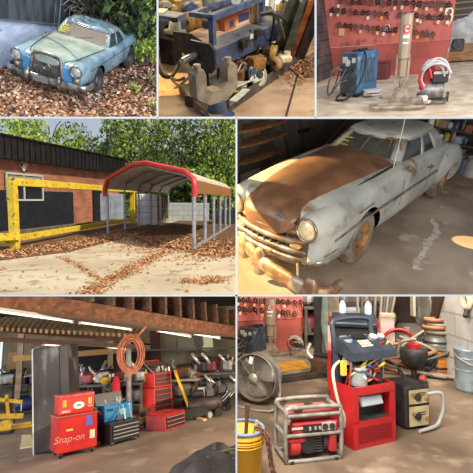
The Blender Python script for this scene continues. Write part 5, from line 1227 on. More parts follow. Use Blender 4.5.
for k in range(int(LB/.62)):                                   # joists resting on the beam, seen end-on
    p = A0+bd6*(k*.62+.3); q = p+nrm6*2.2
    tag(obj('roof_joist', MB().bar(p-nrm6*.1+V((0, 0, .66)), q+V((0, 0, .66)), .09, .6), joistm), 'dark roof joist on the red beam, %s from the left end' % (ordn2 := (['first', 'second', 'third', 'fourth', 'fifth', 'sixth', 'seventh', 'eighth', 'ninth', 'tenth', 'eleventh', 'twelfth', 'thirteenth', 'fourteenth', 'fifteenth', 'sixteenth', 'seventeenth', 'eighteenth', 'nineteenth', 'twentieth']+['twenty-'+x for x in ('first', 'second', 'third', 'fourth', 'fifth', 'sixth', 'seventh', 'eighth', 'ninth')]+['thirtieth']+['thirty-'+x for x in ('first', 'second', 'third', 'fourth', 'fifth', 'sixth', 'seventh', 'eighth', 'ninth')]+['fortieth']+['forty-'+x for x in ('first', 'second', 'third', 'fourth', 'fifth', 'sixth', 'seventh', 'eighth', 'ninth')]+['fiftieth', 'fifty-first', 'fifty-second', 'fifty-third', 'fifty-fourth', 'fifty-fifth', 'fifty-sixth', 'fifty-seventh', 'fifty-eighth', 'fifty-ninth', 'sixtieth']))[min(k, 59)], 'joist', 'roof joists over the main beam')
struct('ceiling', MB().box((0, 20, 4.3), (44, 36, .12)), mat('roof_boards', (92, 82, 70), (64, 56, 48), sc=1.2, rough=.9, stretch=(6, .5, 1)))
# ceiling over the far bay with pale rafters
for k in range(26):
    px = -4+k*5.6; p = c6.w(px, 329+.05*px, 12.2); q = c6.w(px+10, 318+.07*px, 15.0) 
    tag(obj('pale_rafter', MB().bar(p, q, .06, .10), palem), 'pale rafter over the far bay, %s counted from left' % (['first', 'second', 'third', 'fourth', 'fifth', 'sixth', 'seventh', 'eighth', 'ninth', 'tenth', 'eleventh', 'twelfth', 'thirteenth', 'fourteenth', 'fifteenth', 'sixteenth', 'seventeenth', 'eighteenth', 'nineteenth', 'twentieth', 'twenty-first', 'twenty-second', 'twenty-third', 'twenty-fourth', 'twenty-fifth', 'twenty-sixth'][k]), 'rafter', 'pale rafters of the far bay')
for k, (q0, q1, z_, h_, lab) in enumerate((((-4, 331), (150, 343), 2.95, .12, 'rusty steel girder crossing below the pale rafters'), ((-4, 341), (150, 349), 2.55, .10, 'lower rusty girder above the dark cabinet'), ((110, 352), (240, 348), 2.15, .07, 'thin grey rail along the back wall at right'))):
    a_, b_ = c6.w(q0[0], q0[1], 12.6-.4*k), c6.w(q1[0], q1[1], 14.6-.4*k)
    if k == 2: a_, b_ = c6.w(q0[0], q0[1], BYK-1.6), c6.w(q1[0], q1[1], BYK-1.6)
    t = thing('steel_girder', lab, 'girder'); mm = mat('girder_%d' % k, ((104, 72, 58), (92, 64, 54), (120, 120, 116))[k], rough=.6)
    obj('top_flange', MB().bar(a_+V((0, 0, h_)), b_+V((0, 0, h_)), .12, .03), mm, t); obj('bottom_flange', MB().bar(a_, b_, .12, .03), mm, t); obj('web', MB().bar(a_+V((0, 0, h_/2)), b_+V((0, 0, h_/2)), .02, h_), mm, t)
    m = MB(); 
    for j in range(1, 14): p_ = a_.lerp(b_, j/14); m.bar(p_, p_+V((.1, 0, h_)), .02, .02)
    obj('lacing', m, mm, t)
# fluorescent tubes
tubem = mat('lit_tube', (255, 252, 240), emit=1.3); encl = mat('tube_channel', (196, 190, 180), rough=.5)
for k, (q0, q1, z_) in enumerate((((-4, 311), (72, 321.5), ZB-.14), ((80, 322.5), (131, 329.5), ZB-.14), ((158, 331), (190, 336.5), ZB-.1), ((194, 334), (219, 338), ZB-.1), ((44, 344.5), (74, 347), 2.9), ((107, 347), (131, 350), 2.7))):
    dk0 = 0 if k < 4 else 3.5; a_, b_ = c6.w(q0[0], q0[1], BD(q0[0])-.25+dk0), c6.w(q1[0], q1[1], BD(q1[0])-.25+dk0)
    t = thing('strip_light', ('longest lit strip light under the beam at left', 'lit strip light under the middle of the beam', 'strip light right of the hanging hose coil', 'strip light at the right end of the beam', 'small strip light over the dark cabinet', 'faint strip light behind the hose coil')[k], 'light')
    obj('channel', MB().bar(a_+V((0, 0, .04)), b_+V((0, 0, .04)), .1, .05), encl, t); obj('tube', MB().cyl(a_, b_, .022, n=10), tubem, t)
    for e in (a_, b_): obj('end_cap', MB().box(e+V((0, 0, .01)), (.06, .1, .1)), encl, t)
# column
p = G6(129, 418); t = thing('steel_post', 'grey steel post standing behind the blue toolbox', 'post', L_(p)); obj('shaft', MB().cyl((0, 0, 0), (0, 0, 2.75), .085, n=16), mat('post_grey', (150, 152, 152), (118, 120, 122), sc=4, rough=.6), t); obj('base_plate', MB().box((0, 0, .02), (.36, .36, .04)), encl, t)
# hose coil
p = c6.w(131, 354, G6(131, 446).y); oc = mat('faded_orange_hose', (176, 104, 78), (146, 84, 62), sc=6, rough=.6)
t = thing('hose_coil', 'faded orange hose coil hanging from the ceiling beam', 'hose', L_(p)); S_ = p.y/400
for k, dr in enumerate((0, .05, -.05, .09)): obj('loop', MB().tube([V(((8.6*S_+dr)*math.cos(a), .05*k-.08, (14*S_+dr)*math.sin(a))) for a in [2*PI*i/28 for i in range(28)]], .022, 8, True), oc, t)
obj('hanging_tail', MB().tube([(.1, 0, 13.5*S_), (.25, 0, 20*S_), (.35, .1, 24*S_)], .028, 8, smoothpath=4), oc, t)
# dark cabinet
p0, p1 = G6(34, 455), G6(71, 451.5); cw_ = (p1-p0); ca = math.degrees(math.atan2(cw_.y, cw_.x)); cwid = cw_.length
ch = c6.at(31, 349, 1, p0.y).z
cabm = mat('scuffed_black_steel', (40, 39, 42), (58, 58, 62), sc=1.6, rough=.5, c3=(136, 138, 140), sc3=1.5, lo3=.57, hi3=.74, stretch=(1.6, 1, .8), metal=.1)
t = thing('steel_cabinet', 'tall dark scuffed steel cabinet standing behind the red chest at left', 'cabinet', L_(p0, (0, -3.6, ca)))
obj('carcass', MB().box((cwid/2, .38, ch/2), (cwid, .72, ch), bev=.01), cabm, t)
o = obj('door', MB().box((cwid*.38, -.0, ch/2), (cwid*.74, .03, ch-.06), bev=.004), cabm, t)
o2 = obj('door', MB().box((cwid*.88, -.0, ch/2), (cwid*.23, .03, ch-.06), bev=.004), mat('cabinet_plain', (62, 60, 66), (50, 48, 54), sc=2, rough=.5), t)
obj('handle', MB().box((cwid*.93, -.03, ch*.22), (.05, .03, .16), bev=.008), mat('handle_pale', (200, 204, 206), rough=.4), o2)
obj('edge_strip', MB().box((-.01, .01, ch/2), (.03, .04, ch)), mat('bright_edge', (190, 200, 206), rough=.4), t)
# ---- tool chests
redc = mat('chest_red', (206, 48, 44), (184, 40, 40), sc=2, rough=.4, coat=.2); redk = mat('chest_dark_red', (74, 26, 28), (50, 22, 24), sc=3, rough=.45); blkc = mat('chest_black', (34, 34, 38), rough=.4); slv = mat('drawer_silver', (196, 196, 194), rough=.35, metal=.6)
redh = mat('pull_dull_red', (150, 92, 88), rough=.4, metal=.3)
def chest(t, w, d, h, z0, m_, drawers, dm=None, hmat=None, rim=None, x0=0, inset=.0, name='carcass'):
    c_ = obj(name, MB().box((x0, d/2, z0+h/2), (w, d, h), bev=.012), m_, t)
    if drawers:
        zz = z0+.04; tot = sum(drawers); av = h-.07
        for r_ in drawers:
            hh = av*r_/tot; dd = obj('drawer', MB().box((x0, -.008, zz+hh/2), (w-.10, .03, hh-.012), bev=.004), dm or m_, t)
            obj('drawer_handle', MB().box((x0, -.03, zz+hh-.022), (w-.12, .018, .014)), hmat or slv, dd); zz += hh
    return c_
def casters(t, w, d, r=.06):
    for sx in (-1, 1):
        for y_ in (.08, d-.08):
            o = obj('caster', MB().cyl((sx*(w/2-.09)-.02, y_, r), (sx*(w/2-.09)+.02, y_, r), r, n=14), blkc, t); obj('caster_fork', MB().box((sx*(w/2-.09), y_, r*1.7), (.06, .06, r*.9)), slv, o)
# red job box with stickers
q0, q1 = G6(56, 460.5), G6(97, 451.5); v = q1-q0; a6 = math.degrees(math.atan2(v.y, v.x)); w6 = v.length; mid = (q0+q1)/2
k6 = mid.y/400; h6 = 31*k6
t = thing('red_tool_chest', 'red rolling tool chest with white script lettering and stickers, before the dark cabinet', 'tool chest', L_(mid, (0, 0, a6)))
casters(t, w6, .6, .05)
c_ = obj('carcass', MB().box((0, .3, .10+h6/2-.04), (w6, .6, h6-.08), bev=.02), redc, t)
lettering('Snap-on', .19, mat('dusty_white_print', (214, 150, 140), rough=.6), c_, L_((-.2*w6/1.0, -.006, .1+h6*.34), (90, 0, 0)), 'script_lettering', shear=.25)
obj('blue_sticker', MB().prism([(.20*w6, .1+h6*.60), (.38*w6, .1+h6*.60), (.34*w6, .1+h6*.86), (.22*w6, .1+h6*.86)], -.008, -.002, 'xz'), mat('sticker_blue', (88, 110, 196), rough=.5), c_)
obj('cream_sticker', MB().box((.37*w6, -.005, .1+h6*.36), (.13*w6, .006, h6*.22)), mat('sticker_cream', (226, 206, 186), rough=.6), c_)
obj('yellow_sticker', MB().box((-.2*w6, -.005, .1+h6*.56), (.16*w6, .006, h6*.05)), mat('sticker_yellow', (228, 196, 110), rough=.6), c_)
obj('top_tray', MB().box((0, .3, .1+h6-.07), (w6+.03, .63, .03), bev=.01), mat('tray_pink_dust', (176, 96, 92), rough=.6), t)
t = thing('red_top_chest', 'lower red lidded chest resting on top of the script-lettered red chest', 'tool chest', L_(mid+V((0, .05, .1+h6-.05)), (0, 0, a6)))
h7 = 14.5*k6; c_ = obj('carcass', MB().box((-.02*w6, .28, h7/2), (w6*.88, .5, h7), bev=.02), redc, t)
obj('lid', MB().box((-.02*w6, .28, h7+.02), (w6*.89, .51, .06), bev=.01), mat('lid_dusty_red', (188, 86, 80), (150, 60, 58), sc=5, rough=.6), t)
for s in (-1, 1): obj('latch', MB().box((-.02*w6+s*w6*.32, .02, h7*.66), (.08, .02, .14), bev=.005), mat('latch_gold', (214, 160, 70), rough=.4, metal=.3), t)
obj('oval_sticker', MB().prism([(.02*w6+.17*w6*math.cos(a)*.8, h7*.47+h7*.2*math.sin(a)) for a in [2*PI*i/20 for i in range(20)]], .022, .028, 'xz'), mat('sticker_white', (232, 236, 226), rough=.5), c_)
obj('oval_print', MB().prism([(.02*w6+.09*w6*math.cos(a)*.8, h7*.47+h7*.09*math.sin(a)) for a in [2*PI*i/16 for i in range(16)]], .018, .022, 'xz'), mat('sticker_teal', (70, 150, 120), rough=.5), c_)
obj('lettering_strip', MB().box((-.3*w6, .026, h7*.2), (.22*w6, .006, h7*.12)).box((.32*w6, .026, h7*.35), (.14*w6, .006, h7*.1)), mat('dusty_white_print', (0, 0, 0)), c_)
# black rolling cart
q0, q1 = G6(110.5, 447), G6(140, 439); v = q1-q0; ab = math.degrees(math.atan2(v.y, v.x)); wb = v.length; mb_ = (q0+q1)/2; kb = mb_.y/400
hb6 = 17*kb; t = thing('black_drawer_cart', 'black drawer cart with silver handles under the blue toolbox', 'tool chest', L_(mb_, (0, 0, ab)))
casters(t, wb, .6, .03); chest(t, wb, .6, hb6-.06, .06, blkc, (1, 1, 1, 1.1)); obj('mat_top', MB().box((0, .3, hb6+.01), (wb, .6, .02)), blkc, t)
bl6 = mat('toolbox_blue', (36, 138, 196), (26, 112, 170), sc=2, rough=.4)
hb7 = 13.5*kb; XB = L_(mb_, (0, 0, ab)) @ L_((0, .18, hb6+.03)); t = thing('blue_toolbox', 'bright blue open toolbox on top of the black drawer cart', 'toolbox', XB)
c_ = obj('box_front', MB().box((0, .12, hb7/2), (wb*.93, .03, hb7), bev=.01), bl6, t); obj('box_side', MB().box((-wb*.46, .32, hb7/2), (.03, .42, hb7)), bl6, t); obj('box_side', MB().box((wb*.46, .32, hb7/2), (.03, .42, hb7)), bl6, t); obj('box_back', MB().box((0, .53, hb7/2), (wb*.93, .03, hb7)), bl6, t)
obj('front_label', MB().box((.12*wb, .1, hb7*.5), (.26*wb, .008, hb7*.36)), mat('label_blue_pale', (120, 200, 226), rough=.5), c_); obj('front_label', MB().box((-.3*wb, .1, hb7*.72), (.2*wb, .008, hb7*.16)), mat('label_black', (30, 36, 50), rough=.5), c_)
obj('open_lid', MB().box((0, .58, hb7+.12), (wb*.93, .03, .26), (-18, 0, 0)), blkc, t)
for k in range(9):
    col = [('yellow', (214, 178, 56)), ('black', (34, 34, 36)), ('steel', (160, 160, 160)), ('red', (180, 48, 44)), ('wood', (168, 126, 84)), ('white', (216, 214, 208)), ('blue', (44, 84, 150)), ('brass', (184, 150, 84)), ('grey', (104, 104, 108))][k]
    X = L_(mb_, (0, 0, ab)) @ L_((-.42*wb+k*.1*wb, .06+.02*(k % 3), hb6+.05), (-12+5*k, 62-9*k, 25*k), .6) if k % 2 else L_(mb_, (0, 0, ab)) @ L_((-.42*wb+k*.1*wb, .42, hb6+.16), (-20+6*k, -40+9*k, 20*k), .7); t = thing('hand_tool', '%s handled hand tool sticking out of the blue toolbox' % col[0], 'tool', X, 'tools in the blue toolbox')
    obj('handle', MB().cyl((0, 0, 0), (0, 0, .3), .03, n=10), mat('tool_'+col[0], col[1], rough=.4), t); obj('shank', MB().cyl((0, 0, .3), (0, 0, .52), .012, n=8).box((0, 0, .54), (.05, .02, .06)), slv, t)
# tall red drawer stack
q0, q1 = G6(154.5, 417), G6(173, 413); v = q1-q0; at_ = math.degrees(math.atan2(v.y, v.x)); wt_ = v.length; mt_ = (q0+q1)/2; kt = mt_.y/400
z1, z2, z3 = 24*kt, 37*kt, 46*kt; t = thing('red_roller_cabinet', 'red roller cabinet with dark drawers, base of the tall red stack', 'tool chest', L_(mt_, (0, 0, at_)))
casters(t, wt_, .6, .03); chest(t, wt_, .9, z1-.06, .06, redc, (1.4, 1.2, 1, 1), redk, redh); 
m7 = mat('side_red', (0, 0, 0))
t = thing('red_top_chest', 'red drawer chest with open lid stacked on the red roller cabinet', 'tool chest', L_(mt_+V((0, .04, z1+.01)), (0, 0, at_)))
chest(t, wt_*.97, .8, z2-z1, 0, redc, (1, 1, 1), redk, redh); o = obj('open_lid', MB().box((0, .7, z2-z1+.19), (wt_*.97, .03, .40), (-14, 0, 0)), redc, t); obj('lid_inside', MB().box((0, .675, z2-z1+.19), (wt_*.88, .02, .34), (-14, 0, 0)), mat('lid_shadow', (70, 28, 28), rough=.6), o)
for s in (-1, 1): obj('lid_stay', MB().bar((s*wt_*.44, .05, z2-z1), (s*wt_*.44, .68, z2-z1+.34), .015, .02), slv, t)
for k, (dx, kd, cn, cc) in enumerate(((-.3, 'paint can', 'grey', (130, 130, 130)), (-.05, 'oil bottle', 'black', (40, 40, 42)), (.2, 'glass jar', 'clear', (176, 186, 188)), (.4, 'oil bottle', 'white', (220, 218, 212)))):
    small_item(kd, mt_+V((dx*wt_*.8, .2, z2+.02)), mat('chest_item_'+cn, cc, rough=.4), '%s %s standing in the open lid of the tall red stack' % (cn, kd), .6)
# small red chest on the floor
q0, q1 = G6(165, 431.5), G6(185.5, 425); v = q1-q0; as_ = math.degrees(math.atan2(v.y, v.x)); ws_ = v.length; ms_ = (q0+q1)/2; ks = ms_.y/400
t = thing('red_drawer_box', 'small red four-drawer box sitting on the floor right of the tall red stack', 'tool chest', L_(ms_, (0, 0, as_)))
chest(t, ws_, .7, 12.5*ks, 0, mat('box_pink_red', (190, 62, 62), (160, 46, 48), sc=3, rough=.45), (1, 1, 1), redk, slv); obj('top_rim', MB().box((0, .35, 12.5*ks+.02), (ws_, .72, .03), bev=.01), redc, t)
# yellow bar
q0 = G6(189, 415.5); q1 = c6.w(176, 374, q0.y+.6); t = thing('jack_handle', 'long yellow bar leaning beside the tall red stack', 'bar'); obj('bar', MB().cyl(q0+V((0, 0, .25)), q1, .045, n=12), mat('bar_yellow', (222, 180, 44), rough=.4), t); obj('grip', MB().cyl(q1, q1+(q1-q0).normalized()*.12, .055, n=12), mat('grip_orange', (200, 120, 40), rough=.5), t)
t = thing('floor_jack', 'low dark floor jack at the foot of the yellow bar', 'jack', L_(G6(192, 420), (0, 0, 20))); obj('jack_body', MB().prism([(-.6, .08), (.6, .08), (.6, .2), (.1, .34), (-.5, .26)], -.14, .14), dkm, t)
for x_ in (-.45, .5): obj('wheel', MB().cyl((x_, -.2, .08), (x_, .2, .08), .08, n=16), slv, t)
obj('saddle', MB().cyl((-.45, 0, .26), (-.45, 0, .34), .1, n=18), slv, t)
# compressor / dark machines at right
def motor_unit(c, px, py, s, col, label, name='air_compressor', cat='compressor', rz=0):
    t = thing(name, label, cat, L_(c.g(px, py), (0, 0, rz), s)); mm = mat('unit_'+'_'.join(str(v) for v in col), col, tuple(int(v*.7) for v in col), sc=5, rough=.5)
    obj('tank', MB().loft_rings([((-.5, 0, .35), .12), ((-.44, 0, .35), .21), ((.44, 0, .35), .21), ((.5, 0, .35), .12)], 20), mm, t)
    obj('pump', MB().box((.15, 0, .68), (.26, .24, .24), bev=.03).cyl((.15, 0, .78), (.15, 0, .95), .09, n=14), mat('pump_grey', (96, 96, 98), rough=.5, metal=.4), t)
    obj('motor', MB().cyl((-.35, 0, .67), (-.05, 0, .67), .11, n=18), mat('motor_black', (40, 40, 44), rough=.5), t)
    obj('guard', MB().ring((.33, 0, .72), .18, .02, 'x'), dkm, t)
    for x_ in (-.35, .35): obj('wheel', MB().cyl((x_, -.22, .12), (x_, -.16, .12), .12, n=16).cyl((x_, .16, .12), (x_, .22, .12), .12, n=16), mat('motor_black', (0, 0, 0)), t)
    obj('handle', MB().tube([(.5, -.15, .4), (.75, -.15, .6), (.75, .15, .6), (.5, .15, .4)], .018, 6, smoothpath=3), slv, t); return t
motor_unit(c6, 206, 417, 1.0, (74, 60, 58), 'dark brown compressor on the floor right of the yellow bar')
motor_unit(c6, 217, 412, .95, (44, 50, 66), 'navy compressor behind the brown compressor', rz=30)
motor_unit(c6, 145, 427, .5, (206, 164, 60), 'yellow compressor tucked between blue toolbox and red stack', rz=60)
motor_unit(c6, 30, 414, 1.1, (40, 62, 110), 'blue motor unit standing beside the dark cabinet', rz=10)
# workbenches with clutter along the back
benchm = mat('bench_grey', (104, 98, 92), (76, 70, 66), sc=4, rough=.7)
def bench(c, px0, px1, pyb, h, label, d=.8, shelf=True, m_=None, name='workbench', cat='bench'):
    a, b = c.g(px0, pyb), c.g(px1, pyb); w_ = (b-a).length; X = L_(a, (0, 0, math.degrees(math.atan2((b-a).y, (b-a).x)))); t = thing(name, label, cat, X)
    obj('bench_top', MB().box((w_/2, d/2, h), (w_, d, .07)), m_ or benchm, t)
    if shelf: obj('shelf', MB().box((w_/2, d/2, h*.35), (w_-.1, d-.1, .04)), benchm, t)
    for x_ in (.06, w_-.06):
        for y_ in (.06, d-.06): obj('leg', MB().box((x_, y_, h/2), (.07, .07, h)), benchm, t)
    return X, w_
r6 = random.Random(21)
cl6 = [('black', (36, 36, 38)), ('grey', (112, 112, 112)), ('white', (210, 212, 212)), ('blue', (52, 92, 156)), ('red', (176, 50, 46)), ('tan', (176, 146, 108)), ('steel', (150, 152, 156)), ('yellow', (206, 174, 60)), ('brown', (98, 70, 54)), ('green', (64, 104, 74)), ('maroon', (104, 40, 44)), ('cream', (214, 200, 168))]
knd = ['paint can', 'oil bottle', 'cardboard box', 'glass jar', 'bench vise', 'engine part', 'tyre', 'drum']
def any_item(c, kind, p, col, label, s, grp=None, rz=None):
    cn, cc = col; mm = mat('any_'+cn, cc, tuple(int(v*.72) for v in cc), sc=7, rough=.5)
    if kind in ('paint can', 'oil bottle', 'cardboard box', 'glass jar'): return small_item(kind, p, mm, label, s, group=grp)
    t = thing(kind.replace(' ', '_'), label, kind, L_(p, (0, 0, r6.uniform(-50, 50) if rz is None else rz), s), grp)
    if kind == 'bench vise': obj('vise_body', MB().box((0, 0, .1), (.3, .14, .14), bev=.02).cyl((0, 0, 0), (0, 0, .05), .11, n=14), mm, t); obj('jaw', MB().box((.12, 0, .2), (.05, .2, .08)).box((.2, 0, .2), (.05, .2, .08)), slv, t); obj('screw_handle', MB().cyl((.2, 0, .1), (.36, 0, .1), .02, n=8).cyl((.34, -.12, .1), (.34, .12, .1), .01, n=6), slv, t)
    elif kind == 'engine part': obj('block', MB().box((0, 0, .14), (.38, .26, .24), bev=.04), mm, t); obj('cover', MB().box((0, 0, .28), (.34, .14, .06), bev=.02), dkm, t); obj('pulley', MB().cyl((.19, 0, .12), (.24, 0, .12), .08, n=16), slv, t); obj('pipe', MB().tube([(-.19, 0, .2), (-.3, 0, .3), (-.3, .1, .4)], .03, 8, smoothpath=3), slv, t)
    elif kind == 'tyre': obj('tread', MB().lathe([(.2, -.1), (.3, -.1), (.34, -.06), (.34, .06), (.3, .1), (.2, .1), (.2, -.1)], (0, 0, .1), n=28), mat('tyre_black', (44, 42, 42), rough=.9), t); obj('rim', MB().lathe([(.03, 0), (.18, .02), (.2, .06)], (0, 0, .1), n=24), mm, t)
    else: obj('drum_body', MB().lathe([(0, 0), (.28, 0), (.29, .02), (.28, .04), (.28, .28), (.295, .3), (.28, .32), (.28, .56), (.295, .58), (.28, .6), (.28, .86), (.29, .88), (.27, .88), (.27, .86), (0, .86)], n=28), mm, t); obj('bung', MB().cyl((.12, 0, .86), (.12, 0, .89), .03, n=10), dkm, t)
    return t
def line_items(c, X, w_, y_, z_, n, where, kinds, s=1.0, seed=0, grp=None):
    I_ = X
    for k in range(n):
        col = cl6[(k*5+seed) % 12]; kind = kinds[(k+seed) % len(kinds)]; p = I_ @ V((w_*(k+.5)/n+r6.uniform(-.06, .06), y_+r6.uniform(-.1, .1), z_))
        any_item(c, kind, p, col, '%s %s %s, %s from left' % (col[0], kind, where, ordn[k] if k < len(ordn) else str(k)), s*r6.uniform(.85, 1.2), grp)
small = ['paint can', 'oil bottle', 'cardboard box', 'glass jar']; big = ['engine part', 'bench vise', 'cardboard box', 'paint can', 'engine part', 'oil bottle']
X, w_ = bench(c6, 68, 104, 421, 1.05, 'dark workbench loaded with parts between cabinet and blue toolbox', .9); line_items(c6, X, w_, .25, 1.09, 7, 'on the bench behind the red chest', big, 1.25, 1); line_items(c6, X, w_, .65, 1.09, 7, 'at the rear of the bench behind the red chest', big, 1.6, 4); line_items(c6, X, w_, .4, .4, 6, 'under the bench behind the red chest', big, 1.3, 2)
X, w_ = bench(c6, 104, 142, 417, 1.0, 'long workbench crowded with machines behind the blue toolbox', .9); line_items(c6, X, w_, .25, 1.04, 9, 'on the bench behind the blue toolbox', big, 1.35, 3); line_items(c6, X, w_, .65, 1.04, 8, 'at the rear of the bench behind the blue toolbox', big, 1.9, 6); line_items(c6, X, w_, .4, .4, 7, 'under the bench behind the blue toolbox', big, 1.4, 5)
X, w_ = bench(c6, 168, 198, 410, .95, 'grey workbench behind the yellow bar', .9, m_=mat('pale_bench_top', (168, 166, 158), rough=.7)); line_items(c6, X, w_, .3, .99, 9, 'on the grey bench behind the yellow bar', small+['engine part'], 1.4, 0); line_items(c6, X, w_, .4, .35, 7, 'under the grey bench behind the yellow bar', big, 1.7, 8)
X, w_ = bench(c6, 196, 242, 409, 1.1, 'two-level storage bench along the right side of the back wall', 1.0); line_items(c6, X, w_, .3, 1.14, 12, 'on the right storage bench', big, 1.5, 2); line_items(c6, X, w_, .4, .42, 10, 'under the right storage bench', big, 1.7, 7)
# wall shelf above
zs6 = c6.w(220, 367, BYK-.9).z
a = c6.w(196, 360, BYK-.9).x; b = c6.w(244, 360, BYK-.9).x; X = L_((a, BYK-.9, 0)); t = thing('wall_shelf', 'long grey shelf high on the back wall at right', 'shelf', X)
obj('shelf_board', MB().box(((b-a)/2, .3, zs6), (b-a, .6, .06)), benchm, t)
for x_ in (.3, (b-a)/2, b-a-.3): obj('bracket', MB().prism([(0, zs6), (.5, zs6), (.5, zs6-.4)], x_-.02, x_+.02, 'yz'), benchm, t)
line_items(c6, X, b-a, .25, zs6+.03, 11, 'on the wall shelf at right', ['cardboard box', 'engine part', 'oil bottle', 'cardboard box', 'paint can'], 1.7, 5)
# left side: yellow engine hoist and parts
hy = mat('hoist_yellow', (214, 176, 54), (184, 146, 44), sc=5, rough=.5)
t = thing('engine_hoist', 'yellow engine hoist with folded boom standing at the left border', 'hoist', L_(G6(9, 430), (0, 0, 15), .9))
obj('boom', MB().bar((-.7, 0, 1.1), (.35, 0, .85), .1, .12), hy, t); obj('mast', MB().bar((.0, 0, .1), (-.15, 0, 1.15), .1, .1), hy, t)
for s in (-1, 1): obj('leg', MB().bar((-.5, s*.15, .08), (.7, s*.35, .08), .08, .09), hy, t)
obj('hydraulic_ram', MB().cyl((.12, 0, .2), (.0, 0, .95), .05, n=12), dkm, t); obj('lower_arm', MB().bar((-.8, -.1, .55), (.4, -.1, .4), .09, .16), hy, t); obj('hook_chain', MB().cyl((.33, 0, .55), (.33, 0, .85), .025, n=6), slv, t)
t = thing('yellow_gear_motor', 'yellow gear motor block in front of the hoist leg', 'motor', L_(G6(6, 434), (0, 0, -10), .7)); obj('gear_case', MB().box((0, 0, .32), (.42, .34, .42), bev=.06), hy, t); obj('shaft', MB().cyl((.2, 0, .32), (.4, 0, .32), .05, n=12), slv, t); obj('foot', MB().box((0, 0, .06), (.5, .4, .12)), dkm, t)
X, w_ = bench(c6, -6, 26, 408, .95, 'dark bench at the far left behind the yellow hoist', .9); line_items(c6, X, w_, .3, .99, 7, 'on the bench behind the yellow hoist', big, 1.5, 9); line_items(c6, X, w_, .65, .99, 6, 'at the rear of the bench behind the yellow hoist', small+['engine part'], 1.9, 3)
t = thing('timber_post', 'pale timber post standing at the left of the dark cabinet', 'post', L_(G6(17, 412))); obj('post', MB().box((0, 0, 1.6), (.22, .22, 3.2)), palem, t); obj('cross_brace', MB().bar((0, 0, 2.2), (1.4, .4, 2.9), .1, .1), palem, t)
t = thing('timber_post', 'pale timber post behind the long bench in mid hall', 'post', L_(G6(110, 409))); obj('post', MB().box((0, 0, 1.5), (.2, .2, 3.0)), palem, t); obj('cross_beam', MB().box((-1.4, 0, 2.1), (4, .12, .2)), mat('beam_ochre', (176, 136, 84), rough=.8), t)
# red cloth hanging on the post
q = c6.w(116, 386, G6(116, 420).y); t = thing('red_rag', 'red cloth bundle hanging on the bench behind the blue toolbox', 'rag', L_(q)); obj('cloth', MB().loft([[V((.13*k_*math.cos(a), .1*math.sin(a)*k_, z_)) for a in [2*PI*i/10 for i in range(10)]] for z_, k_ in ((.3, .3), (.2, .8), (0, 1), (-.3, .9), (-.42, .5))]), mat('rag_red', (186, 40, 52), rough=.9), t)
# tarpaulin heap at the lower right
t = thing('tarpaulin_heap', 'crumpled dark tarpaulin heap in the lower right corner of the workshop floor', 'tarpaulin', L_(G6(226, 478)))
m = MB(); N_ = 26; vs_ = []
for j in range(N_):
    for i in range(N_):
        u, v_ = i/(N_-1)*2-1, j/(N_-1)*2-1; rr_ = max(0, 1-(u*u*.9+v_*v_)); n_ = noise.noise(V((u*3.5, v_*3.5, 2.2))); z_ = max(0.005, .42*rr_**.6*(1+.55*n_)) if rr_ > 0 else .005; vs_.append((u*.95, v_*.75, z_))
m.add(vs_, [(j*N_+i, j*N_+i+1, (j+1)*N_+i+1, (j+1)*N_+i) for j in range(N_-1) for i in range(N_-1)], True)
obj('tarpaulin', m, mat('dark_tarp', (74, 70, 76), (52, 50, 54), sc=4, rough=.7, c3=(104, 104, 92), sc3=8, lo3=.6, hi3=.7), t); obj('tie_rope', MB().tube([(-.7, -.2, .1), (-.2, -.25, .42), (.3, -.2, .4), (.8, -.3, .1)], .02, 6, smoothpath=4), mat('rope_olive', (120, 124, 84), rough=.9), t)
tag(obj('wood_strip', MB().bar(G6(190, 417.5)+V((0, 0, .03)), G6(205, 421)+V((0, 0, .03)), .12, .05), mat('strip_yellow_wood', (226, 190, 120), rough=.7)), 'yellowish wooden strip on the floor before the brown compressor', 'wood')
tag(obj('painted_sun_patch', MB().add([(p_.x, p_.y, z_) for z_ in (0, .03) for p_ in (G6(20, 449), G6(34, 447), G6(31, 436), G6(22, 436))], [(4, 5, 6, 7), (0, 1, 5, 4), (1, 2, 6, 5), (2, 3, 7, 6), (3, 0, 4, 7)]), mat('sun_patch_cream', (226, 208, 166), rough=.7)), 'sunlit patch painted as a pale slab on the floor left of the dark cabinet', 'board')  # thin pale slab stands in for a square of sunlight
# light
c6.light('AREA', 620, (255, 238, 214), loc=(-3.5, 3.2, 3.4), to=(-1.5, 11, .8), size=2.6)
c6.light('AREA', 640, (255, 236, 206), loc=(6.5, 8, 3.0), to=(-3, 17, .6), size=3)
c6.light('AREA', 420, (226, 236, 250), loc=(-9, 14, 2.6), to=(-2, 15, .8), size=3)
c6.light('AREA', 150, (255, 226, 188), loc=(0, 12, .6), to=(-1, 13, 4), size=6)
o = c6.light('SPOT', 900, (255, 226, 150), loc=(3.5, 2.5, 3.0), to=tuple(G6(166, 447)), size=.01); o.data.spot_size = math.radians(3.2); o.data.spot_blend = .1
# ================= PLACE: shop floor with generator, red service cart, drum fan and welder
c7 = tilt_cell('service_cart_shop', (BX[2], BY[1], 473, 473), 268, 2.0, .5); CELLS.append(c7); use(c7)
G7 = c7.g
fl7 = mat('stained_brown_concrete', (134, 114, 96), (102, 86, 72), sc=1.1, rough=.7, c3=(164, 146, 128), sc3=1.8, lo3=.55, hi3=.7, bump=.15, bsc=5)
struct('floor', MB().add([(-4, 2.5, 0), (18, 2.5, 0), (18, 26, 0), (-4, 26, 0)], [(0, 1, 2, 3)]), fl7)
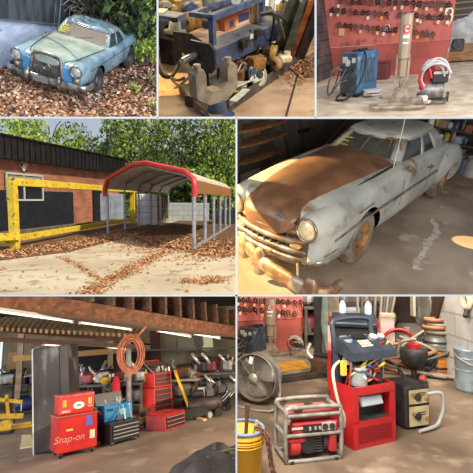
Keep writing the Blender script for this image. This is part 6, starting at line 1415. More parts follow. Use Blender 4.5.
# ---- red board with its clamps, tube jack, welder and power unit at the back left
bl7, br7 = G7(232, 354), G7(303, 348); bu7 = (br7-bl7).normalized(); bw7 = (br7-bl7).length; ba7 = math.degrees(math.atan2(bu7.y, bu7.x)); X7 = L_(bl7, (0, 0, ba7))
tz = on_board(c7, X7, 268, 290).z; sz = on_board(c7, X7, 268, 320).z
t = thing('tool_board', 'red clamp board in the far corner beyond the drum fan', 'board', X7)
obj('upper_panel', MB().box((bw7/2, .03, (sz+tz)/2), (bw7, .06, tz-sz)), redp, t); obj('lower_panel', MB().box((bw7/2, .04, sz/2-.006), (bw7, .06, sz-.012)), redd, t)
r7_ = random.Random(9)
clamp_row(c7, X7, 'upper', 238, 300, 300, 303, 12, .72, 'the far red board', 'clamps hanging on the far red board', r0=r7_)
clamp_row(c7, X7, 'lower', 239, 294, 309, 314, 11, .72, 'the far red board', 'clamps hanging on the far red board', r0=r7_)
struct('wall_board_side', MB().box((bl7.x+bw7/2, max(bl7.y, br7.y)+.6, 2.5), (bw7+3, .2, 5)), mat('block_wall_tan', (112, 96, 84), (86, 74, 66), sc=2, rough=.9))
tube_jack(c7, L_(G7(270, 356), (0, 0, 0)), 'beige tube jack standing far back before the red clamp board', (.85, .85, .82))
welder(c7, L_(G7(246, 358), (0, 0, -25)), 'dusty dark welding machine at the foot of the far red board', (.85, .9, .88), True)
charger(c7, L_(G7(296, 355), (0, 0, -8)), 'red and black power unit beside the far tube jack', (.55, .55, .52))
# raised floor edge planks
pl7 = mat('pale_plank_edge', (176, 154, 126), (146, 124, 100), sc=3, rough=.8, stretch=(1, 6, 6))
tag(obj('floor_plank', MB().bar(G7(232, 359)+V((0, 0, .05)), G7(334, 354)+V((0, 0, .05)), .3, .12), pl7), 'long pale plank along the foot of the far red board', 'plank')
tag(obj('steel_rail', MB().bar(G7(262, 385)+V((0, 0, .05)), G7(345, 374)+V((0, 0, .05)), .12, .08), mat('dark_rail', (74, 64, 58), (54, 48, 44), sc=6, rough=.6)), 'dark steel rail on the floor behind the drum fan', 'rail')
tag(obj('steel_rail', MB().bar(G7(282, 366)+V((0, 0, .04)), G7(345, 362)+V((0, 0, .04)), .1, .06), mat('dark_rail', (0, 0, 0))), 'second dark rail beyond the yellow drip tray', 'rail')
pts = [G7(x, y) for x, y in ((277, 377), (314, 372), (305, 359), (272, 361))]
t = thing('drip_tray', 'flat yellow-stained tray lying on the floor behind the drum fan', 'tray', L_((0, 0, 0)))
obj('tray_sheet', MB().add([(p.x, p.y, z_) for z_ in (.02, .08) for p in pts], [(4, 5, 6, 7), (0, 1, 5, 4), (1, 2, 6, 5), (2, 3, 7, 6), (3, 0, 4, 7)]), mat('tray_grey', (160, 150, 134), (132, 120, 106), sc=3, rough=.7), t)
pts = [G7(x, y, .08) for x, y in ((281, 372), (309, 368.5), (303, 361), (276, 363))]
obj('yellow_sheet', MB().add([(p.x, p.y, z_) for z_ in (.082, .1) for p in pts], [(4, 5, 6, 7), (0, 1, 5, 4), (1, 2, 6, 5), (2, 3, 7, 6), (3, 0, 4, 7)]), mat('yellow_sheet', (216, 160, 52), (190, 134, 40), sc=4, rough=.6), t)
# ---- drum fan
pf = G7(257, 404); kf = pf.y/400; Rf = 22.5*kf
t = thing('drum_fan', 'round grey drum fan on a wire stand at the left behind the yellow bucket', 'fan', L_(pf, (0, 0, -14)))
fz = 27*kf; fg = mat('fan_grey', (164, 158, 148), (132, 124, 114), sc=5, rough=.45, metal=.3); fd_ = mat('fan_dark', (70, 66, 62), rough=.6)
o = obj('drum', MB().lathe([(Rf, -.1), (Rf*1.03, -.09), (Rf*1.03, -.07), (Rf*.98, -.05), (Rf*.98, .12), (Rf*1.02, .14), (Rf*.99, .15)], (0, 0, fz), 'y', n=48), fg, t)
obj('back_plate', MB().disc((0, .13, fz), Rf*.98, 'y', 40), mat('fan_back', (104, 90, 76), rough=.8), o)
bm_ = mat('fan_blade', (186, 180, 168), (156, 148, 136), sc=4, rough=.4, metal=.4)
for k in range(3):
    a = 2*PI*k/3+.5; m = MB(); rows = []
    for j in range(6):
        r_ = Rf*(.16+.74*j/5); wd_ = .25+.5*math.sin(PI*min(1, .2+.8*j/5)*.8); rows.append([V((r_*math.cos(a+u*wd_), .06*u, fz+r_*math.sin(a+u*wd_))) for u in (-.9, -.45, 0, .45, .9)])
    m.loft(rows, False, False); b_ = obj('blade', m, bm_, t); md = b_.modifiers.new('s', 'SOLIDIFY'); md.thickness = .008
obj('motor_hub', MB().cyl((0, -.06, fz), (0, .1, fz), Rf*.16, n=20), fg, t)
m = MB()
for k in range(1, 13): m.ring((0, -.11-.02*math.cos(k/13*PI/2), fz), Rf*k/13, .0035, 'y', 40, 4)
for k in range(8): a = 2*PI*k/8; m.tube([(Rf*.1*math.cos(a), -.135, fz+Rf*.1*math.sin(a)), (Rf*.6*math.cos(a), -.125, fz+Rf*.6*math.sin(a)), (Rf*math.cos(a), -.10, fz+Rf*math.sin(a))], .005, 4)
obj('front_grille', m, fg, t); obj('centre_badge', MB().lathe([(0, -.145), (.07, -.14), (.075, -.12)], (0, 0, fz), 'y', n=20), bm_, t)
obj('stand', MB().tube([(-Rf*1.08, 0, fz), (-Rf*1.1, 0, fz*.4), (-Rf*1.0, -.25, .03), (Rf*1.0, -.25, .03), (Rf*1.1, 0, fz*.4), (Rf*1.08, 0, fz)], .018, 8, smoothpath=3).tube([(-Rf, .3, .03), (Rf, .3, .03)], .018, 8).tube([(-Rf*1.08, 0, fz*.5), (-Rf, .3, .03)], .018).tube([(Rf*1.08, 0, fz*.5), (Rf, .3, .03)], .018), fg, t)
obj('paper_tag', MB().box((-.02, -.16, fz+Rf*.78), (.06, .006, .1), (0, 12, 0)), mat('white_tag', (232, 226, 220)), t)
# ---- generator
g0, g1 = G7(286, 464.5), G7(341, 458.5); v = g1-g0; ag = math.degrees(math.atan2(v.y, v.x)); wg = v.length; mg = (g0+g1)/2; kg = mg.y/400; hg = 50*kg; dg_ = wg*.5
t = thing('portable_generator', 'red portable generator in a grey tube frame in front of the drum fan', 'generator', L_(mg, (0, 0, ag)))
tf = mat('frame_grey_tube', (158, 156, 148), (128, 122, 114), sc=8, rough=.5, metal=.2); gr7 = mat('generator_red', (186, 48, 52), (152, 38, 42), sc=4, rough=.5, c3=(176, 132, 120), sc3=7, lo3=.58, hi3=.7); bk7 = mat('soft_black', (36, 35, 37), (54, 52, 52), sc=8, rough=.6)
x_ = wg/2; r_ = .022
for y_ in (0, dg_): obj('frame_hoop', MB().tube([(-x_, y_, .06), (-x_, y_, hg-.06), (-x_+.06, y_, hg), (x_-.06, y_, hg), (x_, y_, hg-.06), (x_, y_, .06), (x_-.06, y_, .02), (-x_+.06, y_, .02)], r_, 8, True, 3), tf, t)
for sx in (-1, 1):
    for z_ in (hg-.04, .04, hg*.5): obj('frame_crossbar', MB().cyl((sx*x_, 0, z_), (sx*x_, dg_, z_), r_, n=10), tf, t)
for z_ in (hg*.5, hg*.86): obj('frame_rail', MB().cyl((-x_, 0, z_), (x_, 0, z_), r_*.9, n=10), tf, t)
o = obj('fuel_tank', MB().box((0, dg_*.5, hg*.83), (wg*.84, dg_*.8, hg*.22), bev=.04), mat('tank_dusty_red', (178, 104, 100), (160, 66, 66), sc=2.5, rough=.6), t)
obj('fuel_cap', MB().cyl((.0, dg_*.4, hg*.94), (.0, dg_*.4, hg*.985), .05, n=20).ring((0, dg_*.4, hg*.965), .052, .008, 'z'), bk7, o)
obj('tank_stains', MB().lathe([(0, 0), (.08, 0)], (-.16, dg_*.35, hg*.942), 'z', 14), mat('dust_patch', (196, 176, 160), rough=.9), o)
o = obj('control_panel', MB().box((wg*.04, .05, hg*.62), (wg*.84, .10, hg*.2), bev=.015), gr7, t)
obj('panel_plate', MB().box((-.02, -.004, hg*.62), (wg*.34, .01, hg*.14)), mat('panel_black', (44, 42, 44), rough=.5), o)
obj('outlet_plate', MB().box((wg*.27, -.005, hg*.63), (wg*.26, .014, hg*.15), bev=.004), mat('panel_steel', (168, 164, 154), rough=.5), o)
for dx in (.2, .33): obj('outlet', MB().cyl((wg*dx, -.01, hg*.63), (wg*dx, -.02, hg*.63), .032, n=18), bk7, o)
for dx in (-.08, .02, .1): obj('switch', MB().box((wg*dx, -.014, hg*.62), (.02, .016, .03)), mat('panel_steel', (0, 0, 0)), o)
obj('nameplate_line', MB().box((-.3*wg, -.006, hg*.63), (.2*wg, .006, .02)), mat('pale_print', (214, 190, 180)), o)
o = obj('engine', MB().box((wg*.02, dg_*.5, hg*.3), (wg*.42, dg_*.5, hg*.42), bev=.03), bk7, t)
m = MB()
for k in range(7): m.box((wg*.02, dg_*.25-.01, hg*.14+k*hg*.05), (wg*.36, .03, .012))
obj('cooling_fins', m, mat('fin_grey', (96, 94, 92), rough=.4, metal=.4), o)
obj('air_filter', MB().cyl((-.05, dg_*.1, hg*.3), (-.05, .02, hg*.3), .09, n=20), bk7, o)
obj('alternator', MB().cyl((wg*.22, dg_*.45, hg*.3), (wg*.44, dg_*.45, hg*.3), hg*.19, n=24), mat('fin_grey', (0, 0, 0)), t)
obj('red_shroud', MB().box((wg*.36, .04, hg*.3), (wg*.14, .1, hg*.34), bev=.02), gr7, t); obj('red_shroud', MB().box((-wg*.3, .06, hg*.4), (wg*.34, .12, hg*.12), bev=.02), gr7, t)
obj('recoil_cover', MB().cyl((-wg*.24, dg_*.3, hg*.26), (-wg*.40, dg_*.3, hg*.26), hg*.18, n=24), gr7, t)
obj('muffler', MB().box((-wg*.2, dg_*.85, hg*.35), (wg*.3, .12, .16), bev=.04), mat('rust_muffler', (122, 88, 66), rough=.7), t)
for sx in (-1, 1): obj('rubber_foot', MB().cyl((sx*x_*.8, .0, -.0), (sx*x_*.8, .0, .03), .03, n=12), bk7, t)
# ---- red service cart
s0, s1 = G7(354, 451), G7(396, 441); v = s1-s0; asv = math.degrees(math.atan2(v.y, v.x)); wv_ = v.length; ms = (s0+s1)/2; kv = ms.y/400; hv = 54*kv; dv = wv_*.62
t = thing('service_cart', 'tall red service cart with gauges, hoses and silver canister at mid floor', 'cart', L_(ms, (0, 0, asv)))
rdm = mat('cart_red', (190, 34, 40), (164, 28, 34), sc=2, rough=.35, coat=.3); nav = mat('cart_navy', (58, 68, 82), (44, 52, 64), sc=3, rough=.4)
th_ = .025
o = obj('cabinet', MB().box((-wv_/2+.012, dv/2, hv/2), (.025, dv, hv)).box((wv_/2-.012, dv/2, hv/2), (.025, dv, hv)).box((0, dv, hv/2), (wv_, .025, hv)).box((0, dv/2, .03), (wv_, dv, .04)).box((0, .012, hv*.22), (wv_, .025, hv*.44)).box((0, .012, hv*.93), (wv_, .025, hv*.14)).box((-wv_*.44, .012, hv*.65), (wv_*.12, .025, hv*.46)).box((wv_*.44, .012, hv*.65), (wv_*.12, .025, hv*.46)), rdm, t)
obj('niche', MB().box((0, .14, hv*.66), (wv_*.76, .01, hv*.42)).box((0, .08, hv*.45), (wv_*.76, .14, .01)), bk7, o)
obj('niche_panel', MB().box((0, .06, hv*.72), (wv_*.5, .05, hv*.16), (-20, 0, 0), bev=.01), mat('niche_grey', (176, 184, 190), rough=.4), o)
m = MB()
for k in range(9): m.box((0, -.003, hv*.10+k*hv*.03), (wv_*.8, .008, .008))
obj('vent_slots', m, mat('cart_dark_red', (140, 24, 30), rough=.5), o)
for sx in (-1, 1): obj('wheel', MB().cyl((sx*wv_*.5, dv*.8, .1), (sx*(wv_*.5+.06), dv*.8, .1), .1, n=20), bk7, t)
HT = 90*kv                                             # height of the console
for sx in (-1, 1): obj('upright', MB().box((sx*(wv_*.5-.03), dv*.8, (hv+HT)/2-.05), (.06, .09, HT-hv)), nav, t)
obj('back_panel', MB().box((0, dv*.88, (hv+HT)/2-.1), (wv_-.06, .03, HT-hv)), mat('cart_back_dark', (40, 38, 40), rough=.6), t)
o = obj('console', MB().prism([(-.02, HT-.15), (dv*.75, HT-.10), (dv*.75, HT+.06), (dv*.6, HT+.08), (-.02, HT-.06)], -wv_*.52, wv_*.52, 'yz'), nav, t)
slope = math.degrees(math.atan2(.14, dv*.62)); XC = L_((0, -.02, HT-.06), (slope, 0, 0), (.85, .72, .85))
m = MB()
for i in range(4):
    for j in range(3): m.box((-.13+i*.05, .13+j*.055, .008), (.034, .034, .012))
obj('keypad', m, mat('key_cream', (222, 214, 190), rough=.5), o, XC)
obj('display', MB().box((-.06, .36, .01), (.24, .09, .012)), mat('display_dark', (30, 36, 40), rough=.2), o, XC)
for x__, r__ in ((.16, .07), (.30, .06)): g_ = obj('gauge', MB().cyl((x__, .30, 0), (x__, .30, .04), r__, n=24), slv if 'slv' in globals() else fg, o, XC); obj('gauge_face', MB().cyl((x__, .30, .04), (x__, .30, .044), r__*.82, n=24), mat('gauge_green_white', (208, 216, 200), rough=.3), g_)
obj('red_dot', MB().cyl((.22, .16, 0), (.22, .16, .03), .02, n=12), rdm, o, XC); obj('yellow_knob', MB().cyl((.32, .14, 0), (.32, .14, .04), .022, n=12), mat('knob_yellow', (220, 186, 60), rough=.4), o, XC)
obj('push_handle', MB().tube([(-wv_*.46, dv*.8, HT-.1), (-wv_*.48, dv*.95, HT+.14), (-wv_*.38, dv*1.0, HT+.26), (wv_*.38, dv*1.0, HT+.26), (wv_*.48, dv*.95, HT+.14), (wv_*.46, dv*.8, HT-.1)], .032, 10, smoothpath=4), mat('handle_navy', (52, 60, 72), rough=.4), t)
ct = mat('canister_silver', (186, 194, 198), (160, 168, 172), sc=4, rough=.3, metal=.5)
cx_ = -wv_*.2; o = obj('canister', MB().lathe([(0, 0), (.095, 0), (.10, .02), (.10, .20), (.09, .22), (.06, .24), (0, .24)], (cx_, dv*.32, hv-.02), n=28), ct, t)
obj('canister_band', MB().ring((cx_, dv*.32, hv+.16), .103, .01, 'z'), mat('fin_grey', (0, 0, 0)), o); obj('valve', MB().cyl((cx_, dv*.32, hv+.28), (cx_, dv*.32, hv+.38), .03, n=12).cyl((cx_-.07, dv*.32, hv+.35), (cx_+.07, dv*.32, hv+.35), .018, n=10), mat('brass', (190, 156, 90), rough=.3, metal=.7), o)
obj('compressor_pump', MB().cyl((wv_*.22, dv*.4, hv-.1), (wv_*.22, dv*.4, hv+.12), .1, n=20).lathe([(.1, 0), (.08, .05), (0, .07)], (wv_*.22, dv*.4, hv+.12), n=20), bk7, t)
obj('filter_bowl', MB().cyl((-wv_*.36, dv*.5, hv+.22), (-wv_*.36, dv*.5, hv+.5), .06, n=16), mat('bowl_blue_grey', (150, 164, 176), rough=.3), t)
for k in range(3): obj('solenoid', MB().box((-wv_*.34+k*.15, dv*.7, hv+.48), (.09, .07, .09), bev=.01).cyl((-wv_*.34+k*.15, dv*.7-.04, hv+.48), (-wv_*.34+k*.15, dv*.7-.08, hv+.48), .022, n=10), mat('solenoid_grey', (170, 172, 172), rough=.4, metal=.4), t)
hc = [('red', (190, 40, 44)), ('black', (34, 34, 36)), ('blue', (60, 96, 150)), ('copper', (184, 116, 76)), ('yellow', (220, 190, 70)), ('cream', (214, 204, 180))]
r7 = random.Random(77)
for k in range(34):
    cn, cc = hc[k % 6]; x0 = r7.uniform(-.42, .42)*wv_; x1 = r7.uniform(-.42, .42)*wv_; xm = (x0+x1)/2+r7.uniform(-.1, .1)
    obj('cart_hose', MB().tube([(x0, dv*.75, HT-.14), (x0+.02, dv*r7.uniform(.2, .6), (hv+HT)/2+r7.uniform(-.05, .15)), (xm, dv*r7.uniform(.0, .35), hv+r7.uniform(.05, .3)), (x1, dv*r7.uniform(.3, .7), hv+r7.uniform(-.05, .12))], r7.uniform(.009, .017), 6, smoothpath=5), mat('hose_'+cn, cc, rough=.45), t)
obj('side_hose', MB().tube([(-wv_*.5, dv*.6, HT-.2), (-wv_*.75, dv*.4, HT*.75), (-wv_*.7, dv*.3, hv*.8), (-wv_*.55, dv*.3, hv*.5), (-wv_*.5, dv*.4, hv*.3)], .018, 8, smoothpath=5), mat('hose_cream', (0, 0, 0)), t)
obj('yellow_spray_tip', MB().box((-wv_*.56, dv*.3, hv+.2), (.05, .05, .16)), mat('hose_yellow', (0, 0, 0)), t)
# ---- second red machine behind
s0, s1 = G7(330, 400), G7(379, 398); v = s1-s0; m2_ = (s0+s1)/2; k2 = m2_.y/400; w2_ = v.length; h2 = 72*k2
t = thing('red_battery_machine', 'second red machine with dark seat-like top hidden behind the red service cart', 'machine', L_(m2_, (0, 0, 2)))
obj('red_side', MB().prism([(0, .1), (.55, .1), (.55, h2), (.1, h2-.1), (0, h2*.6)], -w2_/2, -w2_/2+.05, 'yz'), rdm, t); obj('red_side', MB().prism([(0, .1), (.55, .1), (.55, h2), (.1, h2-.1), (0, h2*.6)], w2_/2-.05, w2_/2, 'yz'), rdm, t)
obj('dark_body', MB().box((0, .3, h2/2), (w2_-.12, .5, h2-.12), bev=.03), bk7, t); obj('top_cowl', MB().box((0, .12, h2+.0), (w2_-.12, .4, .08), (18, 0, 0), bev=.02), nav, t)
for x__ in (-.18, .22): small_item('oil bottle', m2_+V((x__, .3, h2+.06)), mat('bottle_bluewhite', (206, 220, 232), rough=.3), ('leftmost' if x__ < 0 else 'second')+' pale blue bottle standing on top of the second red machine', .95)
# ---- small welder unit
u0, u1 = G7(406, 431), G7(431, 427); v = u1-u0; au = math.degrees(math.atan2(v.y, v.x)); wu = v.length; mu = (u0+u1)/2; ku = mu.y/400; hu = 39*ku
t = thing('spot_welder', 'black welder box with two cream panels standing right of the red service cart', 'welder', L_(mu, (0, 0, au)))
crp = mat('panel_cream', (206, 190, 150), (178, 160, 122), sc=5, rough=.5)
obj('casing', MB().box((0, .22, hu/2), (wu, .44, hu-.04), bev=.02), bk7, t)
for z_, dz in ((.73, .3), (.30, .42)):
    o = obj('cream_panel', MB().box((0, -.015, hu*z_), (wu*.76, .015, hu*dz)), crp, t)
    obj('dial', MB().cyl((-.08*wu, -.02, hu*z_), (-.08*wu, -.045, hu*z_), .045, n=18), bk7, o); obj('terminal', MB().cyl((.26*wu, -.02, hu*(z_-.06)), (.26*wu, -.05, hu*(z_-.06)), .022, n=12).cyl((-.26*wu, -.02, hu*(z_+.07)), (-.26*wu, -.05, hu*(z_+.07)), .02, n=12), mat('brass', (0, 0, 0)), o)
    obj('print_lines', MB().box((.1*wu, -.024, hu*(z_+.08)), (wu*.3, .003, .012)).box((.1*wu, -.024, hu*(z_+.03)), (wu*.24, .003, .012)), bk7, o)
obj('thick_cable', MB().tube([(wu*.3, -.03, hu*.78), (wu*.7, -.1, hu*.8), (wu*.82, -.08, hu*.45), (wu*.66, -.06, hu*.12), (wu*.3, -.1, .04), (-.1, -.12, .03)], .022, 8, smoothpath=6), mat('cable_pale_grey', (168, 170, 168), rough=.5), t)
obj('top_handle', MB().tube([(-.1, .1, hu), (-.1, .1, hu+.07), (.15, .5, hu+.07), (.15, .5, hu)], .016, 6), bk7, t); obj('red_clip', MB().box((wu*.48, .1, hu+.03), (.12, .06, .05), (0, 20, 30)), rdm, t)
# ---- yellow bucket with tools and chain
pb = G7(247, 478); kb7 = pb.y/400; Rb = 20*kb7; hb_ = 48*kb7
t = thing('yellow_bucket', 'yellow bucket with a blue rim in the lower left corner beside the generator', 'bucket', L_(pb+V((-.04, 0, 0))))
o = obj('bucket_wall', MB().lathe([(0, 0), (Rb*.86, 0), (Rb*.88, .01), (Rb, hb_*.86), (Rb*1.05, hb_*.87), (Rb*1.05, hb_*.9), (Rb*1.01, hb_*.91), (Rb*1.02, hb_), (Rb*.97, hb_), (Rb*.86, .03), (0, .03)], n=40), mat('bucket_yellow', (224, 172, 40), (206, 148, 30), sc=3, rough=.45, c3=(150, 104, 44), sc3=5, lo3=.6, hi3=.7), t)
obj('blue_rim', MB().ring((0, 0, hb_), Rb*1.0, .016, 'z', 40, 8), mat('rim_blue', (74, 116, 176), (140, 150, 160), sc=6, rough=.5), o)
for z_ in (.78, .82, .72): obj('rib', MB().ring((0, 0, hb_*z_), Rb*(.86+.14*z_)+.01, .008, 'z', 40, 6), mat('bucket_yellow', (0, 0, 0)), o)
rst = mat('tool_rust', (112, 72, 52), (78, 54, 44), sc=9, rough=.7); stl = mat('tool_steel', (128, 130, 134), rough=.35, metal=.6)
for k, (dx, dy, tx, ty, L__, w__, mm, lab) in enumerate(((-.10, .0, -8, 0, .52, .022, stl, 'long steel pry bar sticking out of the yellow bucket'), (.0, .06, 4, 3, .42, .035, rst, 'rusty flat bar sticking out of the yellow bucket'), (.06, -.02, 12, -4, .30, .02, stl, 'short steel rod in the yellow bucket'))):
    tt = thing('pry_bar', lab, 'bar', L_(pb+V((dx-.04, dy, hb_*.45)), (ty, tx, 0))); obj('bar_shaft', MB().box((0, 0, L__/2), (w__, w__*.6, L__), bev=.004), mm, tt); obj('bar_tip', MB().box((0, 0, L__+.02), (w__*1.5, w__*.5, .05), bev=.004), mm, tt)
t = thing('steel_chain', 'rusty steel chain hanging over the rim of the yellow bucket', 'chain', L_(pb+V((Rb*1.0-.02, -.06, 0))))
cp = spline([V(p) for p in ((-.06, .02, hb_+.02), (.03, -.02, hb_*.98), (.06, -.03, hb_*.75), (.08, -.04, hb_*.5), (.12, -.05, hb_*.25), (.18, -.06, .06), (.26, -.1, .05))], 4)
for k, p in enumerate(cp[:-1]):
    d_ = (cp[k+1]-p); q_ = d_.to_track_quat('X', 'Z').to_matrix().to_4x4(); X_ = M.Translation(p) @ q_ @ M.Rotation(PI/2*(k % 2), 4, 'X')
    m = MB(); m.tube([(X_ @ V((.036*math.cos(a), .021*math.sin(a), 0))) for a in [2*PI*i/12 for i in range(12)]], .009, 6, True); obj('link', m, rst, t)
# ---- right side: block wall, notice board, hoses, drums
w0, w1 = G7(476, 393), G7(392, 347); wdv = (w1-w0); wln = wdv.length; wa = math.degrees(math.atan2(wdv.y, wdv.x)); X8 = L_(w0-wdv.normalized()*3, (0, 0, wa))
struct('wall_right', MB().box((wln/2+3, -.12, 3), (wln+8, .24, 6.4)), mat_brick('white_painted_blocks', (206, 208, 206), (194, 198, 198), (160, 160, 156), bw=.8, bh=.4, ms=.018, axes='xz', stain=(168, 162, 154)), X8)
struct('wall_back', MB().box((8, max(br7.y, bl7.y, w1.y)+1.2, 3), (34, .2, 6.4)), mat('back_brown_wall', (112, 92, 78), (78, 64, 56), sc=1.5, rough=.9))
I8 = X8.inverted()
def on8(px, py, off=.0):
    o_ = I8 @ c7.C; d_ = I8.to_3x3() @ c7.ray(px, py); k_ = (off-o_.y)/d_.y; return o_+d_*k_
a, b, c_, d_ = on8(388, 292), on8(446, 292), on8(438, 322), on8(390, 322)
t = thing('notice_board', 'dark brown board with a round mirror disc on the white block wall', 'board', X8)
obj('board_panel', MB().prism([(p.x, p.z) for p in (a, b, c_, d_)], .0, .05), mat('board_dark_brown', (76, 56, 50), (58, 44, 40), sc=3, rough=.6), t)
p = on8(420, 303, .08); obj('mirror_disc', MB().cyl((p.x, .05, p.z), (p.x, .08, p.z), .46, n=32), mat('mirror_grey', (176, 176, 172), (110, 106, 100), sc=1.5, rough=.25, metal=.5), t)
p = on8(414, 305, .1); obj('disc_bracket', MB().box((p.x, .12, p.z), (.2, .06, .5), bev=.02), mat('bracket_pale', (196, 186, 170), rough=.5), t)
p = on8(470, 301, .0); t = thing('wall_ring', 'cream ring fixture on the white block wall at the upper right corner', 'ring', X8 @ L_((p.x, .04, p.z))); obj('ring', MB().ring((0, .02, 0), .11, .045, 'y'), mat('cream_plastic', (236, 224, 190)), t); obj('stub', MB().cyl((0, 0, -.1), (-.1, .1, -.25), .04), bk7, t)
dr = [('belly_drum', 437, 373, 22, 34, 'steel-topped orange drum wrapped in hoses beside the white wall', (168, 172, 172), 'drum')]
p = G7(437, 374); kd = p.y/400; R_ = 11*kd; H_ = 36*kd
t = thing('parts_washer', 'grey drum with an orange front and hoses coiled on top beside the white wall', 'drum', L_(p))
obj('drum_body', MB().lathe([(0, 0), (R_*.9, 0), (R_, .06), (R_, H_*.3), (R_*1.03, H_*.32), (R_, H_*.34), (R_, H_*.7), (R_*1.03, H_*.72), (R_, H_*.74), (R_*.96, H_*.9), (R_*.6, H_), (0, H_)], n=30), mat('drum_steel', (160, 162, 158), (128, 128, 124), sc=3, rough=.4, metal=.3), t)
rows = [[V((R_*1.015*math.sin(a), -R_*1.015*math.cos(a), z_)) for a in [math.radians(-5+k*10) for k in range(6)]] for z_ in (H_*.12, H_*.62)]
obj('orange_front', MB().loft(rows, False, False), mat('drum_orange', (232, 150, 62), (214, 126, 48), sc=3, rough=.5), t)
for z_ in (.2, .5, .8): obj('band', MB().ring((0, 0, H_*z_), R_*1.02, .02, 'z'), bk7, t)
for k in range(6): obj('coiled_hose', MB().ring((.04*math.cos(k*2), .04*math.sin(k*2), H_+.03+.045*k), R_*(.95-.06*k), .035, 'z', 24, 6), mat('coil_%d' % (k % 3), ((150, 140, 124), (96, 92, 88), (176, 120, 84))[k % 3], rough=.6), t)
obj('side_hose', MB().tube([(-R_, -.1, H_*1.05), (-R_*1.6, -.2, H_*.7), (-R_*1.4, -.2, H_*.3), (-R_*.9, -.3, H_*.15), (-R_*.2, -R_*1.1, H_*.4)], .035, 8, smoothpath=5), bk7, t)
obj('side_hose', MB().tube([(R_, -.1, H_*1.0), (R_*1.3, -.2, H_*.6), (R_*.9, -.4, H_*.25)], .03, 8, smoothpath=5), mat('coil_2', (0, 0, 0)), t)
p = G7(469, 390); kd = p.y/400; R2 = 11*kd; H2 = 36*kd; gv = mat('galvanised_pale', (176, 194, 204), (150, 170, 184), sc=5, rough=.4, metal=.3)
t = thing('galvanised_can', 'pale blue galvanised can standing at the right border', 'can', L_(p)); obj('can_wall', MB().lathe([(0, 0), (R2*.9, 0), (R2*.92, .04), (R2, H2*.94), (R2*1.04, H2*.95), (R2*1.04, H2), (R2*.97, H2), (R2*.85, .1), (0, .1)], n=32), gv, t)
obj('hoop', MB().ring((0, 0, H2*.5), R2*.97, .015, 'z'), gv, t); obj('hoop', MB().ring((0, 0, H2*.78), R2*1.0, .015, 'z'), gv, t); obj('bail_handle', MB().tube([(-R2, 0, H2*.9), (-R2*.9, -.25, H2*.8), (0, -.4, H2*.7), (R2*.9, -.25, H2*.8)], .014, 6, smoothpath=4), fg, t)
p = G7(463, 391); q = c7.w(474, 330, p.y+.4); tag(obj('pale_pole', MB().cyl(p, q, .03), mat('pole_cream', (206, 198, 182), rough=.6)), 'pale pole leaning between black bin and galvanised can', 'pole')
p = G7(451, 377); kd = p.y/400; t = thing('black_bin', 'black hooded bin tipped open left of the galvanised can', 'bin', L_(p, (0, 0, -20)))
obj('bin_body', MB().box((0, .3, 9*kd), (15*kd, .6, 18*kd), (-18, 0, 8), bev=.04), bk7, t); obj('grey_lid', MB().box((0, .0, 17*kd), (12*kd, .4, .05), (-40, 0, 8), bev=.02), mat('lid_grey', (128, 128, 126), rough=.5), t)
# grinder pedestal with hoses
p = G7(414, 381); kd = p.y/400; t = thing('pedestal_grinder', 'dark pedestal unit with a red cap and cables between cart and orange drum', 'grinder', L_(p))
obj('pedestal', MB().cyl((0, 0, 0), (0, 0, 14*kd), .05, n=12).box((0, 0, .02), (.4, .4, .04)), bk7, t); obj('motor_bowl', MB().lathe([(0, 0), (.12, 0), (.22, .12), (.24, .3), (.2, .34), (0, .34)], (0, 0, 12*kd), n=24), bk7, t)
obj('red_cap', MB().cyl((0, 0, 12*kd+.34), (0, 0, 12*kd+.42), .11, n=18), rdm, t); obj('bent_pipe', MB().tube([(-.1, 0, 12*kd+.3), (-.25, 0, 22*kd), (-.2, 0, 34*kd), (.05, 0, 37*kd)], .03, 8, smoothpath=4), fg, t)
tanm = mat('tank_pale', (176, 166, 150), (144, 134, 120), sc=4, rough=.5)
t = thing('gas_torch_set', 'pale torch cylinder tangled in hoses behind the pedestal unit', 'cylinder', L_(G7(408, 371))); kd = G7(408, 371).y/400
obj('cylinder', MB().lathe([(0, 0), (.17, 0), (.18, .03), (.18, 26*kd), (.13, 30*kd), (.05, 32*kd), (.05, 36*kd)], n=24), tanm, t); obj('valve', MB().cyl((0, 0, 36*kd), (0, 0, 39*kd), .07, n=10), fg, t)
for k in range(7): obj('tangled_hose', MB().tube([(r7.uniform(-.3, .3), -.2, 30*kd+r7.uniform(-.2, .3)), (r7.uniform(-.6, .7), -.35, 22*kd), (r7.uniform(-.6, .8), -.4, 12*kd), (r7.uniform(-.4, .5), -.35, 5*kd), (r7.uniform(-.5, .9), -.5, .05)], .028, 7, smoothpath=5), mat('coil_%d' % (k % 3), (0, 0, 0)), t)
t = thing('red_cable_reel', 'red cable coil hung low left of the pedestal unit', 'cable', L_(c7.w(399, 346, G7(399, 372).y))); 
for k in range(3): obj('loop', MB().ring((0, .05*k, -.05*k), .32+.03*k, .03, 'y', 28, 6), rdm if k != 1 else bk7, t)
t = thing('hanging_hoses', 'bundle of grey hoses hanging high behind the red service cart', 'hose', L_(c7.w(374, 297, G7(374, 366).y)))
for k in range(5): obj('hose_loop', MB().tube([(-.35+.1*k, .05*k, .3), (-.3+.08*k, .05*k, -.5), (-.1+.05*k, .05*k, -.95+.08*k), (.1+.05*k, .05*k, -.5), (.15+.08*k, .05*k, .3)], .03, 8, smoothpath=5), mat('hang_hose_%d' % (k % 2), ((146, 136, 120), (92, 88, 84))[k % 2], rough=.6), t)
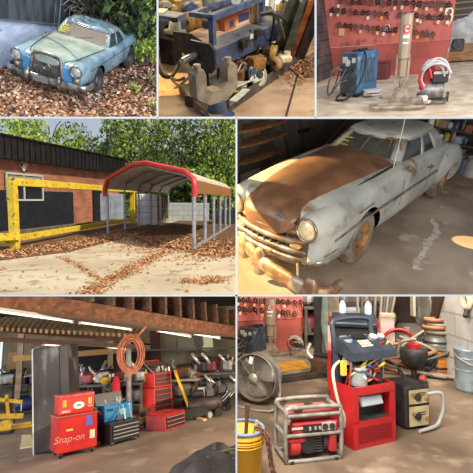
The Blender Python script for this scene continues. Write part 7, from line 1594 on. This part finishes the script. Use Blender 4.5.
# posts and shelving in the middle distance
for px, py, h_, w_, col, lab in ((318, 362, 5, .16, (58, 52, 50), 'dark square post standing behind the yellow tray'), (323.5, 362, 5, .1, (120, 112, 102), 'thin grey post next to the dark square post'), (334, 366, 5, .2, (156, 136, 112), 'pale timber post left of the second red machine')):
    p = G7(px, py); t = thing('shop_post', lab, 'post', L_(p)); obj('shaft', MB().box((0, 0, h_/2), (w_, w_, h_), bev=.01), mat('shop_post_%d' % px, col, tuple(int(v*.75) for v in col), sc=4, rough=.7), t); obj('foot_plate', MB().box((0, 0, .02), (w_*2.2, w_*2.2, .04)), bk7, t)
t = thing('plastic_wrap', 'pale green translucent wrap hanging beside the pale timber post', 'wrap', L_(G7(329, 364))); obj('sheet', MB().loft([[V((.16*k_*math.cos(a), .1*math.sin(a)*k_, z_)) for a in [2*PI*i/10 for i in range(10)]] for z_, k_ in ((.3, .5), (.8, 1.1), (1.4, .9), (2.1, 1.2), (2.5, .5))]), mat('wrap_green', (170, 190, 178), (140, 160, 150), sc=4, rough=.3), t)
cl7 = ['cardboard box', 'paint can', 'engine part', 'oil bottle', 'glass jar', 'engine part']
have6 = 'line_items' in globals()
if have6:
    X, w_ = bench(c7, 304, 332, 349, 1.0, 'dark bench loaded with parts between red board and posts', .8); line_items(c7, X, w_, .3, 1.04, 7, 'on the bench right of the far red board', cl7, 1.5, 2); line_items(c7, X, w_, .4, .38, 6, 'under the bench right of the far red board', cl7, 1.6, 6)
    X, w_ = bench(c7, 340, 392, 352, 1.5, 'tall rack of parts behind the red service cart', .8); line_items(c7, X, w_, .3, 1.54, 10, 'on the rack behind the red service cart', cl7, 1.7, 4); line_items(c7, X, w_, .4, .56, 9, 'on the lower rack behind the red service cart', cl7, 1.9, 1)
    any_item(c7, 'cardboard box', G7(342, 381), ('grey', (112, 112, 112)), 'dark crate on the floor behind the left of the service cart', 1.8)
    any_item(c7, 'engine part', G7(326, 376), ('brown', (98, 70, 54)), 'small brown engine part on the floor near the dark rail', 1.3)
p = G7(356, 345); 
t = thing('pink_foam_sheet', 'pinkish white sheet standing behind the cart handle', 'sheet', L_(G7(388, 368), (0, 0, 12))); kd = G7(388, 368).y/400; obj('sheet', MB().box((0, 0, 25*kd), (13*kd, .08, 50*kd), (-4, 0, 0), bev=.02), mat('pink_white_sheet', (214, 196, 192), (190, 170, 168), sc=3, rough=.7), t); obj('edge_tape', MB().box((0, -.05, 48*kd), (13*kd, .02, .06)), mat('tape_tan', (196, 170, 130)), t)
c7.light('AREA', 480, (255, 244, 226), loc=(-.5, 2.6, 3.6), to=(2.5, 7.5, .6), size=2.4)
c7.light('AREA', 600, (236, 242, 255), loc=(9.5, 5, 4.2), to=(4, 9, .8), size=3)
c7.light('AREA', 640, (255, 240, 220), loc=(2, 8, 4.6), to=(4, 13, 1), size=3)
# ---------- the white display frame that divides the seven places
fr = Cell('display_frame', (0, 0, 473, 473), ((1, 0, 0), (0, 1, 0), (0, 0, 1)), (0, 0, 0)); use(fr)
white = mat('white_frame_paint', (255, 253, 246), rough=.6)
def cv(px, py, d): return V(((px-236.5)/FOC*d, (py-236.5)/FOC*d, d))
def board(px0, py0, px1, py1, d0=2.4, d1=46):
    a, b, c, d = cv(px0, py0, d0), cv(px1, py1, d0), cv(px1, py1, d1), cv(px0, py0, d1)
    n = (b-a).cross(d-a).normalized()*.0025
    m = MB(); m.add([a-n, b-n, c-n, d-n, a+n, b+n, c+n, d+n], [(0, 3, 2, 1), (4, 5, 6, 7), (0, 1, 5, 4), (1, 2, 6, 5), (2, 3, 7, 6), (3, 0, 4, 7)]); return m
segs = [(BX[0], -8, BX[0], BY[0]), (BX[1], -8, BX[1], BY[0]), (-8, BY[0], 481, BY[0]), (-8, BY[1], 481, BY[1]), (BX[2], BY[0], BX[2], 481)]
for i, sg in enumerate(segs):
    m = MB().bar(cv(sg[0], sg[1], 2.39), cv(sg[2], sg[3], 2.39), .0105, .0105); struct('trim_%d' % (i+1), m, white)
    if PARTS: struct('trim_%d' % (i+6), board(*sg), white)
fr.light('AREA', 34, loc=(0, -.6, -.3), to=(0, 0, 2.4), size=1.2, own=True)  # unseen lamp added on the camera side to whiten the bars
if not globals().get('NOCLIP'): clip_cells(CELLS)
